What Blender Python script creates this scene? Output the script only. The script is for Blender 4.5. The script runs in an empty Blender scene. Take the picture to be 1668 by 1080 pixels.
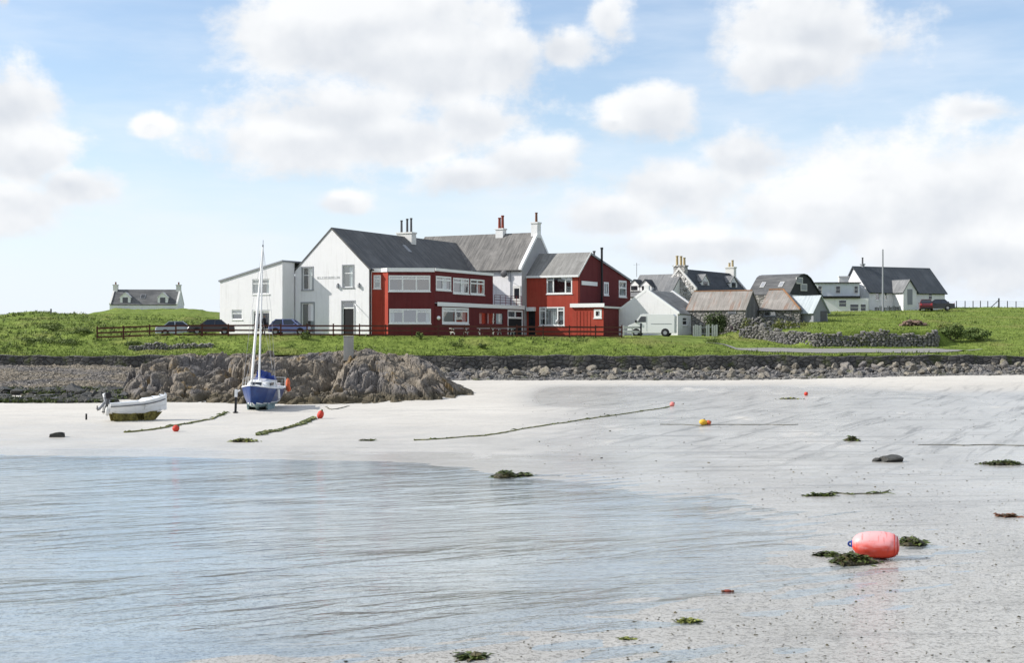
import bpy, bmesh, math, random
import numpy as np
from mathutils import Vector, noise as mnoise

random.seed(7); rng = np.random.default_rng(7)
SC = bpy.context.scene
COL = SC.collection
R = math.radians

# ------------------------------------------------------------------ camera
F, CX, CY, H = 2200.0, 834.0, 548.0, 4.8          # focal length in photo pixels, horizon row, eye height
cam_d = bpy.data.cameras.new('camera'); cam = bpy.data.objects.new('camera', cam_d); COL.objects.link(cam)
cam.location = (0, 0, H); cam.rotation_euler = (R(90), 0, 0)
cam_d.sensor_width = 36; cam_d.lens = 36 * F / 1668
cam_d.shift_y = (CY - 540) / 1668
cam_d.clip_start = 0.1; cam_d.clip_end = 6000
SC.camera = cam

# ------------------------------------------------------------------ sun and sky
SUN_EL, SUN_PHI = 34.0, -1.0                       # elevation; sun stands to the left, square to the view
sd = Vector((-math.cos(R(SUN_PHI)) * math.cos(R(SUN_EL)), -math.sin(R(SUN_PHI)) * math.cos(R(SUN_EL)), math.sin(R(SUN_EL))))
sun_d = bpy.data.lights.new('sun', 'SUN'); sun = bpy.data.objects.new('sun', sun_d); COL.objects.link(sun)
sun_d.energy = 4.2; sun_d.angle = R(0.6); sun_d.color = (1.0, 0.962, 0.905)
sun.rotation_euler = sd.to_track_quat('Z', 'Y').to_euler(); sun.location = (-60, 40, 60)

SC.view_settings.view_transform = 'Standard'; SC.view_settings.look = 'None'
SC.view_settings.exposure = 0.50; SC.view_settings.gamma = 1.0
SC.cycles.max_bounces = 6; SC.cycles.transparent_max_bounces = 12
SC.cycles.caustics_reflective = False; SC.cycles.caustics_refractive = False

world = bpy.data.worlds.new('World'); SC.world = world; world.use_nodes = True
class NT:
    """small helper for writing node graphs as expressions"""
    def __init__(s, tree): s.t = tree; s.n = tree.nodes; s.l = tree.links
    def node(s, typ, **kw):
        n = s.n.new(typ)
        for k, v in kw.items():
            if k.startswith('i_'): n.inputs[int(k[2:])].default_value = v
            else: setattr(n, k, v)
        return n
    def put(s, sock, val):
        if isinstance(val, bpy.types.NodeSocket): s.l.new(val, sock)
        elif val is not None: sock.default_value = val
    def m(s, op, a, b=None, c=None, clamp=False):
        n = s.n.new('ShaderNodeMath'); n.operation = op; n.use_clamp = clamp
        s.put(n.inputs[0], a)
        if b is not None: s.put(n.inputs[1], b)
        if c is not None: s.put(n.inputs[2], c)
        return n.outputs[0]
    def ss(s, x, lo, hi, a=0.0, b=1.0):
        n = s.n.new('ShaderNodeMapRange'); n.interpolation_type = 'SMOOTHSTEP'
        s.put(n.inputs[0], x); n.inputs[1].default_value = lo; n.inputs[2].default_value = hi
        n.inputs[3].default_value = a; n.inputs[4].default_value = b
        return n.outputs[0]
    def mix(s, f, a, b, blend='MIX'):
        n = s.n.new('ShaderNodeMix'); n.data_type = 'RGBA'; n.blend_type = blend
        def c(v): return (*v, 1.0) if isinstance(v, tuple) and len(v) == 3 else v
        s.put(n.inputs[0], f); s.put(n.inputs[6], c(a)); s.put(n.inputs[7], c(b))
        return n.outputs[2]
    def mapping(s, vec, scale=(1, 1, 1), rot=(0, 0, 0), loc=(0, 0, 0)):
        n = s.n.new('ShaderNodeMapping'); s.put(n.inputs[0], vec)
        n.inputs[1].default_value = loc; n.inputs[2].default_value = rot; n.inputs[3].default_value = scale
        return n.outputs[0]
    def rs(s, vec, ang, scale, loc=(0, 0, 0)):
        return s.mapping(s.mapping(vec, (1, 1, 1), (0, 0, R(ang))), scale, (0, 0, 0), loc)
    def noise(s, vec, scale, detail=4, rough=0.55, dist=0.0, out=0):
        n = s.n.new('ShaderNodeTexNoise'); s.put(n.inputs['Vector'], vec)
        n.inputs['Scale'].default_value = scale; n.inputs['Detail'].default_value = detail
        n.inputs['Roughness'].default_value = rough; n.inputs['Distortion'].default_value = dist
        return n.outputs[out]
    def voro(s, vec, scale, feature='F1', out='Distance', rand=1.0):
        n = s.n.new('ShaderNodeTexVoronoi'); n.feature = feature; s.put(n.inputs['Vector'], vec)
        n.inputs['Scale'].default_value = scale
        if 'Randomness' in n.inputs: n.inputs['Randomness'].default_value = rand
        return n.outputs[out]
    def bump(s, h, strength=0.3, dist=0.05, normal=None):
        n = s.n.new('ShaderNodeBump'); n.inputs['Strength'].default_value = strength
        n.inputs['Distance'].default_value = dist; s.put(n.inputs['Height'], h)
        if normal is not None: s.put(n.inputs['Normal'], normal)
        return n.outputs[0]

def build_world():
    g = NT(world.node_tree); g.n.clear()
    out = g.node('ShaderNodeOutputWorld')
    sky = g.node('ShaderNodeTexSky', sky_type='NISHITA', sun_disc=False)
    sky.sun_elevation = R(SUN_EL); sky.sun_rotation = math.atan2(sd.x, sd.y)
    sky.altitude = 10; sky.air_density = 1.0; sky.dust_density = 0.6; sky.ozone_density = 2.5
    tc = g.node('ShaderNodeTexCoord').outputs['Generated']
    sp = g.node('ShaderNodeSeparateXYZ'); g.l.new(tc, sp.inputs[0])
    az = g.m('ARCTAN2', sp.outputs[0], sp.outputs[1]); el = g.m('ARCSINE', sp.outputs[2])
    # wobble the cloud outlines
    w1 = g.noise(tc, 7.0, 7, 0.60, .3); w2 = g.noise(g.mapping(tc, (1, 1, 1.6), loc=(3.1, 1.7, .4)), 26.0, 6, 0.6)
    wob = g.m('ADD', g.m('MULTIPLY', g.m('SUBTRACT', w1, 0.5), 2.6), g.m('MULTIPLY', g.m('SUBTRACT', w2, 0.5), 1.3))
    P = lambda px, py: (math.atan((px - CX) / F), math.atan((CY - py) / F))
    blobs = [(600,50,240,100,1),(690,100,210,95,1),(560,190,190,75,1),(500,235,150,45,1),(640,225,150,60,1),(820,90,110,60,.9),(925,75,85,48,.9),(990,25,45,60,.9),(770,195,120,60,.8),
        (860,262,85,48,1),(760,285,120,38,.9),(560,330,50,26,.65),
        (25,190,90,85,1),(45,275,95,75,1),(110,312,75,38,1),(10,340,110,50,1),(245,214,44,24,.62),(5,30,20,30,.7),
        (1330,65,140,80,1),(1290,110,120,45,1),(1420,85,90,50,.8),(1062,185,85,52,1),(1000,200,40,25,.7),
        (1210,265,75,48,1),(1120,310,130,60,1),(990,350,110,48,.9),(1330,345,230,80,.85),(1540,330,300,115,.95),(1650,420,280,65,.9),(1420,300,120,40,.7),(1600,200,160,45,.45),(1150,400,300,40,.7)]
    dens = None; dens2 = None
    for (px, py, rx, ry, wt) in blobs:
        a0, e0 = P(px, py)
        dx = g.m('MULTIPLY', g.m('SUBTRACT', az, a0), F / rx * .92); dy = g.m('MULTIPLY', g.m('SUBTRACT', el, e0), F / ry * .92)
        d = g.m('SUBTRACT', wt, g.m('SQRT', g.m('ADD', g.m('MULTIPLY', dx, dx), g.m('MULTIPLY', dy, dy))))
        d = g.m('MAXIMUM', d, -1.0)
        dens = d if dens is None else g.m('SMOOTH_MAX', dens, d, 0.25)
        dy2 = g.m('MULTIPLY', g.m('SUBTRACT', el, e0 + .28 * ry / F), F / ry * .92)      # the same puff a little higher: its sunlit side
        d2 = g.m('MAXIMUM', g.m('SUBTRACT', wt, g.m('SQRT', g.m('ADD', g.m('MULTIPLY', dx, dx), g.m('MULTIPLY', dy2, dy2)))), -1.0)
        dens2 = d2 if dens2 is None else g.m('SMOOTH_MAX', dens2, d2, 0.25)
    tops = g.m('SUBTRACT', dens2, dens)
    # clouds for the rest of the dome, out of the picture
    far = g.noise(g.mapping(tc, (1, 1, 2.2)), 2.6, 7, 0.55)
    rest = g.m('SUBTRACT', g.m('MULTIPLY', g.m('SUBTRACT', far, 0.5), 5.0), 0.0)
    away = g.m('MAXIMUM', g.ss(g.m('ABSOLUTE', az), .42, .6), g.ss(el, .26, .4))
    dens = g.m('ADD', g.m('MULTIPLY', dens, g.m('SUBTRACT', 1.0, away)), g.m('MULTIPLY', rest, away))
    cov = g.ss(g.m('ADD', dens, g.m('MULTIPLY', wob, 0.92)), -0.12, 0.42)
    # thin veil that thickens to the horizon and to the right
    veil_n = g.noise(g.mapping(tc, (1, 1, 5), loc=(.3, .8, .1)), 5.0, 5, 0.6)
    hz = g.ss(el, 0.20, 0.02)
    right = g.m('MULTIPLY', g.ss(az, 0.05, 0.33), g.ss(el, 0.24, 0.10))
    veil = g.m('ADD', g.m('MULTIPLY', hz, 0.60), g.m('MULTIPLY', right, g.m('MULTIPLY', veil_n, 0.6)))
    veil = g.m('ADD', g.m('ADD', g.m('MULTIPLY', g.ss(veil_n, .35, .75), .34), .16), veil, clamp=True)
    # light from the upper left: compare the billows with themselves a little further towards the sun
    e1 = g.m('SUBTRACT', g.noise(g.mapping(tc, loc=(.0, 0, 0)), 7.0, 4, .55, .3), g.noise(g.mapping(tc, loc=(-.022, 0, .030)), 7.0, 4, .55, .3))
    e2 = g.m('SUBTRACT', g.noise(tc, 19.0, 4, .55), g.noise(g.mapping(tc, loc=(-.008, 0, .011)), 19.0, 4, .55))
    shade = g.m('ADD', g.m('ADD', g.m('ADD', .66, g.m('MULTIPLY', tops, 1.15)), g.m('MULTIPLY', e1, 2.2)), g.m('MULTIPLY', e2, 1.1), clamp=True)
    shade = g.m('MULTIPLY', shade, g.ss(dens, 1.0, .15, .82, 1.0), clamp=True)
    ccol = g.mix(shade, (0.50, 0.53, 0.575), (0.71, 0.72, 0.73))
    bgs = g.node('ShaderNodeBackground'); g.l.new(sky.outputs[0], bgs.inputs[0]); bgs.inputs[1].default_value = 0.125
    bgv = g.node('ShaderNodeBackground', i_0=(0.62, 0.675, 0.745, 1)); bgv.inputs[1].default_value = 1.0
    bgc = g.node('ShaderNodeBackground'); g.l.new(ccol, bgc.inputs[0]); bgc.inputs[1].default_value = 1.0
    mv = g.node('ShaderNodeMixShader'); g.l.new(veil, mv.inputs[0]); g.l.new(bgs.outputs[0], mv.inputs[1]); g.l.new(bgv.outputs[0], mv.inputs[2])
    mc = g.node('ShaderNodeMixShader'); g.l.new(cov, mc.inputs[0]); g.l.new(mv.outputs[0], mc.inputs[1]); g.l.new(bgc.outputs[0], mc.inputs[2])
    g.l.new(mc.outputs[0], out.inputs[0])
build_world()

# ------------------------------------------------------------------ helpers
def mat(name, base=(0.5, 0.5, 0.5), rough=0.8, spec=0.3, metal=0.0, fn=None):
    m = bpy.data.materials.new(name); m.use_nodes = True
    g = NT(m.node_tree); b = g.n['Principled BSDF']
    b.inputs['Base Color'].default_value = (*base, 1); b.inputs['Roughness'].default_value = rough
    b.inputs['Metallic'].default_value = metal
    if 'Specular IOR Level' in b.inputs: b.inputs['Specular IOR Level'].default_value = spec
    if fn: fn(g, b, g.node('ShaderNodeTexCoord').outputs['Object'])
    return m

def tag(o, label=None, cat=None, group=None, kind=None):
    if label: o['label'] = label
    if cat: o['category'] = cat
    if group: o['group'] = group
    if kind: o['kind'] = kind
    return o

def empty(name, loc, rz=0.0, label=None, cat=None, group=None):
    o = bpy.data.objects.new(name, None); COL.objects.link(o); o.empty_display_size = .3
    o.location = loc; o.rotation_euler = (0, 0, rz)
    return tag(o, label, cat, group)

def copy_tree(o, parent=None):
    c = o.copy(); COL.objects.link(c)
    if parent is not None: c.parent = parent
    for ch in list(o.children): copy_tree(ch, c)
    return c

class MB:
    """collects shapes and links them as one mesh object"""
    def __init__(s): s.v = []; s.f = []; s.mi = []; s.mats = []
    def idx(s, m):
        if m not in s.mats: s.mats.append(m)
        return s.mats.index(m)
    def face(s, pts, m):
        b = len(s.v); s.v += [tuple(p) for p in pts]; s.f.append(tuple(range(b, b + len(pts)))); s.mi.append(s.idx(m))
    def solid(s, verts, faces, m):
        b = len(s.v); s.v += [tuple(p) for p in verts]; k = s.idx(m)
        for f in faces: s.f.append(tuple(b + i for i in f)); s.mi.append(k)
    def box(s, x0, x1, y0, y1, z0, z1, m):
        s.solid([(x0,y0,z0),(x1,y0,z0),(x1,y1,z0),(x0,y1,z0),(x0,y0,z1),(x1,y0,z1),(x1,y1,z1),(x0,y1,z1)],
                [(0,3,2,1),(4,5,6,7),(0,1,5,4),(1,2,6,5),(2,3,7,6),(3,0,4,7)], m)
    def obox(s, c, ex, ey, ez, m):
        c, ex, ey, ez = map(Vector, (c, ex, ey, ez))
        vs = [c + a*ex + b*ey + d*ez for d in (-1, 1) for a, b in ((-1,-1),(1,-1),(1,1),(-1,1))]
        s.solid(vs, [(0,3,2,1),(4,5,6,7),(0,1,5,4),(1,2,6,5),(2,3,7,6),(3,0,4,7)], m)
    def bar(s, p, q, w, t, m, up=(0, 0, 1)):
        p, q = Vector(p), Vector(q); d = (q - p); L = d.length; d.normalize()
        a = d.cross(Vector(up)); a = a.normalized() if a.length > 1e-4 else Vector((1, 0, 0)); b = a.cross(d)
        s.obox((p + q) / 2, d * L / 2, a * w / 2, b * t / 2, m)
    def prism(s, poly, z0, z1, m, mtop=None):
        n = len(poly); b = len(s.v)
        s.v += [(p[0], p[1], z0) for p in poly] + [(p[0], p[1], z1) for p in poly]
        k = s.idx(m); kt = s.idx(mtop or m)
        for i in range(n): j = (i + 1) % n; s.f.append((b+i, b+j, b+n+j, b+n+i)); s.mi.append(k)
        s.f.append(tuple(b+n+i for i in range(n))); s.mi.append(kt)
        s.f.append(tuple(b+n-1-i for i in range(n))); s.mi.append(k)
    def extrude(s, pts, vec, m):
        pts = [Vector(p) for p in pts]; vec = Vector(vec); n = len(pts)
        s.solid(pts + [p + vec for p in pts],
                [tuple(range(n)), tuple(range(2*n-1, n-1, -1))] + [(i, n+i, n+(i+1) % n, (i+1) % n) for i in range(n)], m)
    def slab(s, pts, t, m):
        a, b, c = (Vector(p) for p in pts[:3]); n = (b - a).cross(c - a).normalized()
        if n.z < 0: n = -n
        s.extrude(pts, -n * t, m)
    def tube(s, path, rad, m, n=8, cap=True):
        path = [Vector(p) for p in path]; rad = rad if isinstance(rad, (list, tuple)) else [rad] * len(path)
        b = len(s.v); k = s.idx(m); ref = Vector((0, 0, 1))
        for i, p in enumerate(path):
            d = (path[min(i+1, len(path)-1)] - path[max(i-1, 0)]).normalized()
            if abs(d.dot(ref)) > .95: ref = Vector((0, 1, 0))
            x = d.cross(ref).normalized(); y = x.cross(d)
            for j in range(n):
                a = 2 * math.pi * j / n; s.v.append(tuple(p + (x * math.cos(a) + y * math.sin(a)) * rad[i]))
        for i in range(len(path) - 1):
            for j in range(n):
                s.f.append((b+i*n+j, b+i*n+(j+1) % n, b+(i+1)*n+(j+1) % n, b+(i+1)*n+j)); s.mi.append(k)
        if cap:
            s.f.append(tuple(b + j for j in range(n))[::-1]); s.mi.append(k)
            s.f.append(tuple(b + (len(path)-1)*n + j for j in range(n))); s.mi.append(k)
    def ball(s, c, r, m, nu=10, nv=7):
        r = r if isinstance(r, (tuple, list)) else (r, r, r); b = len(s.v); k = s.idx(m)
        s.v.append((c[0], c[1], c[2] - r[2]))
        for i in range(1, nv):
            t = math.pi * i / nv
            for j in range(nu):
                a = 2 * math.pi * j / nu
                s.v.append((c[0] + r[0]*math.sin(t)*math.cos(a), c[1] + r[1]*math.sin(t)*math.sin(a), c[2] - r[2]*math.cos(t)))
        s.v.append((c[0], c[1], c[2] + r[2])); top = len(s.v) - 1
        for j in range(nu):
            j2 = (j + 1) % nu
            s.f.append((b, b+1+j2, b+1+j)); s.mi.append(k)
            for i in range(nv - 2):
                q = b + 1 + i * nu; s.f.append((q+j, q+j2, q+nu+j2, q+nu+j)); s.mi.append(k)
            q = b + 1 + (nv - 2) * nu; s.f.append((q+j, q+j2, top)); s.mi.append(k)
    def build(s, name, parent=None, smooth=False, fix=True, bevel=0.0):
        me = bpy.data.meshes.new(name); me.from_pydata(s.v, [], s.f)
        for m in s.mats: me.materials.append(m)
        me.polygons.foreach_set('material_index', s.mi)
        if fix or bevel:
            bm = bmesh.new(); bm.from_mesh(me)
            if bevel:
                bmesh.ops.remove_doubles(bm, verts=bm.verts, dist=1e-4)
                bmesh.ops.bevel(bm, geom=list(bm.edges), offset=bevel, segments=2, affect='EDGES', profile=.6)
            bmesh.ops.recalc_face_normals(bm, faces=bm.faces); bm.to_mesh(me); bm.free()
        if smooth: me.polygons.foreach_set('use_smooth', [True] * len(me.polygons))
        me.update()
        o = bpy.data.objects.new(name, me); COL.objects.link(o)
        if parent is not None: o.parent = parent
        return o

def mesh_np(name, V, Fc, mats, parent=None, smooth=False, mi=None):
    """numpy mesh: V (n,3), Fc (m,3|4)"""
    me = bpy.data.meshes.new(name); k = Fc.shape[1]
    me.vertices.add(len(V)); me.vertices.foreach_set('co', np.ascontiguousarray(V, dtype=np.float32).ravel())
    me.loops.add(Fc.size); me.loops.foreach_set('vertex_index', np.ascontiguousarray(Fc, dtype=np.int32).ravel())
    me.polygons.add(len(Fc)); me.polygons.foreach_set('loop_start', np.arange(0, Fc.size, k, dtype=np.int32))
    for m in (mats if isinstance(mats, list) else [mats]): me.materials.append(m)
    if mi is not None: me.polygons.foreach_set('material_index', np.asarray(mi, dtype=np.int32))
    me.polygons.foreach_set('use_smooth', [smooth] * len(Fc))
    me.update(calc_edges=True); me.validate()
    o = bpy.data.objects.new(name, me); COL.objects.link(o)
    if parent is not None: o.parent = parent
    return o

def grid_faces(nr, nc):
    i = np.arange(nr - 1)[:, None] * nc + np.arange(nc - 1)[None, :]
    return np.stack([i, i + 1, i + nc + 1, i + nc], -1).reshape(-1, 4)

# numpy noise
def _h(ix, iy, s):
    n = (ix.astype(np.int64) * 374761393 + iy.astype(np.int64) * 668265263 + s * 974711) & 0x7fffffff
    n = ((n ^ (n >> 13)) * 1274126177) & 0x7fffffff
    return ((n ^ (n >> 16)) & 0xffff) / 65535.0
def vnoise(x, y, s=0):
    ix, iy = np.floor(x), np.floor(y); fx, fy = x - ix, y - iy
    fx = fx*fx*(3 - 2*fx); fy = fy*fy*(3 - 2*fy)
    a, b, c, d = _h(ix, iy, s), _h(ix+1, iy, s), _h(ix, iy+1, s), _h(ix+1, iy+1, s)
    return (a*(1-fx) + b*fx)*(1-fy) + (c*(1-fx) + d*fx)*fy
def fbm(x, y, oct=4, s=0, gain=.5):
    t = 0; a = 1; n = 0
    for o in range(oct): t = t + a * vnoise(x * 2**o, y * 2**o, s + o); n += a; a *= gain
    return t / n
def facets(x, y, s=0, tilt=1.0):
    """blocky rock: every Voronoi cell is a tilted plane; returns height and distance to the cell edge"""
    ix, iy = np.floor(x), np.floor(y); d1 = np.full(x.shape, 9.0); d2 = d1.copy(); hgt = np.zeros(x.shape)
    for ox in (-1, 0, 1):
        for oy in (-1, 0, 1):
            cx, cy = ix + ox, iy + oy
            px = cx + _h(cx, cy, s); py = cy + _h(cx, cy, s + 11)
            d = np.hypot(x - px, y - py); h = _h(cx, cy, s + 23) + tilt * ((x - px)*(_h(cx, cy, s + 31) - .5) + (y - py)*(_h(cx, cy, s + 41) - .5))
            near = d < d1; d2 = np.where(near, d1, np.minimum(d2, d)); hgt = np.where(near, h, hgt); d1 = np.where(near, d, d1)
    return hgt, d2 - d1
def seg_dist(x, y, pts, closed=True):
    """signed distance to a polygon, negative inside"""
    d = np.full(x.shape, 1e9); ins = np.zeros(x.shape, bool); n = len(pts)
    for i in range(n):
        (ax, ay), (bx, by) = pts[i], pts[(i + 1) % n]
        t = np.clip(((x-ax)*(bx-ax) + (y-ay)*(by-ay)) / ((bx-ax)**2 + (by-ay)**2 + 1e-9), 0, 1)
        d = np.minimum(d, np.hypot(x - ax - t*(bx-ax), y - ay - t*(by-ay)))
        cr = ((ay > y) != (by > y)) & (x < (bx-ax) * (y-ay) / ((by-ay) if by != ay else 1e-9) + ax); ins ^= cr
    return np.where(ins, -d, d)
def sstep(x, a, b):
    t = np.clip((x - a) / (b - a), 0, 1); return t*t*(3 - 2*t)

def zpy(py, D): return H + (CY - py) * D / F
def at(px, py, D): return Vector(((px - CX) / F * D, D, zpy(py, D)))

# ------------------------------------------------------------------ ground heights
WALL_D = 120.0
_cols = [  # photo column, then (distance, row) knots of the grass from the sea wall to the skyline
 (-900, [(120.3,580),(123,574),(126,562),(133,548),(133.6,547),(150,528),(170,512)], (240,7.0)),
 (0,    [(120.3,580),(123,573),(126,561),(134,546),(135,545),(150,526),(170,513)], (240,7.0)),
 (60,   [(120.3,580),(123,573),(126,561),(134,546),(135,545),(150,524),(170,508)], (240,7.0)),
 (125,  [(120.3,580),(123,573),(126,562),(131,547),(132,546),(150,528),(170,513)], (240,8.2)),
 (165,  [(120.3,580),(123,573),(126,562),(129.5,547),(131,546),(150,529),(200,514)], (236,9.0)),
 (190,  [(120.3,580),(123,573),(126,562),(129,546.5),(131,546),(150,530),(200,512)], (236,9.55)),
 (300,  [(120.3,579),(123,572),(126,560),(128.5,546),(131,545.5),(150,530),(200,514)], (236,9.55)),
 (352,  [(120.3,578),(123,571),(126,559),(128.5,546),(131,545.5),(150,538),(200,518)], (236,9.1)),
 (410,  [(120.3,578),(123,570),(126,558),(128.5,546),(131,545.5),(150,545),(200,540)], (236,6.5)),
 (1030, [(120.3,580),(123,573),(126,561),(128.5,549),(131,548),(150,546),(165,541)], (236,7.0)),
 (1165, [(120.3,580),(123,575),(127,562),(138,551),(139,550.5),(150,545),(165,538)], (236,8.0)),
 (1215, [(120.3,580),(123,575.5),(129,566),(138.6,551),(139.4,540),(150,533),(165,526)], (236,8.2)),
 (1330, [(120.3,580),(122,577),(129,568),(131,565),(131.8,539),(150,524),(178,509)], (236,8.8)),
 (1400, [(120.3,580),(122,577),(129,568),(131,565),(131.8,537.5),(150,523),(182,507)], (236,9.2)),
 (1520, [(120.3,580.5),(122,577.5),(129,568),(131,565),(131.8,537),(150,522),(185,505.5)], (236,9.0)),
 (1560, [(120.3,582),(123,577),(129,569),(132,560),(134,556),(150,526),(200,500)], (260,8.8)),
 (1668, [(120.3,582),(123,577),(129,568),(133,556),(135,553),(150,527),(200,500.5)], (260,8.8)),
 (2500, [(120.3,582),(123,577),(129,568),(133,556),(135,553),(150,527),(200,500.5)], (260,8.8))]
_gp = np.array([c[0] for c in _cols], float)
_gD = np.array([[k[0] for k in c[1]] + [c[2][0], 600, 2600] for c in _cols], float)
_gZ = np.array([[zpy(k[1], k[0]) for k in c[1]] + [c[2][1], 4.0, 2.0] for c in _cols], float)
def grass_z(x, y):
    x = np.asarray(x, float); y = np.asarray(y, float); shp = x.shape; x = x.ravel(); y = y.ravel()
    px = np.clip(CX + F * x / np.maximum(y, 1), _gp[0], _gp[-1] - 1e-3)
    i = np.clip(np.searchsorted(_gp, px, 'right') - 1, 0, len(_gp) - 2); t = (px - _gp[i]) / (_gp[i+1] - _gp[i])
    t = t*t*(3 - 2*t)
    KD = _gD[i] * (1-t[:, None]) + _gD[i+1] * t[:, None]; KZ = _gZ[i] * (1-t[:, None]) + _gZ[i+1] * t[:, None]
    z = KZ[:, 0].copy()
    for k in range(KD.shape[1] - 1):
        s = np.clip((y - KD[:, k]) / (KD[:, k+1] - KD[:, k]), 0, 1); z = np.where(y > KD[:, k], KZ[:, k] * (1-s) + KZ[:, k+1] * s, z)
    amp = np.where(px < 330, 1.0, .35) * sstep(y, 121, 126)
    flat = ((px > 350) & (px < 1200) & (y > 128)) | ((px > 1200) & (px < 1570) & (y < 130.5))
    amp = np.where(flat, .06, amp)
    z = z + amp * ((fbm(x*.35, y*.35, 3, 5) - .5) * .7 + (fbm(x*1.3, y*1.3, 2, 9) - .5) * .22)
    return z.reshape(shp)
def gz(x, y): return float(grass_z(np.array([x]), np.array([y]))[0])

_shore_px = [(-900,736),(-200,740),(0,742),(300,746),(600,751),(740,760),(850,777),(960,783),(1050,801),(1180,822),(1290,850),(1350,880),(1345,912),(1270,945),(1170,972),(1050,1000),(830,1042),(560,1068),(300,1084),(-100,1120),(-900,1150)]
SHORE = []
for (px, py) in _shore_px:
    D = H * F / (py - CY); SHORE.append(((px - CX) / F * D, D))
def sand_z(x, y):
    x = np.asarray(x, float); y = np.asarray(y, float)
    px = CX + F * x / np.maximum(y, 1)
    sdist = seg_dist(x, y, SHORE)
    rgt = sstep(px, 620, 1000); inn = -np.minimum(-np.minimum(sdist, 0) * (.028 - .017*rgt), .45)
    far_r = np.interp(y, [54, 81, 92, 105, 118, 121, 130], [0.03, .10, .2, .45, 1.12, 1.2, 1.2])
    far_l = np.interp(y, [54, 81, 92, 97, 119.5, 124, 130], [0.03, .10, .28, .74, 2.14, 2.2, 2.2])
    far_b = np.interp(y, [54, 81, 92, 105, 118, 121, 130], [0.03, .12, .3, .65, 1.62, 1.7, 1.7])
    wl = sstep(px, 330, 170); wb = sstep(px, 1150, 1650)
    far = far_l * wl + (1 - wl) * (far_r * (1-wb) + far_b * wb)
    out = np.minimum(np.maximum(sdist, 0) * (.012 - .0065*rgt), .05) + np.where(y > 54, far - .03, 0) * sstep(sdist, 0, 6)
    z = np.where(sdist < 0, inn, out)
    z = z + (fbm(x*.22, y*.5, 4, 3) - .5) * .05 * sstep(np.abs(sdist), 0, 3) + (fbm(x*.5, y*1.3, 3, 13) - .5) * .035
    ph = (x*-.55 + y*.84) * 2*math.pi / .85 + 5*fbm(x*.3, y*.5, 2, 61)
    z = z + np.sin(ph) * .011 * sstep(np.abs(sdist), 7, .5) * (.25 + .75*rgt) * sstep(fbm(x*.25, y*.4, 2, 67), .3, .6)
    z = z + (fbm(x*.8, y*2.0, 3, 91) - .5) * .030 * rgt * sstep(np.abs(sdist), 6, .5)
    return z
def sz(x, y): return float(sand_z(np.array([float(x)]), np.array([float(y)]))[0])
def on_sand(px, py):
    """point of the beach seen at a photo pixel"""
    D = H * F / (py - CY)
    for _ in range(30): D = .5 * D + .5 * (H - sz((px - CX) / F * D, D)) * F / (py - CY)
    x = (px - CX) / F * D; return Vector((x, D, sz(x, D)))

class Frame:
    """a building's own axes: u to the right along its front, v towards its back, turned by t about z"""
    def __init__(s, px, D, t, zg):
        s.x0 = (px - CX) / F * D; s.y0 = D; s.t = R(t); s.zg = zg
        s.B = (math.cos(s.t), -math.sin(s.t)); s.A = (math.sin(s.t), math.cos(s.t))
    def w(s, u, v): return (s.x0 + u*s.B[0] + v*s.A[0], s.y0 + u*s.B[1] + v*s.A[1])
    def u_at(s, px, v):
        k = (px - CX) / F; return (k*(s.y0 + v*s.A[1]) - s.x0 - v*s.A[0]) / (s.B[0] - k*s.B[1])
    def v_at(s, px, u):
        k = (px - CX) / F; return (k*(s.y0 + u*s.B[1]) - s.x0 - u*s.B[0]) / (s.A[0] - k*s.A[1])
    def z_at(s, py, u, v): return zpy(py, s.w(u, v)[1]) - s.zg
    def local(s, x, y): dx, dy = x - s.x0, y - s.y0; return (dx*s.B[0] + dy*s.B[1], dx*s.A[0] + dy*s.A[1])
    def root(s, name, label, cat, group=None): return empty(name, (s.x0, s.y0, s.zg), -s.t, label, cat, group)
    def on_v(s, v, pxl, pyt, pxr, pyb):      # a rectangle on a front plane -> u0,u1,z0,z1
        a, b = s.u_at(pxl, v), s.u_at(pxr, v); m = (a + b) / 2; return (a, b, s.z_at(pyb, m, v), s.z_at(pyt, m, v))
    def on_u(s, u, pxl, pyt, pxr, pyb):
        a, b = s.v_at(pxl, u), s.v_at(pxr, u); m = (a + b) / 2; return (a, b, s.z_at(pyb, u, m), s.z_at(pyt, u, m))

# ------------------------------------------------------------------ materials
def _plaster(c, var=.06, dirt=(0.52, 0.505, 0.49)):
    def fn(g, b, tc):
        n = g.noise(tc, 1.1, 5, .6); fine = g.noise(tc, 28, 3, .6)
        streak = g.noise(g.mapping(tc, (2.2, 2.2, .18)), 1.5, 5, .62)
        col = g.mix(g.ss(streak, .50, .78), c, g.mix(.55, c, dirt))
        col = g.mix(g.m('MULTIPLY', g.ss(n, .35, .7), var * 2), col, tuple(x * .86 for x in c))
        g.l.new(col, b.inputs['Base Color']); g.l.new(g.bump(fine, .35, .03), b.inputs['Normal'])
    return fn
M = {}
M['white_wall'] = mat('white_harling', rough=.9, fn=_plaster((.77, .76, .765), .10))
M['white_wall2'] = mat('white_harling_aged', rough=.9, fn=_plaster((.72, .72, .71), .12))
M['pale_wall'] = mat('pale_grey_cladding', rough=.8, fn=_plaster((.62, .66, .69), .08))
M['white'] = mat('white_paint', (.80, .80, .79), .45)
M['offwhite'] = mat('offwhite_paint', (.66, .65, .62), .6)
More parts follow.
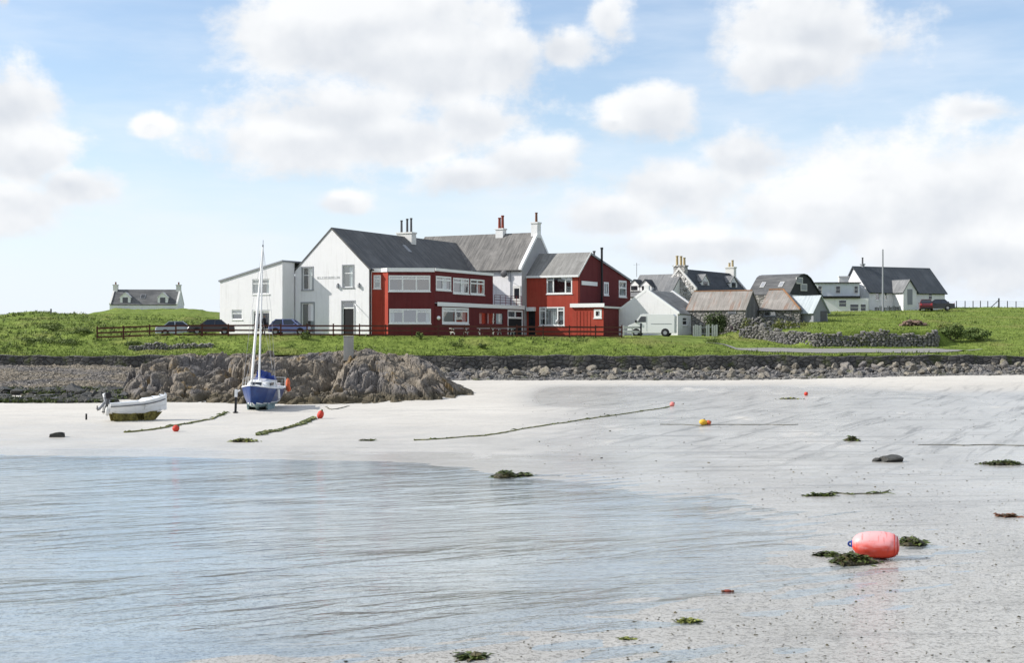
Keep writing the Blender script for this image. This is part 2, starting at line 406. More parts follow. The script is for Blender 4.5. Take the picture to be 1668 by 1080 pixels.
def _red(c):
    def fn(g, b, tc):
        s = g.noise(g.mapping(tc, (3, 3, .25)), 1.4, 5, .6); n = g.noise(tc, .7, 4, .6)
        col = g.mix(g.ss(s, .4, .75), c, tuple(x * .78 for x in c)); col = g.mix(g.m('MULTIPLY', g.ss(n, .45, .7), .4), col, (c[0]*1.12, c[1]*1.5, c[2]*1.5))
        g.l.new(col, b.inputs['Base Color']); g.l.new(g.bump(g.noise(tc, 20, 3), .2, .02), b.inputs['Normal'])
    return fn
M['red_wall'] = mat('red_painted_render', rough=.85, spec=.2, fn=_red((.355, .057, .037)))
M['shaded_red'] = mat('red_render_shaded', rough=.85, spec=.2, fn=_red((.135, .026, .027)))  # red wall with the shade of its unlit faces painted into the colour
M['fence'] = mat('brown_stained_timber', rough=.85, fn=lambda g, b, tc: g.l.new(g.mix(g.noise(tc, 2.0, 4), (.050, .018, .014), (.13, .045, .03)), b.inputs['Base Color']))
def _roof(c1, c2, axis='y', rust=None, tile=0.0):
    def fn(g, b, tc):
        sc = (2.4, .22, .22) if axis == 'y' else (.22, 2.4, .22)
        s = g.noise(g.mapping(tc, sc), 1.6, 5, .65); n = g.noise(tc, .45, 5, .65); f = g.noise(tc, 6, 4, .6)
        col = g.mix(g.ss(s, .32, .7), c1, c2); col = g.mix(g.m('MULTIPLY', g.ss(n, .45, .75), .55), col, tuple(min(1, x * 1.5) for x in c2))
        col = g.mix(g.m('MULTIPLY', g.ss(f, .5, .75), .35), col, tuple(x * .6 for x in c1))
        if rust: col = g.mix(g.ss(g.noise(g.mapping(tc, sc, loc=(4, 2, 1)), 1.1, 5, .6), .50, .72), col, rust)
        g.l.new(col, b.inputs['Base Color'])
        w = g.node('ShaderNodeTexWave', wave_type='BANDS', bands_direction='X' if axis == 'y' else 'Y'); g.l.new(tc, w.inputs[0]); w.inputs['Scale'].default_value = 1.3
        w2 = g.node('ShaderNodeTexWave', wave_type='BANDS', bands_direction='Z', wave_profile='SAW'); g.l.new(tc, w2.inputs[0]); w2.inputs['Scale'].default_value = 1.1
        g.l.new(g.bump(g.m('ADD', g.m('MULTIPLY', w.outputs[0], .5 if not tile else 0), g.m('ADD', w2.outputs[0], f)), .35, .05), b.inputs['Normal'])
    return fn
M['slate_a'] = mat('dark_slate_roof', rough=.75, fn=_roof((.070, .072, .075), (.125, .125, .125), 'x', tile=1))
M['slate_b'] = mat('weathered_sheet_roof', rough=.8, fn=_roof((.095, .092, .088), (.20, .19, .178), 'y'))
M['slate_c'] = mat('grey_sheet_roof', rough=.8, fn=_roof((.17, .165, .155), (.26, .255, .24), 'y'))
M['slate_d'] = mat('blue_black_slate', rough=.7, fn=_roof((.022, .027, .034), (.050, .056, .064), 'y', tile=1))
M['slate_e'] = mat('grey_slate', rough=.75, fn=_roof((.12, .125, .13), (.21, .21, .21), 'y', tile=1))
M['tile_dark'] = mat('charcoal_tiles', rough=.65, fn=_roof((.052, .060, .070), (.080, .088, .098), 'x', tile=1))
M['rusty'] = mat('rusting_sheet_roof', rough=.85, fn=_roof((.20, .185, .165), (.30, .275, .25), 'y', rust=(.23, .125, .08)))
M['tin'] = mat('pale_tin_roof', rough=.65, fn=_roof((.30, .34, .36), (.40, .44, .46), 'x'))
M['rust'] = mat('rust_orange', rough=.9, fn=lambda g, b, tc: g.l.new(g.mix(g.noise(tc, 3, 4), (.16, .085, .045), (.30, .16, .08)), b.inputs['Base Color']))
M['black_slate'] = mat('black_slate_hanging', (.014, .015, .018), .6)
M['black'] = mat('black_paint', (.015, .015, .017), .5)
M['shaded_white'] = mat('white_harling_shaded', rough=.9, fn=_plaster((.36, .36, .37), .2))  # white end gable with its shade painted in as grey
M['brown_rubble'] = mat('brown_spoil', rough=.95, fn=None, base=(.16, .11, .085))
M['dark'] = mat('dark_interior_stand_in', (.02, .02, .022), .9)
M['darkgrey'] = mat('dark_grey_metal', (.09, .09, .095), .5)
M['grey'] = mat('grey_metal', (.34, .35, .37), .45, metal=.3)
M['lead'] = mat('grey_flashing', (.26, .27, .29), .6)
M['pot_red'] = mat('red_clay_pot', rough=.85, fn=lambda g, b, tc: g.l.new(g.mix(g.noise(tc, 4, 3), (.17, .035, .025), (.26, .06, .035)), b.inputs['Base Color']))
M['pot_brown'] = mat('brown_clay_pot', (.16, .075, .045), .85)
M['pot_ochre'] = mat('ochre_clay_pot', (.40, .32, .18), .85)
M['curtain'] = mat('pale_curtain', (.68, .68, .66), .9)
M['plank_grey'] = mat('weathered_boards', rough=.9, fn=lambda g, b, tc: g.l.new(g.mix(g.noise(g.mapping(tc, (7, 7, .4)), 2, 4, .6), (.17, .18, .20), (.34, .35, .37)), b.inputs['Base Color']))
M['plank_pale'] = mat('pale_worn_boards', rough=.9, fn=lambda g, b, tc: g.l.new(g.mix(g.noise(g.mapping(tc, (5, 5, .4)), 2, 4, .6), (.40, .40, .39), (.70, .70, .68)), b.inputs['Base Color']))
M['rubber'] = mat('black_rubber', (.02, .02, .021), .7)
M['chrome'] = mat('bright_metal', (.6, .6, .6), .25, metal=.9)
M['lampglass'] = mat('lamp_lens', (.75, .75, .72), .1, .6)
M['redlens'] = mat('red_lens', (.45, .02, .02), .15, .6)
def _glass(g, b, tc):
    out = [n for n in g.n if n.type == 'OUTPUT_MATERIAL'][0]
    tr = g.node('ShaderNodeBsdfTransparent', i_0=(.72, .78, .80, 1)); gl = g.node('ShaderNodeBsdfGlossy'); gl.inputs[0].default_value = (1, 1, 1, 1); gl.inputs[1].default_value = .03
    g.l.new(g.bump(g.noise(tc, 1.2, 2), .04, .05), gl.inputs['Normal'])
    mx = g.node('ShaderNodeMixShader', i_0=.26); g.l.new(tr.outputs[0], mx.inputs[1]); g.l.new(gl.outputs[0], mx.inputs[2]); g.l.new(mx.outputs[0], out.inputs[0])
M['glass'] = mat('window_glass', fn=_glass)
M['darkglass'] = mat('tinted_glass', (.02, .024, .03), .04, .8)

def _stonework(c1, c2, c3, sc=2.2, moss=None, gap=.5):
    def fn(g, b, tc):
        wv = g.mapping(tc, (1, 1, 1.7)); cell = g.voro(wv, sc, out='Color'); edge = g.voro(wv, sc, 'DISTANCE_TO_EDGE')
        sep = g.node('ShaderNodeSeparateColor'); g.l.new(cell, sep.inputs[0])
        col = g.mix(sep.outputs[0], c1, c2); col = g.mix(g.m('MULTIPLY', g.ss(g.noise(tc, 5, 5, .65), .45, .7), .6), col, c3)
        col = g.mix(g.ss(edge, .09, .0), col, tuple(x * gap for x in c1))
        if moss: col = g.mix(g.ss(g.noise(tc, .8, 5, .65), .52, .68), col, moss)
        g.l.new(col, b.inputs['Base Color'])
        h = g.m('ADD', g.ss(edge, 0, .2), g.m('MULTIPLY', g.noise(tc, 9, 4), .5)); g.l.new(g.bump(h, .8, .12), b.inputs['Normal'])
    return fn
M['seawall'] = mat('dark_sea_wall_stone', rough=.92, fn=_stonework((.060, .058, .056), (.115, .11, .10), (.16, .15, .14), 1.6, moss=(.065, .075, .03)))
M['rubble_white'] = mat('whitewashed_rubble', rough=.9, fn=_stonework((.16, .15, .14), (.70, .69, .66), (.72, .71, .69), 1.9, gap=2.5))
M['barn_stone'] = mat('barn_stone', rough=.92, fn=_stonework((.20, .19, .18), (.31, .295, .275), (.38, .36, .33), 1.8))
M['barn_gable'] = mat('dark_gable_end', rough=.92, fn=_plaster((.115, .112, .115), .25))  # end gable in a darker tone than the other barn walls
def _stone(c1, c2, lich=(.42, .40, .33), orange=None, weed=None):
    def fn(g, b, tc):
        info = g.node('ShaderNodeObjectInfo'); geo = g.node('ShaderNodeNewGeometry')
        p = geo.outputs['Position']
        n = g.noise(p, 1.6, 6, .65); f = g.noise(p, 9, 5, .65)
        col = g.mix(g.ss(n, .3, .7), c1, c2); col = g.mix(g.m('MULTIPLY', info.outputs['Random'], .75), col, tuple(x * 1.35 for x in c2))
        gp = g.noise(p, .28, 3, .5); col = g.mix(g.m('MULTIPLY', g.ss(gp, .48, .62), .6), col, (c2[0]*.72, c2[0]*.70, c2[0]*.74))
        col = g.mix(g.m('MULTIPLY', g.ss(f, .54, .70), .8), col, lich); col = g.mix(g.m('MULTIPLY', g.ss(f, .48, .32), .8), col, tuple(x * .45 for x in c1))
        if orange: col = g.mix(g.m('MULTIPLY', g.ss(g.noise(p, .55, 6, .7), .57, .68), .8), col, orange)
        if weed:
            sp = g.node('ShaderNodeSeparateXYZ'); g.l.new(p, sp.inputs[0])
            hgt = g.m('ADD', sp.outputs[2], g.m('MULTIPLY', g.noise(p, .7, 4), -1.4))
            col = g.mix(g.m('MULTIPLY', g.ss(hgt, .35, -.25), .8), col, weed)
        g.l.new(col, b.inputs['Base Color']); g.l.new(g.bump(g.m('ADD', f, g.noise(p, 30, 3)), .8, .10), b.inputs['Normal'])
    return fn
M['rock'] = mat('outcrop_rock', rough=.9, fn=_stone((.066, .055, .044), (.235, .20, .158), (.42, .385, .325), orange=(.25, .165, .065), weed=(.10, .082, .045)))
M['boulder'] = mat('boulder_rock', rough=.92, fn=_stone((.10, .09, .075), (.25, .225, .185), (.42, .385, .31), orange=(.19, .185, .10)))
M['wallstone'] = mat('field_stone', rough=.92, fn=_stone((.10, .097, .093), (.22, .21, .195), (.41, .39, .35), orange=(.12, .13, .055)))
M['pebble'] = mat('shingle_stone', rough=.9, fn=_stone((.10, .086, .066), (.22, .19, .148), (.36, .32, .255)))
M['darkrock'] = mat('wet_dark_rock', rough=.55, fn=_stone((.030, .030, .028), (.07, .068, .06), (.10, .10, .09)))
def _weed(c1, c2):
    def fn(g, b, tc):
        n = g.noise(tc, 7, 5, .6); g.l.new(g.mix(g.ss(n, .35, .65), c1, c2), b.inputs['Base Color']); g.l.new(g.bump(g.noise(tc, 22, 4), .8, .05), b.inputs['Normal'])
    return fn
M['weed'] = mat('green_seaweed', rough=.5, fn=_weed((.028, .040, .010), (.105, .135, .028)))
M['kelp'] = mat('brown_seaweed', rough=.45, fn=_weed((.022, .020, .010), (.09, .075, .03)))
M['weedlight'] = mat('bright_seaweed', rough=.55, fn=_weed((.13, .15, .03), (.30, .32, .08)))
M['rope'] = mat('weedy_rope', rough=.8, fn=_weed((.10, .105, .03), (.27, .26, .10)))
M['rope_dark'] = mat('dark_rope', rough=.8, fn=_weed((.06, .06, .04), (.14, .13, .09)))
def _gel(c, rough=.25): return dict(base=c, rough=rough, spec=.5)
M['hull_blue'] = mat('blue_gelcoat', fn=lambda g, b, tc: g.l.new(g.mix(g.ss(g.noise(tc, 2.5, 5), .4, .75), (.008, .034, .15), (.018, .058, .20)), b.inputs['Base Color']), **_gel((.02, .05, .25), .3))
M['hull_white'] = mat('white_gelcoat', fn=lambda g, b, tc: g.l.new(g.mix(g.ss(g.noise(g.mapping(tc, (1, 1, 4)), 2.0, 5), .45, .75), (.76, .77, .78), (.60, .60, .57)), b.inputs['Base Color']), **_gel((.76, .77, .78), .3))
M['antifoul_teal'] = mat('pale_teal_boot_top', rough=.6, fn=_weed((.16, .25, .27), (.30, .40, .41)))
M['antifoul_olive'] = mat('olive_fouled_bottom', rough=.75, fn=_weed((.07, .060, .012), (.21, .175, .045)))
M['canvas_blue'] = mat('blue_canvas', rough=.85, fn=_weed((.012, .03, .17), (.025, .06, .27)))
M['sail'] = mat('furled_sail_cloth', (.80, .80, .78), .7)
M['alloy'] = mat('mast_alloy', (.72, .73, .74), .4, metal=.2)
M['buoy_orange'] = mat('orange_plastic', rough=.5, fn=_weed((.55, .10, .035), (.68, .16, .06)))
M['buoy_red'] = mat('red_plastic', rough=.4, fn=_weed((.50, .035, .022), (.62, .06, .03)))
M['buoy_pink'] = mat('faded_pink_plastic', (.72, .22, .20), .5)
M['buoy_yellow'] = mat('yellow_plastic', (.72, .42, .04), .5)
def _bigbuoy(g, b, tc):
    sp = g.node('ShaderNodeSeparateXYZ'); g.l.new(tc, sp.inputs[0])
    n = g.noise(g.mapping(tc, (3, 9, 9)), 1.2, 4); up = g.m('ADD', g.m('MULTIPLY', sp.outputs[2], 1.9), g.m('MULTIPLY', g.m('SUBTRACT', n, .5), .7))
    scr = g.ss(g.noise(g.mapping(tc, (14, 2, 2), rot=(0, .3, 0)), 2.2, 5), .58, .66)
    col = g.mix(g.ss(up, -.25, .35), (.64, .060, .030), (.82, .36, .36)); col = g.mix(g.m('MULTIPLY', scr, .5), col, (.50, .06, .05))  # lit upper side painted into the colour as paler pink
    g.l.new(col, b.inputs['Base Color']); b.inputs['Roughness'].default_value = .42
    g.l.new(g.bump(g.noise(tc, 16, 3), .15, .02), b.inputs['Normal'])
M['buoy_big'] = mat('red_plastic_lit_top', fn=_bigbuoy)
def _leaf(c1, c2):
    def fn(g, b, tc):
        geo = g.node('ShaderNodeNewGeometry'); n = g.noise(geo.outputs['Position'], 1.5, 4, .6)
        r = geo.outputs['Random Per Island']; col = g.mix(g.ss(n, .3, .7), c1, c2)
        g.l.new(g.mix(g.m('MULTIPLY', r, .6), col, tuple(min(1, x * 1.6) for x in c2)), b.inputs['Base Color'])
    return fn
M['leaf_dark'] = mat('dark_leaves', rough=.7, fn=_leaf((.018, .028, .010), (.05, .07, .02)))
M['leaf_olive'] = mat('olive_leaves', rough=.7, fn=_leaf((.05, .065, .014), (.12, .13, .03)))
M['leaf_purple'] = mat('purple_leaves', rough=.7, fn=_leaf((.020, .013, .022), (.05, .03, .05)))
M['leaf_mid'] = mat('mid_green_leaves', rough=.7, fn=_leaf((.040, .065, .016), (.10, .14, .035)))
M['bark'] = mat('bark', (.09, .07, .05), .9)
def _blade(g, b, tc):
    geo = g.node('ShaderNodeNewGeometry'); p = geo.outputs['Position']
    big = g.noise(p, .16, 5, .6); n = g.noise(p, .9, 5, .65)
    col = g.mix(g.ss(n, .3, .7), (.095, .138, .024), (.205, .265, .056)); col = g.mix(g.m('MULTIPLY', g.ss(big, .5, .68), .55), col, (.24, .235, .08))
    col = g.mix(g.m('MULTIPLY', geo.outputs['Random Per Island'], .35), col, (.20, .24, .07))
    g.l.new(col, b.inputs['Base Color'])
M['blade'] = mat('grass_blades', rough=.8, spec=.15, fn=_blade)
def _turf(g, b, tc):
    geo = g.node('ShaderNodeNewGeometry'); p = geo.outputs['Position']
    big = g.noise(p, .16, 5, .6); n = g.noise(p, .9, 5, .65); f = g.noise(p, 5, 4, .6)
    col = g.mix(g.ss(n, .3, .7), (.092, .135, .023), (.200, .258, .054)); col = g.mix(g.m('MULTIPLY', g.ss(big, .5, .68), .55), col, (.23, .225, .075))
    col = g.mix(g.m('MULTIPLY', g.ss(f, .5, .35), .5), col, (.03, .05, .012))
    g.l.new(col, b.inputs['Base Color']); g.l.new(g.bump(g.m('ADD', n, g.m('MULTIPLY', f, .6)), .5, .2), b.inputs['Normal'])
M['turf'] = mat('turf', rough=.95, spec=.1, fn=_turf)
M['weedleaf'] = mat('dock_leaves', rough=.75, fn=_leaf((.042, .064, .016), (.115, .150, .038)))
M['road'] = mat('worn_grey_road', rough=.9, fn=lambda g, b, tc: (g.l.new(g.mix(g.noise(tc, .6, 6, .65), (.175, .17, .16), (.27, .26, .24)), b.inputs['Base Color'])))
M['concrete'] = mat('grey_concrete', rough=.9, fn=_plaster((.36, .35, .32), .3))
def _sand(g, b, tc):
    geo = g.node('ShaderNodeNewGeometry'); p = geo.outputs['Position']
    sp = g.node('ShaderNodeSeparateXYZ'); g.l.new(p, sp.inputs[0]); x, y, z = sp.outputs
    far = g.ss(y, 52, 62)
    # wet: low ground and a broad drainage fan on the right; dry: the banks
    n1 = g.noise(p, .10, 5, .6); n2 = g.noise(g.mapping(p, (.35, .12, .1)), .9, 5, .6)
    fan = g.m('MULTIPLY', g.ss(g.m('ADD', x, g.m('MULTIPLY', g.m('SUBTRACT', y, 60), .05)), -1, 9), g.ss(y, 112, 98))
    pool = g.m('MULTIPLY', g.ss(y, 86, 92), g.m('MULTIPLY', g.ss(y, 116, 106), g.m('MULTIPLY', g.ss(x, -1, 5), g.ss(x, 34, 18))))
    low = g.ss(z, .16, .015)
    wet = g.m('ADD', g.m('MULTIPLY', fan, .95), g.m('ADD', low, g.m('MULTIPLY', pool, 1.3)), clamp=True)
    wet = g.m('MULTIPLY', wet, g.ss(g.m('ADD', n2, g.m('MULTIPLY', n1, .5)), .40, .66), clamp=True)
    wet = g.m('ADD', g.m('MULTIPLY', wet, .9), g.m('MULTIPLY', g.ss(z, .06, .0), .85), clamp=True)
    wet = g.m('MULTIPLY', wet, g.ss(z, -.10, -.01, .25, 1.0))
    farm = g.ss(y, 40, 58)
    # ripple marks and run-off lines
    rot = g.rs(p, -64, (.07, .95, 1))
    rip = g.noise(rot, 1.5, 6, .66, .5); rip2 = g.noise(g.rs(p, -25, (.5, 2.2, 1)), 2.0, 5, .6, .5)
    hor = g.noise(g.rs(p, -4, (.10, 1.0, 1)), 1.2, 6, .66, .4)
    marks = g.m('MULTIPLY', g.m('MULTIPLY', g.ss(rip, .50, .66), farm), g.m('ADD', .10, g.m('MULTIPLY', fan, .75)))
    marks = g.m('MAXIMUM', marks, g.m('MULTIPLY', g.ss(hor, .53, .64), g.m('ADD', .10, g.m('MULTIPLY', fan, .55))))
    grit = g.noise(p, 15, 5, .75); grit2 = g.noise(g.mapping(p, (1, 1, 1), loc=(5, 3, 0)), 5.2, 5, .7)
    near = g.ss(y, 48, 24)
    tide = g.noise(g.rs(p, -12, (.22, 1.6, 1)), 1.2, 6, .68)
    dry_c = g.mix(g.ss(n1, .35, .7), (.57, .54, .487), (.52, .49, .44)); wet_c = g.mix(g.ss(n2, .4, .7), (.465, .448, .412), (.385, .37, .338))
    col = g.mix(wet, dry_c, wet_c)
    col = g.mix(g.m('MULTIPLY', marks, .95, clamp=True), col, (.19, .185, .172))
    col = g.mix(g.m('MULTIPLY', g.ss(tide, .52, .70), .42), col, (.30, .29, .27))
    spots = g.m('ADD', g.m('MULTIPLY', g.ss(grit, .50, .60), .9), g.m('MULTIPLY', g.ss(grit2, .53, .62), .7), clamp=True)
    col = g.mix(g.m('MULTIPLY', spots, g.m('ADD', g.m('MULTIPLY', near, .58), .22)), col, (.15, .14, .12))
    lightspots = g.ss(g.noise(g.mapping(p, (1, 1, 1), loc=(1, 9, 2)), 24, 3, .7), .66, .74)
    col = g.mix(g.m('MULTIPLY', lightspots, g.m('MULTIPLY', near, .7)), col, (.78, .76, .72))
    g.l.new(col, b.inputs['Base Color'])
    g.l.new(g.m('SUBTRACT', .84, g.m('MULTIPLY', wet, .64)), b.inputs['Roughness']); g.l.new(g.m('SUBTRACT', .45, g.m('MULTIPLY', marks, .4)), b.inputs['Specular IOR Level'])
    hh = g.m('ADD', g.m('MULTIPLY', rip2, .7), g.m('ADD', g.m('MULTIPLY', grit, g.m('ADD', .10, g.m('MULTIPLY', near, .55))), g.m('MULTIPLY', rip, g.m('ADD', .2, fan))))
    g.l.new(g.bump(hh, .6, .05), b.inputs['Normal'])
M['sand'] = mat('pale_shell_sand', fn=_sand)
def _water(g, b, tc):
    out = [n for n in g.n if n.type == 'OUTPUT_MATERIAL'][0]
    geo = g.node('ShaderNodeNewGeometry'); p = geo.outputs['Position']
    warp = g.noise(p, .25, 3, .5)
    r1 = g.noise(g.rs(p, -30, (.30, 1.35, 1)), 1.0, 4, .5, .7)
    r2 = g.noise(g.rs(p, -6, (.35, 1.9, 1), (3, 1, 0)), 1.9, 5, .58, .4)
    patch = g.ss(g.noise(g.mapping(p, (.5, 1, 1)), .16, 3, .5), .40, .62)
    h = g.m('ADD', g.m('MULTIPLY', r1, g.m('ADD', .38, g.m('MULTIPLY', patch, 1.7))), g.m('MULTIPLY', r2, .30))
    nrm = g.bump(h, 1.0, .088)
    dt = g.node('ShaderNodeVectorMath', operation='DOT_PRODUCT'); g.l.new(nrm, dt.inputs[0]); g.l.new(geo.outputs['Incoming'], dt.inputs[1])
    fr = g.m('ADD', .02, g.m('MULTIPLY', .98, g.m('POWER', g.m('SUBTRACT', 1.0, g.m('ABSOLUTE', dt.outputs['Value'])), 5.0)), clamp=True)
    tr = g.node('ShaderNodeBsdfTransparent'); sx = g.node('ShaderNodeSeparateXYZ'); g.l.new(p, sx.inputs[0])
    deep = g.ss(g.m('ADD', sx.outputs[0], g.m('MULTIPLY', g.noise(p, .12, 3), 8.0)), 9.0, -8.0)
    g.l.new(g.mix(deep, (.92, .965, .99), (.80, .895, .975)), tr.inputs[0]); gl = g.node('ShaderNodeBsdfGlossy'); gl.inputs[0].default_value = (1, 1, 1, 1); gl.inputs[1].default_value = .09
    g.l.new(nrm, gl.inputs['Normal'])
    mx = g.node('ShaderNodeMixShader'); g.l.new(fr, mx.inputs[0]); g.l.new(tr.outputs[0], mx.inputs[1]); g.l.new(gl.outputs[0], mx.inputs[2]); g.l.new(mx.outputs[0], out.inputs[0])
M['water'] = mat('shallow_sea_water', fn=_water)

# ------------------------------------------------------------------ setting: beach, water, grass, road
def polar(name, dists, mat_, zf, umin=-.80, umax=.80, nu=520, smooth=True):
    u = np.linspace(umin, umax, nu); D, U = np.meshgrid(dists, u, indexing='ij'); X = U * D
    V = np.stack([X, D, zf(X, D)], -1).reshape(-1, 3)
    return mesh_np(name, V, grid_faces(len(dists), nu), mat_, smooth=smooth)
tag(polar('beach', np.concatenate([np.geomspace(3, 16.9, 60), np.linspace(17, 55, 320), np.linspace(55.3, 121.5, 210)]), M['sand'], sand_z, nu=560), kind='structure')
tag(polar('grass_bank', np.concatenate([np.linspace(120.25, 140, 150), np.linspace(140.3, 250, 160), np.geomspace(255, 2500, 40)]), M['turf'], grass_z, nu=640), kind='structure')
gb = MB(); gb.face([(-4000, -400, -1.2), (4000, -400, -1.2), (4000, 4000, -1.2), (-4000, 4000, -1.2)], M['turf'])
tag(gb.build('ground'), kind='structure')
wb = MB()
pts = [(-90, -60, 0), (16, -60, 0), (16, 24, 0), (12.5, 40, 0), (6, 56, 0), (-90, 60, 0)]
wb.face(pts, M['water']); tag(wb.build('water', fix=False), kind='structure')
sb = bpy.data.objects['beach']
# seabed towards and behind the camera
b = MB(); b.face([(-200, -200, -.5), (200, -200, -.5), (200, 5, -.5), (-200, 5, -.5)], M['sand']); tag(b.build('seabed', fix=False), kind='structure')

def draped(name, rows, m, lift=.02):
    """a strip of road laid over the grass; rows = list of lists of (px, D)"""
    V = []; 
    for r in rows:
        for (px, D) in r:
            x = (px - CX) / F * D; V.append((x, D, gz(x, D) + lift))
    return tag(mesh_np(name, np.array(V), grid_faces(len(rows), len(rows[0])), m, smooth=True), kind='structure')
rows = []
for px in np.linspace(1150, 1600, 46):
    c = np.interp(px, [1150, 1200, 1260, 1330, 1540, 1600], [129.5, 127.0, 126.0, 125.7, 126.0, 128.5]); hw = np.interp(px, [1150, 1200, 1260, 1330, 1520, 1600], [.25, .8, 2.2, 2.7, 2.4, .06])
    rows.append([(px, c + hw * (k / 7 * 2 - 1) + .25 * math.sin(px * .05 + (k > 3))) for k in range(8)])
draped('road', rows, M['road'], .06)

# ------------------------------------------------------------------ building kit
def clip_poly(poly, axis, val, keep_less):
    out = []
    for i in range(len(poly)):
        a, b = poly[i], poly[(i + 1) % len(poly)]
        ia = (a[axis] <= val + 1e-9) if keep_less else (a[axis] >= val - 1e-9); ib = (b[axis] <= val + 1e-9) if keep_less else (b[axis] >= val - 1e-9)
        if ia: out.append(a)
        if ia != ib:
            t = (val - a[axis]) / (b[axis] - a[axis]); out.append((a[0] + t*(b[0]-a[0]), a[1] + t*(b[1]-a[1])))
    return out
def wall(mb, p0, p1, poly, holes, m, depth=.16, mrev=None):
    """upright wall from p0 to p1 (left to right seen from outside); poly in (s, z); rectangular openings with reveals"""
    L = math.hypot(p1[0]-p0[0], p1[1]-p0[1]); d = ((p1[0]-p0[0]) / L, (p1[1]-p0[1]) / L); inn = (-d[1], d[0])
    P = lambda s, z, k=0: (p0[0] + d[0]*s + inn[0]*k, p0[1] + d[1]*s + inn[1]*k, z)
    ss = sorted({min(q[0] for q in poly), max(q[0] for q in poly), *[h[0] for h in holes], *[h[1] for h in holes]})
    zs = sorted({min(q[1] for q in poly), max(q[1] for q in poly), *[h[2] for h in holes], *[h[3] for h in holes]})
    for i in range(len(ss) - 1):
        strip = clip_poly(clip_poly(poly, 0, ss[i], False), 0, ss[i+1], True)
        if len(strip) < 3: continue
        for j in range(len(zs) - 1):
            cs, cz = (ss[i] + ss[i+1]) / 2, (zs[j] + zs[j+1]) / 2
            if any(h[0] < cs < h[1] and h[2] < cz < h[3] for h in holes): continue
            c = clip_poly(clip_poly(strip, 1, zs[j], False), 1, zs[j+1], True)
            if len(c) >= 3: mb.face([P(*q) for q in c], m)
    for (a, b, z0, z1) in holes:
        mr = mrev or m
        ba, bb = max(.06, a - 1.3), min(L - .06, b + 1.3); bz = min(z1 + .1, min(q[1] for q in poly if q[1] > 0) - .1) if len(poly) == 4 else z1 + .1
        mb.face([P(ba, z0 - .1, .55), P(bb, z0 - .1, .55), P(bb, bz, .55), P(ba, bz, .55)], M['dark'])  # dark sheet added behind the opening so the room looks unlit
        mb.face([P(a, z0), P(a, z0, depth), P(a, z1, depth), P(a, z1)], mr); mb.face([P(b, z0), P(b, z1), P(b, z1, depth), P(b, z0, depth)], mr)
        mb.face([P(a, z0), P(b, z0), P(b, z0, depth), P(a, z0, depth)], mr); mb.face([P(a, z1), P(a, z1, depth), P(b, z1, depth), P(b, z1)], mr)
def window(root, p0, p1, rect, cols=(), row=None, fm=None, depth=.10, curtain=None, sill=True, fw=.09, openings=None, blank=False, surround=0):
    """frame (with bars), pane, sill and curtains in an opening of the wall p0-p1; rect = (s0, s1, z0, z1)"""
    L = math.hypot(p1[0]-p0[0], p1[1]-p0[1]); d = Vector(((p1[0]-p0[0]) / L, (p1[1]-p0[1]) / L, 0)); inn = Vector((-d.y, d.x, 0)); Z = Vector((0, 0, 1))
    a, b, z0, z1 = rect; O = Vector((p0[0], p0[1], 0)); fm = fm or M['white']
    def slabbox(mb, s0, s1, q0, q1, k0, k1, m): mb.obox(O + d*(s0+s1)/2 + Z*(q0+q1)/2 + inn*(k0+k1)/2, d*(s1-s0)/2, inn*(k1-k0)/2, Z*(q1-q0)/2, m)
    mb = MB(); k0, k1 = depth - .06, depth + .03
    e = .004
    slabbox(mb, a+e, b-e, z0+e, z0 + fw, k0, k1, fm); slabbox(mb, a+e, b-e, z1 - fw, z1-e, k0, k1, fm)
    slabbox(mb, a+e, a + fw, z0 + fw, z1 - fw, k0, k1, fm); slabbox(mb, b - fw, b-e, z0 + fw, z1 - fw, k0, k1, fm)
    xs = [a + (b - a) * c for c in cols]
    for x in xs: slabbox(mb, x - fw*.5, x + fw*.5, z0 + fw, z1 - fw, k0, k1, fm)
    if row is not None:
        zr = z0 + (z1 - z0) * row; ed = [a + fw*.6] + xs + [b - fw*.6]
        for i in range(len(ed) - 1):
            if openings is None or i in openings: slabbox(mb, ed[i] + fw*.4, ed[i+1] - fw*.4, zr - fw*.45, zr + fw*.45, k0 + .005, k1 - .005, fm)
    if surround:
        for (s0, s1, q0, q1) in ((a - surround, a, z0 - surround, z1 + surround), (b, b + surround, z0 - surround, z1 + surround), (a, b, z1, z1 + surround), (a, b, z0 - surround, z0)):
            slabbox(mb, s0, s1, q0, q1, -.03, .02, fm)
    w = mb.build('window', root)
    pb = MB(); P = lambda s, z, k: O + d*s + Z*z + inn*k
    pb.face([P(a + .02, z0 + .02, depth), P(b - .02, z0 + .02, depth), P(b - .02, z1 - .02, depth), P(a + .02, z1 - .02, depth)], M['glass']); pb.build('pane', w, fix=False)
    if curtain:
        for (f0, f1, g0) in curtain:
            cb = MB()
            n = max(3, int((f1 - f0) * (b - a) / .12)); zt = z0 + (z1 - z0) * g0
            for i in range(n):
                s0 = a + (b-a)*(f0 + (f1-f0)*i/n); s1 = a + (b-a)*(f0 + (f1-f0)*(i+1)/n); kk = depth + .14
                cb.face([P(s0, zt, kk + .05*(i % 2)), P(s1, zt, kk + .05*((i+1) % 2)), P(s1, z1, kk + .05*((i+1) % 2)), P(s0, z1, kk + .05*(i % 2))], M['curtain'])
            cb.build('curtain', w, fix=False)
    if sill:
        sb_ = MB(); slabbox(sb_, a - .06, b + .06, z0 - .09, z0 - .003, -.07, depth - .07, fm); sb_.build('sill', w)
    return w
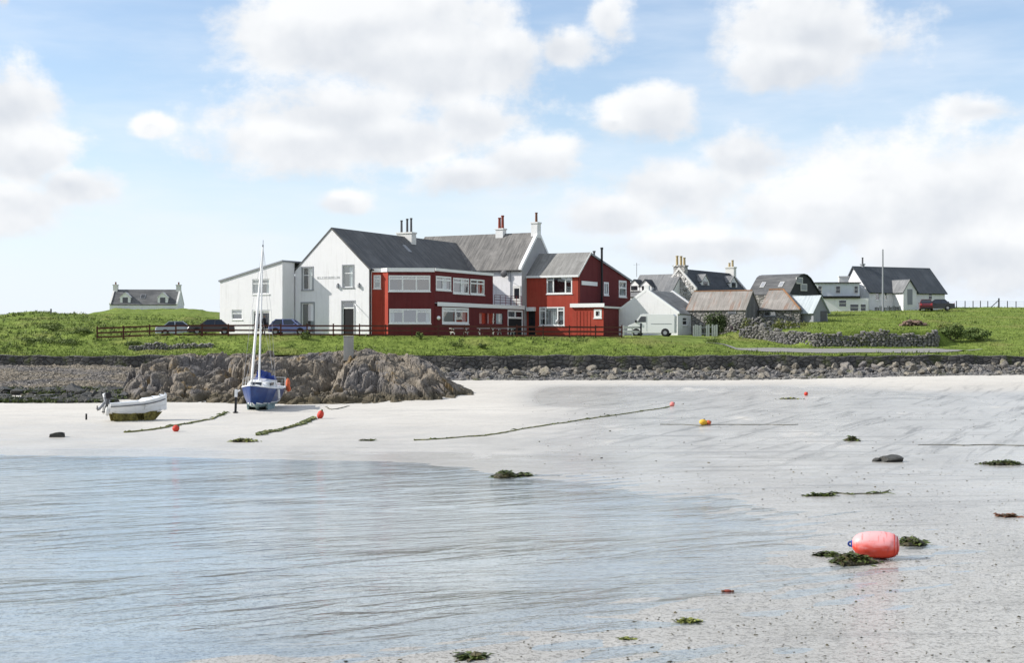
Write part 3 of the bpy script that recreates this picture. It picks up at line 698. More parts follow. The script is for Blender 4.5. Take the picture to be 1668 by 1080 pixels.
def chimney(root, x, y, zb, zt, wx, wy, pots, m, pot_m, cap=True, pot_r=.15):
    """stack with a cap; pots = list of (dx, dy, height)"""
    mb = MB(); mb.box(x - wx/2, x + wx/2, y - wy/2, y + wy/2, zb, zt, m)
    if cap: mb.box(x - wx/2 - .08, x + wx/2 + .08, y - wy/2 - .08, y + wy/2 + .08, zt + .002, zt + .16, m)
    c = mb.build('chimney', root); zt2 = zt + (.16 if cap else 0)
    for (dx, dy, h) in pots:
        pb = MB(); pb.tube([(x+dx, y+dy, zt2 - .02), (x+dx, y+dy, zt2 + h*.9), (x+dx, y+dy, zt2 + h*.9), (x+dx, y+dy, zt2 + h)], [pot_r, pot_r*.86, pot_r*1.1, pot_r*1.1], pot_m, 10); pb.build('pot', c, smooth=False)
    return c
def gable_walls(mb, u0, u1, v0, v1, zb, ze, zr, along, apex, mw, holes, ze2=None):
    """four walls of a pitched house; along = 'v' (gables at front and back) or 'u' (gables left and right); ze2 = eave of the far/right slope"""
    e1 = ze; e2 = ze if ze2 is None else ze2
    if along == 'v':
        fr = [(0, zb), (u1-u0, zb), (u1-u0, e2), (apex-u0, zr), (0, e1)]; bk = [(0, zb), (u1-u0, zb), (u1-u0, e1), (u1-apex, zr), (0, e2)]
        rt = [(0, zb), (v1-v0, zb), (v1-v0, e2), (0, e2)]; lf = [(0, zb), (v1-v0, zb), (v1-v0, e1), (0, e1)]
    else:
        fr = [(0, zb), (u1-u0, zb), (u1-u0, e1), (0, e1)]; bk = [(0, zb), (u1-u0, zb), (u1-u0, e2), (0, e2)]
        rt = [(0, zb), (v1-v0, zb), (v1-v0, e2), (apex-v0, zr), (0, e1)]; lf = [(0, zb), (v1-v0, zb), (v1-v0, e1), (v1-apex, zr), (0, e2)]
    W_ = {'front': ((u0, v0), (u1, v0), fr), 'right': ((u1, v0), (u1, v1), rt), 'back': ((u1, v1), (u0, v1), bk), 'left': ((u0, v1), (u0, v0), lf)}
    for k, (a, b, p) in W_.items():
        mk = mw[k] if isinstance(mw, dict) else mw
        wall(mb, a, b, p, holes.get(k, []), mk)
    return {k: (a, b) for k, (a, b, p) in W_.items()}
def gable_roof(mb, u0, u1, v0, v1, ze, zr, along, apex, m, ov=.18, end=.06, t=.14, ze2=None, lift=.05):
    e2 = ze if ze2 is None else ze2
    def lim(ea, ra, eb, rb, o):   # lower the eave along the slope by the overhang
        return eb, ea
    if along == 'v':
        s1 = (zr - ze) / (apex - u0); s2 = (zr - e2) / (u1 - apex); z = lift
        mb.slab([(u0 - ov, v0 - end, ze - ov*s1 + z), (apex, v0 - end, zr + z), (apex, v1 + end, zr + z), (u0 - ov, v1 + end, ze - ov*s1 + z)], t, m)
        mb.slab([(u1 + ov, v0 - end, e2 - ov*s2 + z), (apex + .003, v0 - end, zr + z + .003), (apex + .003, v1 + end, zr + z + .003), (u1 + ov, v1 + end, e2 - ov*s2 + z)], t, m)
    else:
        s1 = (zr - ze) / (apex - v0); s2 = (zr - e2) / (v1 - apex); z = lift
        mb.slab([(u0 - end, v0 - ov, ze - ov*s1 + z), (u0 - end, apex, zr + z), (u1 + end, apex, zr + z), (u1 + end, v0 - ov, ze - ov*s1 + z)], t, m)
        mb.slab([(u0 - end, v1 + ov, e2 - ov*s2 + z), (u0 - end, apex + .003, zr + z + .003), (u1 + end, apex + .003, zr + z + .003), (u1 + end, v1 + ov, e2 - ov*s2 + z)], t, m)
def sub(r, off): return (r[0] - off, r[1] - off, r[2], r[3])
def lamp_ball(root, c, r, m, name='lamp'):
    mb = MB(); mb.ball(c, r, m, 8, 6); return mb.build(name, root, smooth=True)
def skylight(root, c, du, dn, name='rooflight', m=None, fmat=None):
    """du, dn = half vectors along the roof and up its slope"""
    c, du, dn = Vector(c), Vector(du), Vector(dn); n = du.cross(dn).normalized(); n = n if n.z > 0 else -n
    mb = MB(); mb.obox(c, du, dn, n*.06, fmat or M['lead']); o = mb.build(name, root)
    pb = MB(); pb.obox(c + n*.055, du*.85, dn*.88, n*.012, m or M['darkglass']); pb.build('pane', o); return o

# ------------------------------------------------------------------ the hotel
ZG = 4.9
hf = Frame(601, 132.0, 27.0, ZG)
uap = hf.u_at(540, 0); uL = 2 * uap
zeW = hf.z_at(436, 0, 0); zrW = hf.z_at(371, uap, 0)
# corners of the red wing
k = hf.local
P0 = (0.02, .5)
def world_line(px_from, y_from, px_to, ang):     # walk from a world point at a plan angle until a photo column
    x0 = (px_from - CX) / F * y_from; kk = (px_to - CX) / F; dx, dy = math.cos(R(ang)), -math.sin(R(ang))
    s = (kk * y_from - x0) / (dx - kk * dy); return (x0 + s*dx, y_from + s*dy)
w0 = hf.w(*P0)
Pa = k(*world_line(CX + F*w0[0]/w0[1], w0[1], 622, 4)); wa = hf.w(*Pa)
P1 = k(*world_line(622, wa[1], 632, 50)); w1 = hf.w(*P1)
P2 = k(*world_line(632, w1[1], 708, -5)); w2_ = hf.w(*P2)
uW = P2[0]
V2 = hf.v_at(853, uW + .25); vUp = hf.v_at(803, uW)
zfT = hf.z_at(437.5, *P2); zfB = hf.z_at(443, *P2); zmT = hf.z_at(492, *P2); zmB = hf.z_at(498.5, *P2)
u2 = uW
vap = hf.v_at(877.5, u2); hd = vap - V2
zeS = hf.z_at(437, u2, V2); zrS = hf.z_at(379, u2, vap)
print('hotel', uL, zeW, zrW, 'P', P0, Pa, P1, P2, 'V2', V2, 'vUp', vUp, 'vap', vap, zeS, zrS)

# --- main white house with its rear range
root = hf.root('white_hotel', 'tall white gabled hotel block with dark slate roofs, pipe-topped chimneys and a long rear range', 'hotel')
mb = MB()
hF = [hf.on_v(0, 493, 436, 509, 472), hf.on_v(0, 559, 433, 575, 468), hf.on_v(0, 491.5, 494, 511, 545.5), hf.on_v(0, 557.5, 491.5, 577, 552)]
sides = gable_walls(mb, uL, 0, 0, V2 + hd, -.8, zeW, zrW, 'v', uap, M['white_wall'], {'front': [sub(h, uL) for h in hF]})
hS = [hf.on_v(V2, 806, 452, 814, 474)]
hS = []
uS0 = hf.u_at(689, vap)
sidesS = gable_walls(mb, uS0 + .3, u2, V2, V2 + 2*hd, -.8, zeS, zrS, 'u', vap, {'front': M['white_wall'], 'right': M['shaded_white'], 'back': M['white_wall'], 'left': M['white_wall']}, {})
mb.build('wall', root)
rb = MB(); gable_roof(rb, uL, 0, 0, V2 + hd, zeW, zrW, 'v', uap, M['slate_a'], ov=.22, end=.05)
rb.build('roof', root)
rb = MB(); gable_roof(rb, uS0, u2, V2, V2 + 2*hd, zeS, zrS, 'u', vap, M['slate_b'], ov=.25, end=-.25)
rb.build('roof', root)
# raised white skew along the end gable
for (va, za, vb_, zb_) in ((V2 - .2, zeS - .2*(zrS-zeS)/hd, vap, zrS), (V2 + 2*hd + .2, zeS - .2*(zrS-zeS)/hd, vap, zrS)):
    sk = MB(); sk.extrude([(u2 - .30, va, za - .12), (u2 - .30, vb_, zb_ - .12), (u2 - .30, vb_, zb_ + .30), (u2 - .30, va, za + .28)], (.36, 0, 0), M['white']); sk.build('gable_coping', root)
vc = hf.v_at(662, uap); zt = hf.z_at(381, uap, vc)
chimney(root, uap, vc, zrW - 1.3, zt, 1.9, .95, [(-.62, 0, 1.35), (.1, 0, 1.5), (.6, 0, 1.55)], M['offwhite'], M['darkgrey'], pot_r=.13)
uc = hf.u_at(816.5, vap); zt = hf.z_at(374.5, uc, vap)
chimney(root, uc, vap - .1, zrS - .9, zt, .95, .85, [(-.17, 0, 1.25), (.2, .05, 1.5)], M['white_wall2'], M['pot_red'], pot_r=.17)
chimney(root, u2 - .35, vap, zrS - .6, hf.z_at(364, u2, vap), .8, .95, [(.05, 0, 1.1)], M['white_wall2'], M['pot_brown'], pot_r=.15)
for (h, cl, rw, cur, grey) in ((hF[0], (), .66, [(.55, 1, 0)], 1), (hF[1], (), .66, [(.5, 1, 0)], 1), (hF[2], (), None, [(.62, 1, 0)], 0)):
    window(root, *sides['front'], sub(h, uL), cl, rw, M['white'], depth=.13, curtain=cur, sill=False, fw=.07, surround=0)
for h in hF:
    a, b_, z0, z1 = h; dsurr = MB()
    for q in ((a - .13, a, z0, z1 + .13), (b_, b_ + .13, z0, z1 + .13), (a, b_, z1, z1 + .13)): dsurr.box(q[0], q[1], -.03, .05, q[2], q[3], M['lead'])
    dsurr.box(a - .16, b_ + .16, -.08, .03, z0 - .1, z0 - .002, M['lead']); dsurr.build('window_surround', root)
a, b_, z0, z1 = hF[3]
db = MB(); db.box(a + .01, b_ - .01, .1, .15, z0, z1 - .62, M['dark']); db.box(a + .01, a + .1, .06, .16, z0, z1, M['white']); db.box(b_ - .1, b_ - .01, .06, .16, z0, z1, M['white']); db.box(a + .1, b_ - .1, .06, .16, z1 - .68, z1 - .56, M['white'])
d_ = db.build('door', root); pb = MB(); pb.face([(a + .1, .11, z1 - .56), (b_ - .1, .11, z1 - .56), (b_ - .1, .11, z1 - .02), (a + .1, .11, z1 - .02)], M['glass']); pb.build('pane', d_, fix=False)
# handrail or bracket slanting beside the door, wall lanterns, faint raised lettering
br = MB(); br.tube([(b_ + .12, -.05, z1 - .2), (b_ + .85, -.5, z1 - 1.0)], .03, M['grey'], 6); br.build('awning_arm', root)
for px in (551, 585.5):
    u, z = hf.u_at(px, 0), hf.z_at(466.5, -3, 0); lb = MB(); lb.box(u - .09, u + .09, -.2, .0, z - .16, z + .16, M['lead']); lb.box(u - .03, u + .03, -.12, 0, z + .16, z + .3, M['black']); lb.build('wall_lamp', root)
M['letter'] = mat('faded_grey_letters', (.46, .46, .46), .7)
lt = MB(); ua, ub = hf.u_at(517, 0), hf.u_at(553, 0); z = hf.z_at(452, (ua + ub)/2, 0)
rs = random.Random(3); u = ua
while u < ub:
    w_ = rs.uniform(.07, .15)
    lt.box(u, u + .03, -.02, .0, z - .10, z + .10, M['letter'])
    if rs.random() > .3: zz = z + rs.choice((-.09, 0, .09)); lt.box(u + .032, u + w_, -.02, .0, zz - .015, zz + .015, M['letter'])
    if rs.random() > .5: lt.box(u + w_, u + w_ + .025, -.02, .0, z - .10, z + .10, M['letter'])
    u += w_ + .09
lt.box(ua, ub, -.02, .0, z - .12, z - .095, M['letter']); lt.build('lettering', root)
# rooflights, gutter, downpipe, dish on the rear range
def roof_pt_W(px, py):       # point of the front house's right slope under a photo pixel
    for v in np.linspace(0, V2, 400):
        for u in (hf.u_at(px, v),):
            if uap < u < 0:
                z = zrW + (zeW - zrW) * (u - uap) / (0 - uap)
                if abs(hf.z_at(py, u, v) - z) < .08: return (u, v, z)
    return (uap/2, 6, (zrW+zeW)/2)
sl = Vector((-uap, 0, zeW - zrW)).normalized()
p = roof_pt_W(663, 405); skylight(root, (p[0], p[1], p[2] + .06), (0, .32, 0), sl * .55, m=M['lead'], fmat=M['grey'])
slS = Vector((0, hd, zrS - zeS)).normalized()
v_ = V2 + .42*hd; u_ = hf.u_at(722, v_); skylight(root, (u_, v_, zeS + .42*(zrS - zeS) + .06), (.35, 0, 0), slS * .55, m=M['grey'], fmat=M['offwhite'])
gt = MB(); gt.tube([(uW - 5.5, V2 - .3, zeS - .22), (u2 + .1, V2 - .3, zeS - .25)], .07, M['black'], 8); gt.build('gutter', root)
gt = MB(); gt.tube([(.22, .1, zeW - .2), (.3, V2 - .5, zeW - .2)], .07, M['black'], 8); gt.tube([(.1, .12, -.2), (.1, .12, zeW - .2)], .055, M['black'], 8); gt.build('gutter', root)
u_ = hf.u_at(832, V2); gt = MB(); gt.tube([(u_, V2 - .07, 3.0), (u_, V2 - .07, zeS - .25)], .05, M['lead'], 8); gt.build('downpipe', root)
ud = hf.u_at(823, V2); zd = hf.z_at(446, ud, V2); ds = MB()
for i in range(3):
    for j in range(10):
        r0, r1 = .42*i/3, .42*(i+1)/3; a0, a1 = 2*math.pi*j/10, 2*math.pi*(j+1)/10; f = lambda r, a: (ud + r*math.cos(a), V2 - .45 + (.5*r*r), zd + r*math.sin(a))
        ds.face([f(r0, a0), f(r1, a0), f(r1, a1), f(r0, a1)], M['darkgrey'])
ds.tube([(ud, V2, zd), (ud, V2 - .45, zd)], .04, M['darkgrey'], 6); ds.tube([(ud, V2 - .4, zd - .3), (ud - .05, V2 - .95, zd - .05)], .025, M['darkgrey'], 6); ds.build('satellite_dish', root)
wb2 = MB(); u_ = hf.u_at(842, V2); wb2.box(u_ - .45, u_ + .45, V2 - .06, V2 + .02, 3.3, 5.5, M['offwhite']); dd = wb2.build('door', root)
pb = MB(); pb.box(u_ - .3, u_ + .3, V2 - .075, V2 - .062, 4.1, 5.2, M['darkglass']); pb.build('pane', dd)

# --- low white annexe with a single sloping roof
ua = hf.u_at(480, 0); vA = hf.v_at(460, ua); ul = hf.u_at(358, vA)
rootA = hf.root('white_annexe', 'plain white annexe with one long sloping roofline at the left end of the hotel', 'annexe')
zl, zr_ = hf.z_at(457, ul, vA), hf.z_at(424.5, ua, vA); zg_ = -.8
hA = [hf.on_v(vA, 411, 454.5, 439, 479), hf.on_v(vA, 377.5, 504.5, 394.5, 520.5)]; hD = hf.on_v(vA, 411, 505, 440, 552)
mb = MB(); wall(mb, (ul, vA), (ua, vA), [(0, zg_), (ua-ul, zg_), (ua-ul, zr_), (0, zl)], [sub(h, ul) for h in hA + [hD]], M['white_wall'])
wall(mb, (ua, vA), (ua, -.02), [(0, zg_), (-.02-vA, zg_), (-.02-vA, zr_), (0, zr_)], [], M['white_wall'])
wall(mb, (ul, 5.0), (ul, vA), [(0, zg_), (5-vA, zg_), (5-vA, zl), (0, zl)], [], M['white_wall'])
wall(mb, (uL - .02, 5.0), (ul, 5.0), [(0, zg_), (uL-ul, zg_), (uL-ul, zr_ - .4), (0, zl)], [], M['white_wall'])
mb.build('wall', rootA)
rb = MB(); rb.slab([(ul - .12, vA - .12, zl + .02), (ua + .06, vA - .12, zr_ + .06), (ua + .06, -.02, zr_ + .06), (ul - .12, -.02, zl + .02)], .16, M['lead'])
f_ = (uL - ul) / (ua - ul); rb.slab([(ul - .12, -.015, zl + .02), (uL - .03, -.015, zl + (zr_-zl)*f_ + .05), (uL - .03, 5.1, zl + (zr_-zl)*f_ + .05), (ul - .12, 5.1, zl + .02)], .16, M['lead']); rb.build('roof', rootA)
window(rootA, (ul, vA), (ua, vA), sub(hA[0], ul), (.5,), .70, M['white'], curtain=[(0, .25, .1), (.75, 1, .1)], surround=0)
window(rootA, (ul, vA), (ua, vA), sub(hA[1], ul), (), .62, M['white'], curtain=[(0, 1, .5)])
a, b_, z0, z1 = hD; db = MB(); db.box(a + .02, b_ - .02, vA + .1, vA + .15, z0, z1, M['offwhite']); db.box(a + .02, a + .12, vA + .03, vA + .1, z0, z1, M['white']); db.box(b_ - .12, b_ - .02, vA + .03, vA + .1, z0, z1, M['white']); db.box(a + .12, b_ - .12, vA + .03, vA + .1, z1 - .12, z1 - .01, M['white']); db.box((a+b_)/2 - .05, (a+b_)/2 + .05, vA + .04, vA + .1, z0, z1 - .12, M['white'])
dd = db.build('door', rootA); pb = MB(); pb.box(a + .2, (a+b_)/2 - .15, vA + .085, vA + .099, z0 + 1.0, z1 - .3, M['darkglass']); pb.box((a+b_)/2 + .15, b_ - .2, vA + .085, vA + .099, z0 + 1.0, z1 - .3, M['darkglass']); pb.build('pane', dd)

# --- red two-storey bay and wing, shade painted into its walls
rootB = hf.root('red_wing', 'two-storey red bay and wing with painted-in shade and white fascias joined to the white gable', 'hotel wing')
mb = MB(); zT = zfT - .05
def pw(pa, pb_, z0, z1, holes, m): L = math.hypot(pb_[0]-pa[0], pb_[1]-pa[1]); wall(mb, pa, pb_, [(0, z0), (L, z0), (L, z1), (0, z1)], holes, m)
def rects_on(pa, pb_, lst):    # photo boxes on an arbitrary upright plane
    L = math.hypot(pb_[0]-pa[0], pb_[1]-pa[1]); A_ = hf.w(*pa); B_ = hf.w(*pb_); out = []
    for (pxl, pyt, pxr, pyb) in lst:
        s = []
        for px in (pxl, pxr):
            kk = (px - CX) / F; dx, dy = (B_[0]-A_[0]) / L, (B_[1]-A_[1]) / L; s.append((kk*A_[1] - A_[0]) / (dx - kk*dy))
        ym = A_[1] + (B_[1]-A_[1]) / L * (s[0] + s[1]) / 2
        out.append((s[0], s[1], zpy(pyb, ym) - ZG, zpy(pyt, ym) - ZG))
    return out
r_small = rects_on(P0, Pa, [(608.5, 448, 620.5, 470)])
pw(P0, Pa, -.8, zT, r_small, M['red_wall']); pw(Pa, P1, -.8, zT, [], M['red_wall'])
r_bay = rects_on(P1, P2, [(633, 448.5, 701, 474.5), (634, 503, 702, 527)])
pw(P1, P2, -.8, zT, r_bay, M['shaded_red'])
PU = (uW, vUp); PE = (uW, V2)
r_up = rects_on(P2, PU, [(710, 450, 735, 473), (738, 453, 764, 478.5), (766, 455, 789, 480)])
pw(P2, PU, zmB, zT, r_up, M['shaded_red']); pw(PU, (0, vUp), zmB, zT, [], M['shaded_red'])
LP2 = (uW + .25, P2[1] + .02); LE = (uW + .25, V2 - .02)
r_lo = rects_on(LP2, LE, [(720, 501, 763.5, 527.5), (779, 507, 821, 531), (827, 505, 852, 549)])
pw(LP2, LE, -.8, zmB, r_lo, M['shaded_red']); pw((uW - .1, P2[1] + .02), LP2, -.8, zmB, [], M['shaded_red'])
mb.build('wall', rootB)
rf = MB(); rf.prism([P0, Pa, P1, P2, (P2[0], vUp), (.02, vUp)], zT + .002, zT + .06, M['lead'])
rf.prism([(P2[0] + .002, P2[1] + .02), LP2, LE, (.02, V2 - .02), (.02, vUp + .02), (uW + .002, vUp + .02)], zmT - .12, zmT - .05, M['lead']); rf.build('roof', rootB)
fs = MB()
def fascia(pa, pb_, z0, z1, m=M['white'], t=.07, k0=.0):
    d = Vector((pb_[0]-pa[0], pb_[1]-pa[1], 0)); L = d.length; d.normalize(); n = Vector((d.y, -d.x, 0))
    fs.obox(Vector((pa[0], pa[1], (z0+z1)/2)) + d*L/2 + n*(t/2 + k0 + .003), d*(L/2), n*t/2, Vector((0, 0, (z1-z0)/2)), m)
fascia(P0, Pa, zfB, zfT + .05, k0=.04); fascia(Pa, P1, zfB + .003, zfT + .053, k0=.04); fascia(P1, P2, zfB + .006, zfT + .056, k0=.04); fascia(P2, PU, zfB + .1, zfT + .052, k0=.045)
fascia(LP2, LE, zmB, zmT, k0=.05, t=.1); fs.build('fascia', rootB)
window(rootB, P0, Pa, r_small[0], (), .72, M['white'], depth=.04, fw=.14, curtain=[(0, 1, .45)])
window(rootB, P1, P2, r_bay[0], (.335, .665), .78, M['white'], depth=.05, fw=.13, curtain=[(0, 1, .74)])
window(rootB, P1, P2, r_bay[1], (.33, .66), .80, M['white'], depth=.05, fw=.13, openings=(0, 2), curtain=[(.02, .12, 0), (.88, .98, 0)])
for r_, cl in zip(r_up, ((.45,), (.5,), (.5,))): window(rootB, P2, PU, r_, cl, .72, M['white'], depth=.05, fw=.16, curtain=[(.55, .8, .0)])
window(rootB, LP2, LE, r_lo[0], (.5,), .78, M['white'], depth=.05, fw=.2, curtain=[(.04, .14, 0), (.8, .96, 0)])
window(rootB, LP2, LE, r_lo[1], (.33, .66), None, M['shaded_red'], depth=.05, fw=.22, curtain=[(.04, .2, 0), (.36, .46, 0), (.7, .96, 0)])
a, b_, z0, z1 = r_lo[2]; v0_ = LP2[1]; x_ = uW + .25
db = MB()
db.box(x_ - .14, x_ - .08, v0_ + a + .02, v0_ + b_ - .02, z0, z1 - .95, M['dark'])
for (s0, s1, q0, q1) in ((a + .01, a + .2, z0, z1 - .01), (b_ - .2, b_ - .01, z0, z1 - .01), (a + .2, b_ - .2, z1 - .2, z1 - .01), (a + .2, b_ - .2, z1 - .95, z1 - .75), ((a+b_)/2 - .1, (a+b_)/2 + .1, z1 - .75, z1 - .2)): db.box(x_ - .12, x_ - .02, v0_ + s0, v0_ + s1, q0, q1, M['white'])
dd = db.build('door', rootB); pb = MB(); pb.box(x_ - .1, x_ - .09, v0_ + a + .2, v0_ + b_ - .2, z1 - .76, z1 - .2, M['darkglass']); pb.build('pane', dd)
# balcony railing on the lower roof
rl = MB(); zb_ = zmT - .05
for h in (.28, .56, .84, 1.08): rl.tube([(uW + .12, vUp + .1, zb_ + h), (uW + .12, V2 - .15, zb_ + h)], .03, M['shaded_red'], 6)
for v in np.linspace(vUp + .15, V2 - .2, 6): rl.tube([(uW + .12, v, zb_), (uW + .12, v, zb_ + 1.1)], .032, M['shaded_red'], 6)
rl.build('balcony_railing', rootB)
xx = Vector((*P2, 0)); lamp_ball(rootB, (uW + .35, hf.v_at(713, uW + .25), hf.z_at(518, uW, P2[1])), .2, M['white'], 'lamp')

# --- red block on the right
vR = hf.v_at(858, u2 + .02); uR = hf.u_at(942, vR); vRe = hf.v_at(1027, uR); vRa = hf.v_at(961, uR)
zeR = hf.z_at(446, uR, vR); zrR = hf.z_at(411.5, uR, vRa); zeR2 = hf.z_at(456, uR, vRe)
rootR = hf.root('red_house', 'bright red two-storey block with grey roof, white framed windows and a black flue pipe', 'house')
hR = [hf.on_v(vR, 890.5, 450.5, 932, 478.5), hf.on_v(vR, 878.5, 500, 919.5, 530.5)]
hRr = [hf.on_u(uR, 983.5, 459.5, 991.5, 481), hf.on_u(uR, 1008, 457, 1020.5, 484)]
mb = MB(); sd_ = gable_walls(mb, u2 + .02, uR, vR, vRe, -.8, zeR, zrR, 'u', vRa, {'front': M['red_wall'], 'right': M['shaded_red'], 'back': M['red_wall'], 'left': M['red_wall']},
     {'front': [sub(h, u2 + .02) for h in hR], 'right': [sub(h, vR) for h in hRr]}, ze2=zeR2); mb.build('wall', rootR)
rb = MB(); gable_roof(rb, u2 + .03, uR, vR, vRe, zeR, zrR, 'u', vRa, M['slate_c'], ov=.2, end=.08, ze2=zeR2); rb.build('roof', rootR)
fs = MB(); fs.box(u2 + .03, uR + .1, vR - .27, vR - .02, zeR - .34, zeR - .12, M['white'])
s1 = (zrR - zeR) / (vRa - vR)
fs.extrude([(uR + .085, vR - .2, zeR - .22*s1 - .18), (uR + .085, vRa, zrR - .16), (uR + .085, vRa, zrR + .06), (uR + .085, vR - .2, zeR - .22*s1 + .05)], (.05, 0, 0), M['offwhite'])
s2 = (zrR - zeR2) / (vRe - vRa); fs.extrude([(uR + .086, vRa, zrR - .2), (uR + .086, vRe + .2, zeR2 - .2*s2 - .2), (uR + .086, vRe + .2, zeR2 - .2*s2 + .03), (uR + .086, vRa, zrR + .03)], (.05, 0, 0), M['lead']); fs.build('fascia', rootR)
window(rootR, *sd_['front'], sub(hR[0], u2 + .02), (.26, .74), .80, M['white'], depth=.05, fw=.13, openings=(0, 2), curtain=[(.02, .2, 0)])
window(rootR, *sd_['front'], sub(hR[1], u2 + .02), (.25, .73), .80, M['white'], depth=.05, fw=.13, openings=(0, 2), curtain=[(.02, .1, 0), (.30, .70, 0), (.78, .97, .3)])
window(rootR, *sd_['right'], sub(hRr[0], vR), (.5,), None, M['white'], depth=.05, fw=.2, curtain=[(.5, 1, 0)]); window(rootR, *sd_['right'], sub(hRr[1], vR), (), .55, M['white'], depth=.05, fw=.22, curtain=[(.4, 1, 0)])
sg = MB(); r_ = hf.on_u(uR, 947, 458.5, 972.5, 465); sg.box(uR + .002, uR + .06, r_[0], r_[1], r_[2], r_[3], M['white']); sg.build('sign_board', rootR)
# entrance in the corner between wing and block
r_ = hf.on_v(vR, 861.5, 507, 872, 548); db = MB(); db.box(r_[0], r_[1], vR - .05, vR + .02, -.3, r_[3], M['black']); db.box(r_[0] + .25, r_[1] - .2, vR - .07, vR - .052, r_[3] - 1.5, r_[3] - .7, M['darkglass']); db.build('door', rootR)
r_ = hf.on_v(vR, 860, 500.5, 873, 507); db = MB(); db.box(r_[0], r_[1], vR - .55, vR + .02, r_[2], r_[3], M['white']); db.build('door_canopy', rootR)
# single-storey lean-to in front
vE = vR - .45; ue0, ue1 = hf.u_at(932, vE), hf.u_at(983, vE); vEe = hf.v_at(1027, ue1); zE0, zE1 = hf.z_at(500, ue1, vE), hf.z_at(494, ue1, vE)
hE = [hf.on_v(vE, 967.5, 503.5, 980, 518)]
mb = MB(); wall(mb, (ue0, vE), (ue1, vE), [(0, -.8), (ue1-ue0, -.8), (ue1-ue0, zE0), (0, zE0)], [sub(h, ue0) for h in hE], M['red_wall'])
wall(mb, (ue1, vE), (ue1, vEe), [(0, -.8), (vEe-vE, -.8), (vEe-vE, zE0 - .25), (0, zE0)], [], M['shaded_red']); wall(mb, (ue0, vR), (ue0, vE), [(0, -.8), (vR-vE, -.8), (vR-vE, zE0), (0, zE0)], [], M['red_wall']); wall(mb, (ue1, vEe), (uR, vEe), [(0, -.8), (ue1-uR, -.8), (ue1-uR, zE0-.25), (0, zE0-.25)], [], M['shaded_red'])
for uu in np.linspace(hf.u_at(938, vE), hf.u_at(960, vE), 5): mb.box(uu, uu + .12, vE - .035, vE - .001, .1, zE0 - .45, M['red_wall'])
mb.build('porch_wall', rootR)
rb = MB(); rb.prism([(ue0 - .1, vE - .15), (ue1 + .12, vE - .15), (ue1 + .12, vEe), (uR + .01, vEe), (uR + .01, vR - .01), (ue0 - .1, vR - .01)], zE0 - .02, zE0 + .06, M['lead']); rb.build('porch_roof', rootR)
fs = MB(); fs.box(ue0 - .16, ue1 + .18, vE - .24, vE - .152, zE0 - .02, zE1, M['white']); fs.box(ue1 + .122, ue1 + .18, vE - .15, vEe, zE0 - .12, zE0 + .08, M['offwhite']); fs.build('porch_fascia', rootR)
window(rootR, (ue0, vE), (ue1, vE), sub(hE[0], ue0), (), None, M['white'], depth=.03, fw=.22)
bx = MB(); r_ = hf.on_u(ue1, 1017, 504.5, 1024.5, 510.5); bx.box(ue1 + .002, ue1 + .18, r_[0], r_[1], r_[2], r_[3], M['white']); bx.build('meter_box', rootR)
bx = MB(); bx.box(hf.u_at(934, vE), ue1 + .12, vE - .4, vE - .03, -.85, -.02, M['white']); bx.build('plinth', rootR)
uf, vf = uR + .32, hf.v_at(980, uR + .3); fl = MB(); fl.tube([(uR + .05, vf + .35, zE0 + .45), (uf - .03, vf + .05, zE0 + .75), (uf, vf, zE0 + 1.1), (uf, vf, hf.z_at(404, uf, vf))], .13, M['black'], 10); fl.tube([(uf, vf, hf.z_at(406, uf, vf)), (uf, vf, hf.z_at(403, uf, vf))], .17, M['black'], 10); fl.build('flue_pipe', rootR)
lamp_ball(rootR, (hf.u_at(894.5, vR - .2) + .9, vR - .12, hf.z_at(523.5, uR - 3, vR)), .17, M['white'])
fl = MB(); vv = vRa + 4.6; fl.tube([(uR - 1.5, vv, zrR - 1.9), (uR - 1.5, vv, zrR + .35)], .12, M['darkgrey'], 8); fl.tube([(uR - 1.5, vv, zrR + .36), (uR - 1.5, vv, zrR + .5)], .19, M['darkgrey'], 8); fl.build('vent_pipe', rootR)
fl = MB(); fl.tube([(uR + .08, vR + .12, -.2), (uR + .08, vR + .12, zeR - .3)], .05, M['red_wall'], 6); fl.build('downpipe', rootR)

# ------------------------------------------------------------------ the other houses
def dormer(root, c, w, dv, ze, zr, mw, mr, axis=(0, -1), kind='dormer'):
    """gabled dormer whose face looks along axis; c = (u, v) of the middle of the face, dv = depth back into the roof, ze/zr = face heights; c[2] = sill height"""
    ax = Vector((axis[0], axis[1], 0)); sx = Vector((-ax.y, ax.x, 0)); O = Vector((c[0], c[1], 0)); Z = Vector((0, 0, 1)); back = -ax
    P = lambda s, k, z: O + sx*s + back*k + Z*z
    mb = MB(); a = w / 2
    mb.extrude([P(-a, 0, c[2]), P(a, 0, c[2]), P(a, 0, ze), P(0, 0, zr), P(-a, 0, ze)], back * dv, mw); d_ = mb.build(kind, root)
    rb = MB()
    for s in (-1, 1): rb.slab([P(s*(a + .12), -.1, ze - .08), P(0, -.1, zr + .06), P(0, dv, zr + .06), P(s*(a + .12), dv, ze - .08)], .08, mr)
    rb.build('dormer_roof', d_)
    pb = MB(); pb.obox(P(0, -.02, (c[2] + ze) / 2 + .05), sx * a * .52, back * .015, Z * (ze - c[2]) * .42, M['darkglass']); pb.build('pane', d_)
    return d_
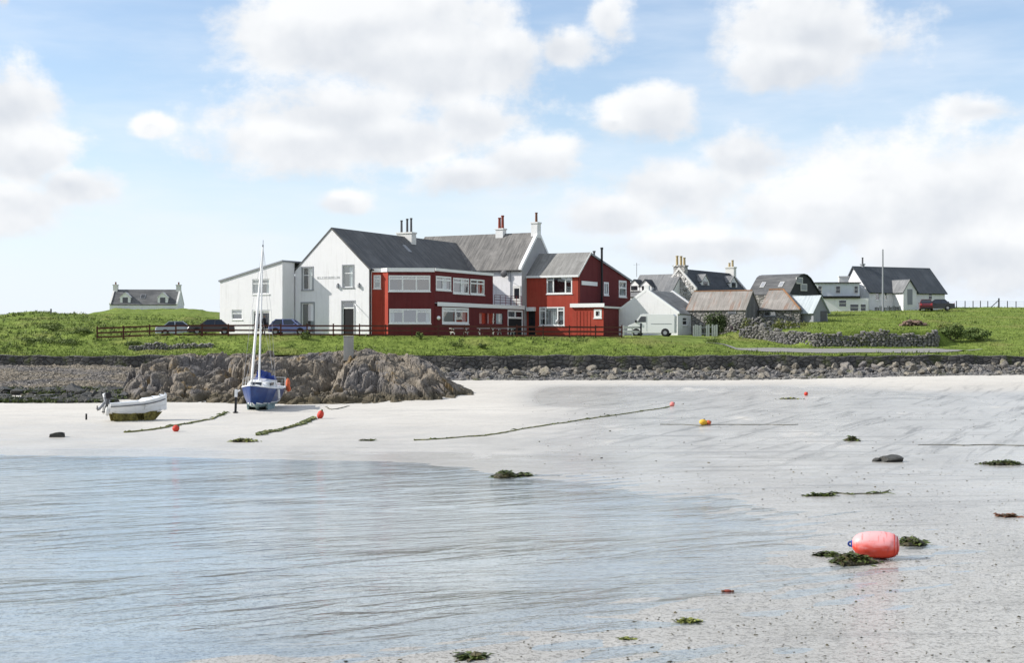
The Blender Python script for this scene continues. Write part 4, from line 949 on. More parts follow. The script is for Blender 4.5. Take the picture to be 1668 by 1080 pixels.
def simple_window(root, u0, u1, v, z0, z1, n=(0, -1), name='window', fm=None, bars=1):
    """window set on a wall face of a far house: raised frame, recessed dark pane"""
    fm = fm or M['white']; N = Vector((n[0], n[1], 0)); S = Vector((-n[1], n[0], 0)); Z = Vector((0, 0, 1))
    if n[0] == 0: c0 = Vector(((u0 + u1) / 2, v, (z0 + z1) / 2))
    else: c0 = Vector((v, (u0 + u1) / 2, (z0 + z1) / 2))
    hw, hh = abs(u1 - u0) / 2, (z1 - z0) / 2; mb = MB(); t = .07
    for s in (-1, 1): mb.obox(c0 + S*s*(hw - t/2) + N*.03, S*t/2, N*.03, Z*hh, fm); mb.obox(c0 + Z*s*(hh - t/2) + N*.03, S*(hw - t - .002), N*.03, Z*t/2, fm)
    if bars: mb.obox(c0 + N*.028, S*(hw - t - .003), N*.02, Z*.03, fm)
    w = mb.build(name, root); pb = MB(); pb.obox(c0 + N*.006, S*(hw - t), N*.004, Z*(hh - t), M['darkglass']); pb.build('pane', w); return w

# white outbuilding beside the red block
f = Frame(1104, 146, 27, 4.9); root = f.root('white_outbuilding', 'single-storey white outbuilding with grey roof behind the parked van', 'outbuilding')
ua_ = f.u_at(1052.5, 0); u0 = 2 * ua_; ze, zr = f.z_at(510.5, 0, 0), f.z_at(473, ua_, 0); v1 = f.v_at(1146, 0)
mb = MB(); sds = gable_walls(mb, u0, 0, 0, v1, -.7, ze, zr, 'v', ua_, {'front': M['white_wall'], 'right': M['white_wall2'], 'back': M['white_wall'], 'left': M['white_wall']}, {'right': [f.on_u(0, 1112, 517, 1120, 530)]}); mb.build('wall', root)
rb = MB(); gable_roof(rb, u0, 0, 0, v1, ze, zr, 'v', ua_, M['slate_c'], ov=.12, end=-.28); rb.build('roof', root)
for vv in (-.02, v1 - .3):
    sk = MB(); sk.extrude([(0.15, vv, ze - .1), (ua_, vv, zr - .1), (ua_, vv, zr + .26), (0.15, vv, ze + .16)], (0, .31, 0), M['white']); sk.extrude([(u0 - .15, vv, ze - .1), (ua_ - .003, vv, zr - .1), (ua_ - .003, vv, zr + .262), (u0 - .15, vv, ze + .16)], (0, .31, 0), M['white']); sk.build('gable_coping', root)
window(root, *sds['right'], f.on_u(0, 1112, 517, 1120, 530), (), .6, M['white'], depth=.1)
mb = MB(); mb.box(ua_ - .25, ua_ + .3, -.01, .5, zr + .02, zr + .55, M['white_wall2']); mb.build('chimney_stub', root)

# rubble-gabled cottage with dormers
f = Frame(1133, 165, 33, 5.3); root = f.root('stone_cottage', 'cottage with whitewashed rubble gable, blue-black slate roof, dormers and ochre chimney pots', 'cottage')
ua_ = f.u_at(1106, 0); u0 = 2 * ua_; ze, zr = f.z_at(471, 0, 0), f.z_at(438, ua_, 0); v1 = f.v_at(1218, 0)
mb = MB(); gable_walls(mb, u0, 0, 0, v1, -1, ze, zr, 'v', ua_, {'front': M['rubble_white'], 'right': M['white_wall2'], 'back': M['white_wall2'], 'left': M['white_wall2']}, {}); mb.build('wall', root)
rb = MB(); gable_roof(rb, u0, 0, 0, v1, ze, zr, 'v', ua_, M['slate_d'], ov=.15, end=-.3); rb.build('roof', root)
for vv in (-.03, v1 - .32):
    sk = MB(); sk.extrude([(0.1, vv, ze - .1), (ua_, vv, zr - .1), (ua_, vv, zr + .25), (0.1, vv, ze + .2)], (0, .33, 0), M['offwhite'])
    sk.extrude([(u0 - .1, vv, ze - .1), (ua_ - .003, vv, zr - .1), (ua_ - .003, vv, zr + .252), (u0 - .1, vv, ze + .2)], (0, .33, 0), M['offwhite']); sk.build('gable_coping', root)
chimney(root, ua_, .45, zr - .6, f.z_at(434, ua_, 0), 1.5, .9, [(-.48, 0, 1.2), (0.05, 0, 1.15), (.5, 0, .95)], M['rubble_white'], M['pot_ochre'], pot_r=.17)
chimney(root, ua_, v1 - .4, zr - .5, f.z_at(437, ua_, v1), 1.2, .8, [(-.2, 0, .55), (.25, 0, .9)], M['offwhite'], M['pot_ochre'], pot_r=.16)
for px, py0, py1 in ((1149, 470, 449), (1195, 471, 452)):
    uu = ua_ * .22; v_ = f.v_at(px, uu); zs = f.z_at(py0, uu, v_); zr2 = f.z_at(py1 - 2, uu, v_)
    dormer(root, (uu, v_, zs), 2.3, 2.6, zs + (zr2 - zs)*.52, zr2, M['white_wall2'], M['slate_e'], axis=(1, 0))
f2 = Frame(1092, 164, 33, 5.3); root = f2.root('grey_roofed_cottage', 'low grey-slated house with a small white dormer joined to the left of the rubble gable', 'cottage')
u0 = f2.u_at(1024, 0); ze, zr = f2.z_at(482, u0/2, 0), f2.z_at(447.5, u0/2, 3)
mb = MB(); gable_walls(mb, u0, 0, 0, 6, -1, ze, zr, 'u', 3, M['white_wall2'], {}); mb.build('wall', root)
rb = MB(); gable_roof(rb, u0, 0, 0, 6, ze, zr, 'u', 3, M['slate_e'], ov=.15, end=.02); rb.build('roof', root)
for px in (1051, 1033):
    v_ = .4; uu = f2.u_at(px, v_); zs, zt = f2.z_at(474, uu, v_), f2.z_at(455.5, uu, v_); dormer(root, (uu, v_, zs), 1.7, 2.4, zs + (zt - zs)*.45, zt, M['white'], M['slate_d'])
an = MB(); uu = f2.u_at(1037, 3); an.tube([(uu, 3, zr - .2), (uu, 3, f2.z_at(428, uu, 3))], .045, M['grey'], 6); an.bar((uu - .5, 3, f2.z_at(431, uu, 3)), (uu + .5, 3, f2.z_at(431, uu, 3)), .03, .03, M['grey']); an.build('aerial', root)

# stone barns with rusting roofs
f = Frame(1214, 147, 27, 5.3); root = f.root('stone_barn', 'old stone barn with long rust-streaked sheet roof and dark end gable', 'barn')
u0 = f.u_at(1118, 0); ze = f.z_at(504, 0, 0); v1 = f.v_at(1238, 0); va = f.v_at(1225.5, 0); zr = f.z_at(474, 0, va)
mb = MB(); gable_walls(mb, u0, 0, 0, v1, -1, ze, zr, 'u', va, {'front': M['barn_stone'], 'right': M['barn_gable'], 'back': M['barn_stone'], 'left': M['barn_stone']}, {}); mb.build('wall', root)
rb = MB(); gable_roof(rb, u0, 0, 0, v1, ze, zr, 'u', va, M['rusty'], ov=.15, end=.08); rb.build('roof', root)
rb = MB(); rb.tube([(u0, va, zr + .06), (0, va, zr + .06)], .09, M['rust'], 6); rb.build('ridge_capping', root)
r_ = f.on_v(0, 1186, 506, 1199, 511); simple_window(root, r_[0], r_[1], 0, r_[2], r_[3], fm=M['plank_grey'])
f = Frame(1302, 149, 27, 5.6); root = f.root('hipped_barn', 'stone barn with grey hipped roof edged by orange rusted hip capping', 'barn')
u0 = f.u_at(1236, 0); ze = f.z_at(503.5, 0, 0); v1 = f.v_at(1332, 0); vm = v1 * .5; ur = f.u_at(1276, vm); zr = f.z_at(472, ur, vm)
hB = [f.on_v(0, 1244, 507, 1264, 515)]
mb = MB()
for a, b_, hs in (((u0, 0), (0, 0), [sub(hB[0], u0)]), ((0, 0), (0, v1), []), ((0, v1), (u0, v1), []), ((u0, v1), (u0, 0), [])):
    L = math.hypot(b_[0]-a[0], b_[1]-a[1]); wall(mb, a, b_, [(0, -1), (L, -1), (L, ze), (0, ze)], hs, M['barn_stone'])
mb.build('wall', root); o = .15; rb = MB()
rb.slab([(u0, -o, ze - .1), (o, -o, ze - .1), (ur, vm, zr), (u0, vm, zr)], .1, M['rusty']); rb.slab([(o, -o, ze - .1), (o, v1 + o, ze - .1), (ur, vm, zr)], .1, M['slate_b']); rb.slab([(u0, v1 + o, ze - .1), (o, v1 + o, ze - .1), (ur, vm, zr), (u0, vm, zr)], .1, M['rusty']); rb.build('roof', root)
rb = MB(); rb.tube([(o, -o, ze - .02), (ur, vm, zr + .06)], .11, M['rust'], 6); rb.tube([(ur, vm, zr + .06), (u0, vm, zr + .06)], .10, M['rust'], 6); rb.build('hip_capping', root)
window(root, (u0, 0), (0, 0), sub(hB[0], u0), (.5,), None, M['plank_grey'], depth=.1)
dp = MB(); dp.tube([(-.9, -.1, -.5), (-.9, -.1, ze - .2)], .05, M['darkgrey'], 6); dp.tube([(u0, -.2, ze - .12), (0, -.2, ze - .12)], .07, M['darkgrey'], 6); dp.build('gutter', root)

# dark mansard barn house
f = Frame(1284, 163, 40, 6.6); root = f.root('black_slated_barn', 'big barn house with rounded black slate-hung gable, rooflights and white lower wall', 'house')
u0 = f.u_at(1218, 0); v1 = f.v_at(1339, 0); z1 = f.z_at(480, 0, 0); vtop = f.v_at(1303, 0); zt = f.z_at(446, 0, vtop); vm = v1 * .5; h = zt - z1
prof = [(0, z1), (v1*.27, z1 + h*.86), (v1*.34, z1 + h*.96), (v1*.43, zt), (v1*.53, z1 + h*.965), (v1*.64, z1 + h*.82), (v1*.80, z1 + h*.44), (v1*.92, z1 + h*.16), (v1, z1)]
mb = MB(); mb.extrude([(0, v, z) for v, z in prof], (-.12, 0, 0), M['black_slate'])
mb.build('gable_cladding', root); mb = MB()
wall(mb, (u0, 0), (0, 0), [(0, -1), (-u0, -1), (-u0, z1 - .01), (0, z1 - .01)], [], M['barn_stone']); wall(mb, (0, 0), (0, v1), [(0, -1), (v1, -1), (v1, z1 - .01), (0, z1 - .01)], [], M['white_wall']); wall(mb, (0, v1), (u0, v1), [(0, -1), (-u0, -1), (-u0, z1 - .01), (0, z1 - .01)], [], M['white_wall']); mb.extrude([(u0, v, z) for v, z in [(0, -1)] + prof + [(v1, -1)]], (.12, 0, 0), M['black_slate']); mb.build('wall', root)
rb = MB()
for i in range(len(prof) - 1):
    (a, za), (b_, zb2) = prof[i], prof[i+1]; inset = 0 * min(1, max(0, (za - z1) / h)); inset2 = 0 * min(1, max(0, (zb2 - z1) / h))
    rb.slab([(u0 - .1 + inset, a, za + .06), (.14, a, za + .06), (.14, b_, zb2 + .06), (u0 - .1 + inset2, b_, zb2 + .06)], .1, M['slate_a'] if i < 4 else M['slate_d'])
rb.build('roof', root)
for px in (1243, 1273): 
    v_ = v1*.15; uu = f.u_at(px, v_); skylight(root, (uu, v_ - .03, z1 + h*.50), (.28, 0, 0), (0, .27*v1*.14, .14*.86*h), fmat=M['offwhite'], m=M['lead'])
for (px, py, hh) in ((1303, 457, .40), (1310, 468, .44)):
    v_ = f.v_at(px, .1); sw = MB(); z_ = f.z_at(py, .1, v_); sw.obox((.03, v_, z_), (.05, 0, 0), (0, .80, 0), (0, 0, hh), M['offwhite']); o_ = sw.build('window', root); pb = MB(); pb.obox((.085, v_, z_), (.008, 0, 0), (0, .68, 0), (0, 0, hh - .1), M['lead']); pb.build('pane', o_)

# timber shed with a pale tin roof
f = Frame(1325, 148.5, -34, 6.0); root = f.root('timber_shed', 'narrow weathered timber shed with pale tin roof below the flat-roofed white house', 'shed')
u1 = f.u_at(1348, 0); ua_ = f.u_at(1336, 0); ze, zr = f.z_at(505, u1/2, 0), f.z_at(481.5, ua_, 0); v1 = 7.5
mb = MB(); gable_walls(mb, 0, u1, 0, v1, -.9, ze, zr, 'v', ua_, M['plank_grey'], {}); mb.build('wall', root)
rb = MB(); gable_roof(rb, 0, u1, 0, v1, ze, zr, 'v', ua_, M['tin'], ov=.3, end=.2, t=.06); rb.build('roof', root)
db = MB(); db.box(u1*.5, u1*.92, -.05, -.003, -.7, ze - .1, M['darkgrey']); db.build('door', root)
# open lean-to store between barn and shed
f = Frame(1303, 152.5, 20, 6.0); root = f.root('lean_to_store', 'dark open-fronted lean-to between the hipped barn and the timber shed', 'lean-to')
u1 = f.u_at(1326, 0); zt = f.z_at(497, 0, 0)
mb = MB(); mb.box(0, u1, 1.8, 2.0, -.9, zt - .3, M['plank_grey']); mb.box(0, .15, 0, 1.8, -.9, zt - .1, M['plank_grey']); mb.box(u1*.45, u1, .02, .14, -.9, zt - .7, M['plank_grey']); mb.build('wall', root)
rb = MB(); rb.slab([(-.2, -.3, zt), (u1 + .1, -.3, zt - .05), (u1 + .1, 2.2, zt + .5), (-.2, 2.2, zt + .55)], .1, M['slate_d']); rb.build('roof', root)

# flat-roofed white house
f = Frame(1329, 186, 6, 7.3); root = f.root('flat_roofed_house', 'flat-roofed white house with blue-grey clad upper floor and a black roof band', 'house')
u1 = f.u_at(1400, 0); zt = f.z_at(461.5, 3, 0); zm = f.z_at(486, 3, -1.2); ul_ = f.u_at(1341, -1.6); ur_ = f.u_at(1415, -1.6)
mb = MB(); mb.box(0, u1, 0, 7, -1, zt, M['pale_wall']); mb.build('wall', root); mb = MB(); mb.box(ul_, ur_, -1.6, -.003, -1, zm, M['white_wall']); mb.build('porch_wall', root)
rb = MB(); rb.box(-.2, u1 + .2, -.25, 7.2, zt, zt + .16, M['darkgrey']); rb.build('roof', root); rb = MB(); rb.box(ul_ - .1, f.u_at(1401, -1.6), -1.85, -.004, zm, zm + .3, M['black']); rb.build('porch_roof', root)
for (a, b_) in ((1332, 1339), (1361, 1369), (1391, 1398)):
    r_ = f.on_v(0, a, 465.5, b_, 478); simple_window(root, r_[0], r_[1], 0, r_[2], r_[3], fm=M['offwhite'])
for (a, b_, c, d) in ((1384, 1399, 495, 507), (1401, 1411, 495, 507), (1366, 1379, 488.5, 500)):
    r_ = f.on_v(-1.6, a, c, b_, d); simple_window(root, r_[0], r_[1], -1.6, r_[2], r_[3], fm=M['white'])
chimney(root, f.u_at(1374, 4), 4, zt, zt + 1.0, 1.3, .9, [], M['offwhite'], M['pot_red'])

# white bungalow on the rise
f = Frame(1416, 188, 66, 8.4); root = f.root('white_bungalow', 'white bungalow with long charcoal tiled roof and a small gabled porch on the green rise', 'bungalow')
u0 = f.u_at(1371, 0); ua_ = u0 * .56; v1 = f.v_at(1539, 0); ze, zr = f.z_at(473, 0, 0), f.z_at(434, ua_, 0)
holes = [f.on_u(0, a, 473.5, b_, c) for a, b_, c in ((1426, 1433, 489), (1441, 1445, 489))]
mb = MB(); sds = gable_walls(mb, u0, 0, 0, v1, -1.5, ze, zr, 'v', ua_, M['white_wall'], {'right': [(a, b_, c, ze - .12) for a, b_, c, d in holes]}); mb.build('wall', root)
rb = MB(); gable_roof(rb, u0, 0, 0, v1, ze, zr, 'v', ua_, M['tile_dark'], ov=.35, end=.25); rb.build('roof', root)
for h_ in holes: window(root, *sds['right'], (h_[0], h_[1], h_[2], ze - .12), (), .5, M['white'], depth=.1, fw=.07)
for a, b_ in ((1512, 1518),): 
    r_ = f.on_u(0, a, 474, b_, 488); simple_window(root, r_[0], r_[1], .0, r_[2], min(r_[3], ze - .1), n=(1, 0))
chimney(root, ua_, f.v_at(1405, ua_), zr - .3, zr + .25, .4, .4, [(0, 0, .9)], M['lead'], M['darkgrey'], pot_r=.13)
va, vb_ = f.v_at(1465, 0), f.v_at(1496, 0); vm = f.v_at(1481.5, 0) ; pk = 2.2
zpe, zpr = f.z_at(473, pk, vm), f.z_at(455.5, pk, vm)
va, vm, vb_ = f.v_at(1471.5, pk), f.v_at(1481.5, pk), f.v_at(1493, pk)
mb = MB(); mb.extrude([(pk, va, -1), (pk, vb_, -1), (pk, vb_, zpe), (pk, vm, zpr), (pk, va, zpe)], (-pk - 1.2, 0, 0), M['white_wall2']); po = mb.build('porch', root)
rb = MB(); s_ = (zpr - zpe) / (vm - va)
rb.slab([(pk + .2, va - .3, zpe - .3*s_ + .05), (pk + .2, vm, zpr + .06), (-3.0, vm, zpr + .06), (-2.0, va - .3, zpe - .3*s_ + .05)], .1, M['slate_e']); rb.slab([(pk + .2, vb_ + .3, zpe - .3*s_ + .05), (pk + .2, vm + .003, zpr + .063), (-3.0, vm + .003, zpr + .063), (-2.0, vb_ + .3, zpe - .3*s_ + .05)], .1, M['tile_dark']); rb.build('porch_roof', po)
db = MB(); r_ = f.on_u(pk, 1478, 471, 1486, 496); db.box(pk + .003, pk + .05, r_[0], r_[1], r_[2], r_[3], M['plank_grey']); db.build('door', po)

# cottage on the left skyline
f = Frame(178.5, 236, -3, 9.3); root = f.root('hilltop_cottage', 'lone white cottage with dark roof, two white dormers and end chimneys on the left skyline', 'cottage')
u1 = f.u_at(289, 0); ze, zr = f.z_at(495.5, u1/2, 0), f.z_at(472, u1/2, 3)
mb = MB(); gable_walls(mb, 0, u1, 0, 6, -1.5, ze, zr, 'u', 3, M['white_wall'], {}); mb.build('wall', root)
rb = MB(); gable_roof(rb, 0, u1, 0, 6, ze, zr, 'u', 3, M['slate_a'], ov=.15, end=-.2); rb.build('roof', root)
for uu in (-.05, u1 - .25): sk = MB(); sk.extrude([(uu, -.15, ze - .1), (uu, 3, zr - .1), (uu, 3, zr + .2), (uu, -.15, ze + .15)], (.3, 0, 0), M['offwhite']); sk.extrude([(uu, 6.15, ze - .1), (uu, 3.003, zr - .1), (uu, 3.003, zr + .202), (uu, 6.15, ze + .15)], (.3, 0, 0), M['offwhite']); sk.build('gable_coping', root)
for uu in (.35, u1 - .35): chimney(root, uu, 3, zr - .4, zr + .75, .75, .9, [(0, 0, .45)], M['offwhite'], M['pot_brown'], pot_r=.15)
for px in (204, 265): v_ = .25; uu = f.u_at(px, v_); dormer(root, (uu, v_, ze - .1), 1.75, 2.0, ze + 1.25, ze + 2.05, M['white'], M['offwhite'])
uu = f.u_at(233, 1.5); skylight(root, (uu, 1.5, ze + (zr-ze)*.5 + .07), (.42, 0, 0), (0, .4, .4*(zr-ze)/3), m=M['darkglass'], fmat=M['grey'])

# ------------------------------------------------------------------ sea wall, rocks, shingle
sw = MB(); x = -150.0; r_ = random.Random(5)
xs = np.arange(-150, 150.1, .5); top = [zpy(580, WALL_D) + .05*math.sin(q*.37) + .05*math.sin(q*1.9) for q in xs]
for i in range(len(xs) - 1):
    a, b_ = xs[i], xs[i+1]; ja, jb = .06*math.sin(a*1.7), .06*math.sin(b_*1.7)
    fr = WALL_D - .55
    sw.face([(a, fr - .1 + ja, .6), (b_, fr - .1 + jb, .6), (b_, fr + .12 + jb, top[i+1]), (a, fr + .12 + ja, top[i])], M['seawall'])
    sw.face([(a, fr + .12 + ja, top[i]), (b_, fr + .12 + jb, top[i+1]), (b_, WALL_D + .4, top[i+1] + .04), (a, WALL_D + .4, top[i] + .04)], M['seawall'])
    sw.face([(a, WALL_D + .4, top[i] + .04), (b_, WALL_D + .4, top[i+1] + .04), (b_, WALL_D + .4, .6), (a, WALL_D + .4, .6)], M['seawall'])
tag(sw.build('sea_wall'), 'long dark stone sea wall holding back the green bank along the beach', 'wall')

def rock_mesh(name, seed, m, sub_=2, squash=.72, rough=.35):
    bm = bmesh.new(); bmesh.ops.create_icosphere(bm, subdivisions=sub_, radius=1.0); r_ = random.Random(seed)
    # chop with random planes for broken faces, then roughen
    planes = []
    for _ in range(11):
        n = Vector((r_.gauss(0, 1), r_.gauss(0, 1), r_.gauss(0, 1))).normalized(); planes.append((n, r_.uniform(.42, .80)))
    off = Vector((seed * 3.1, seed * 1.7, 0))
    for v in bm.verts:
        for n, d in planes:
            k_ = v.co.dot(n)
            if k_ > d: v.co -= n * (k_ - d)
        v.co *= 1 + rough * .5 * mnoise.noise(v.co * 1.8 + off); v.co.z *= squash
    me = bpy.data.meshes.new(name); bm.to_mesh(me); bm.free(); me.materials.append(m); return me
ROCKS = [rock_mesh('boulder', i + 1, M['boulder']) for i in range(12)]
r_ = random.Random(11); nb = 0; spots = []
for row in range(4):
    D = 119.0 - row * .72; px = 708.0 if row else 716
    while px < 1672:
        s = r_.uniform(.21, .50) * (1.15 if px > 1150 else 1.0)
        if r_.random() < .14: s *= 1.4
        base = (.55, .38, .18, -.02)[row]; spots.append((px, D + r_.uniform(-.4, .4), s, base + r_.uniform(-.18, .18)))
        px += s * 2.35 * F / D * r_.uniform(.85, 1.25)
    if row == 3: pass
for (px, D, s, dz) in spots:
    if nb >= 298: break
    x = (px - CX) / F * D
    o = bpy.data.objects.new('boulder', r_.choice(ROCKS)); COL.objects.link(o)
    o.location = (x, D, sz(x, D) + dz + s*.25); o.scale = (s * r_.uniform(.9, 1.25), s * r_.uniform(.8, 1.1), s * r_.uniform(.8, 1.15))
    o.rotation_euler = (r_.uniform(-.8, .8), r_.uniform(-.8, .8), r_.uniform(0, 6.28))
    tag(o, 'grey lichened boulder heaped with others against the foot of the sea wall', 'boulder', 'boulders along the foot of the sea wall'); nb += 1
print('boulders', nb, len(spots))
def scatter(name, n, meshes_fn, place, m, seed, smin, smax, **kw):
    """many tiny stones in one mesh: place(rng) -> x, y, z"""
    V = []; Fc = []; c = 0; r2 = np.random.default_rng(seed)
    bm = bmesh.new(); bmesh.ops.create_icosphere(bm, subdivisions=1, radius=1.0); bv = np.array([v.co[:] for v in bm.verts]); bf = np.array([[v.index for v in f_.verts] for f_ in bm.faces]); bm.free()
    X, Y, Z = place(r2, n); n = len(X)
    S = r2.uniform(smin, smax, n) * np.where(r2.random(n) < .1, 1.7, 1)
    for i in range(n):
        a = r2.uniform(0, 6.28); ca, sa = math.cos(a), math.sin(a); q = bv * (1 + .30 * r2.standard_normal((len(bv), 1))) * np.array([1.25, .85, .62]) * S[i]
        V.append(np.stack([q[:, 0]*ca - q[:, 1]*sa + X[i], q[:, 0]*sa + q[:, 1]*ca + Y[i], q[:, 2] + Z[i]], -1)); Fc.append(bf + c); c += len(bv)
    return mesh_np(name, np.concatenate(V), np.concatenate(Fc), m, smooth=False)
def _shingle(r2, n):
    D = 95.5 + (119.6 - 95.5) * r2.random(n)**.75; px = r2.uniform(-160, 300, n); x = (px - CX) / F * D
    keep = (px < 330 - (119.5 - D) * 7) & (D > 97.5 - 3*r2.random(n)); x, D = x[keep], D[keep]
    return x, D, sand_z(x, D) + .02
tag(scatter('shingle', 13000, None, _shingle, M['pebble'], 3, .06, .16), kind='stuff')
def _toe(r2, n):
    D = r2.uniform(115.9, 119.4, n); px = r2.uniform(712, 1700, n); x = (px - CX) / F * D; return x, D, sand_z(x, D) + .55*sstep(D, 116.4, 119) - .02
tag(scatter('small_rubble', 4200, None, _toe, M['wallstone'], 4, .09, .24), kind='stuff')

# rocky outcrop
us = (np.linspace(172, 792, 400) - CX) / F; Ds = np.linspace(90.5, 117, 300); Dg, Ug = np.meshgrid(Ds, us, indexing='ij'); Xg = Ug * Dg; PX = CX + F * Ug
topy = np.interp(PX, [172,196,210,228,250,285,320,355,395,430,470,510,545,575,600,640,680,712,728,745,768,780,792], [662,648,628,600,590,582,578,577,577,580,580,577,573,567,570,580,588,602,619,628,637,646,662])
basey = np.interp(PX, [172,196,240,330,390,480,560,640,700,745,770,792], [652,656,657,656,658,659,658,656,653,651,650,648])
crestD = np.interp(PX, [172, 230, 330, 430, 600, 700, 792], [101, 105, 107, 107, 106, 104, 101]); baseD = (H - .27) * F / (basey - CY)
zc = H + (CY - topy) * crestD / F; sbz = sand_z(Xg, Dg)
t_ = np.clip((Dg - baseD) / (crestD - baseD), -.3, 1); back = np.clip((Dg - crestD) / (117 - crestD), 0, 1)
env = np.where(Dg < crestD, np.sign(t_) * np.abs(t_)**.72, 1 - back**1.6)
XL = Xg + 16 + 1.0 * (fbm(Xg*.5, Dg*.5, 3, 71) - .5); YL = Dg - 101 + 1.6 * (fbm(Xg*.5, Dg*.5, 3, 77) - .5)
def strata(angle, s0):
    c_, s_ = math.cos(angle), math.sin(angle); rx = XL*c_ + YL*s_; ry = -XL*s_ + YL*c_
    f1, e1 = facets(rx*.24, ry*.42, s0, 1.3); f2, e2 = facets(rx*.6, ry*1.05, s0 + 2, 1.2); f3, e3 = facets(rx*1.6, ry*2.6, s0 + 3, 1.2)
    return (f1 - .5) * 1.15 + (f2 - .5) * .60 + (f3 - .5) * .36 - .80*np.exp(-e1*15) - .42*np.exp(-e2*16) - .16*np.exp(-e3*12) + (fbm(XL*1.1, YL*1.1, 3, 19) - .5)*.3
wR = sstep(PX + 50*(fbm(Xg*.6, Dg*.6, 2, 5) - .5), 585, 640)
det = strata(R(50), 1) * (1 - wR) + strata(R(-42), 40) * wR
edge = sstep(t_, -.04, .22) * np.where(Dg > crestD, .7, 1)
cleft = np.exp(-((PX - (486 + (Dg - baseD) / (crestD - baseD) * 80)) / 20)**2) * sstep(t_, .15, .4) * sstep(t_, .98, .75)
env = np.where(Dg < crestD, np.sign(t_) * np.abs(t_)**.86, env)
Zg = sbz - .30 + (zc - sbz + .22) * env + (det + .10) * edge * (.25 + .75*sstep(PX, 775, 715)) * (.4 + .6*sstep(PX, 176, 215)) * np.where(t_ > .8, .62, 1.0) - 1.0 * cleft
Zg = np.where(env <= 0, sbz - .5, Zg)
V = np.stack([Xg, Dg, Zg], -1).reshape(-1, 3)
oc = mesh_np('rock_outcrop', V, grid_faces(*Xg.shape), M['rock'], smooth=False)
tag(oc, 'craggy grey outcrop of folded rock with ochre lichen rising from the beach beside the boats', 'rock')
def outz(px, D):
    i = int(np.argmin(abs(Ds - D))); j = int(np.argmin(abs((CX + F*us) - px))); return float(Zg[i, j])
# concrete post on the outcrop
D = 105.0; x = (568 - CX) / F * D; zb = outz(568, D) - .2
mb = MB(); mb.prism([(x - .35, D - .35), (x + .35, D - .35), (x + .35, D + .35), (x - .35, D + .35)], zb, zpy(549, D), M['concrete']); mb.box(x - .38, x + .38, D - .38, D + .38, zpy(549, D) + .002, zpy(549, D) + .1, M['concrete'])
tag(mb.build('concrete_post', bevel=.03), 'squat square concrete post standing on top of the rocky outcrop', 'post')

# dry-stone walls: courses of separate field stones in one mesh
def stone_wall(name, path, hts, label, seed, depth=.5, size=.34):
    V = []; Fc = []; c = 0; r2 = random.Random(seed)
    P = [Vector((*q, 0)) for q in path]; seg = [(P[i+1] - P[i]).length for i in range(len(P) - 1)]; L = sum(seg)
    def along(s):
        i = 0
        while i < len(seg) - 1 and s > seg[i]: s -= seg[i]; i += 1
        t = min(1, s / seg[i]); return P[i].lerp(P[i+1], t), (P[i+1] - P[i]).normalized(), i + t
    bm = bmesh.new(); bmesh.ops.create_icosphere(bm, subdivisions=1, radius=1.0); bv = np.array([v.co[:] for v in bm.verts]); bv = np.sign(bv) * np.abs(bv)**.72; bf = np.array([[v.index for v in f_.verts] for f_ in bm.faces]); bm.free()
    course = 0; zc_ = 0.0; top = max(hts)
    while zc_ < top + .2:
        ch = size * r2.uniform(.50, .80); s = r2.uniform(-.3, 0)
        while s < L:
            st = size * r2.uniform(.7, 1.7); p, d, i = along(max(0, min(L, s + st/2))); hh = np.interp(i, range(len(hts)), hts) * (1 + .10*math.sin(s*.9) + .07*math.sin(s*2.7 + 1)); n = Vector((d.y, -d.x, 0))
            if zc_ + ch*.4 < hh:
                z = gz(p.x, p.y - .35) - .15 + zc_ + .08*math.sin(s*1.3); h_ = ch * r2.uniform(.85, 1.35); q = p + n * (r2.uniform(-.08, .08) - .12*zc_/top)
                loc = bv * (1 + .13 * np.array([[r2.gauss(0, 1)] for _ in range(len(bv))])) * np.array([st * .56, depth * .55, h_ * .62]); a = math.atan2(d.y, d.x) + r2.uniform(-.12, .12); ca, sa = math.cos(a), math.sin(a); tl = r2.uniform(-.15, .15)
                V.append(np.stack([loc[:, 0]*ca - loc[:, 1]*sa + q.x, loc[:, 0]*sa + loc[:, 1]*ca + q.y, loc[:, 2] + loc[:, 0]*tl + z + h_/2], -1)); Fc.append(bf + c); c += len(bv)
            s += st
        zc_ += ch
    o = mesh_np(name, np.concatenate(V), np.concatenate(Fc), M['wallstone'], smooth=False); return tag(o, label, 'wall')
pp = lambda px, D: ((px - CX) / F * D, D)
stone_wall('field_wall', [pp(1205, 138.6), pp(1240, 137.0), pp(1285, 133.2), pp(1330, 131.0), pp(1400, 130.8), pp(1528, 131.1)], [1.0, 1.5, 1.5, 1.4, 1.5, 1.5], 'dry-stone retaining wall of mixed grey stones below the field beside the road', 21)
stone_wall('low_wall', [pp(212, 124.2), pp(270, 124.0), pp(345, 124.2)], [.5, .75, .45], 'low dark dry-stone wall in the grass left of the outcrop', 22, size=.26)
stone_wall('garden_wall', [pp(1195, 141.5), pp(1240, 140.5), pp(1300, 139.5)], [1.1, 1.35, .7], 'tumbled overgrown stone wall in front of the barns', 23, size=.36)
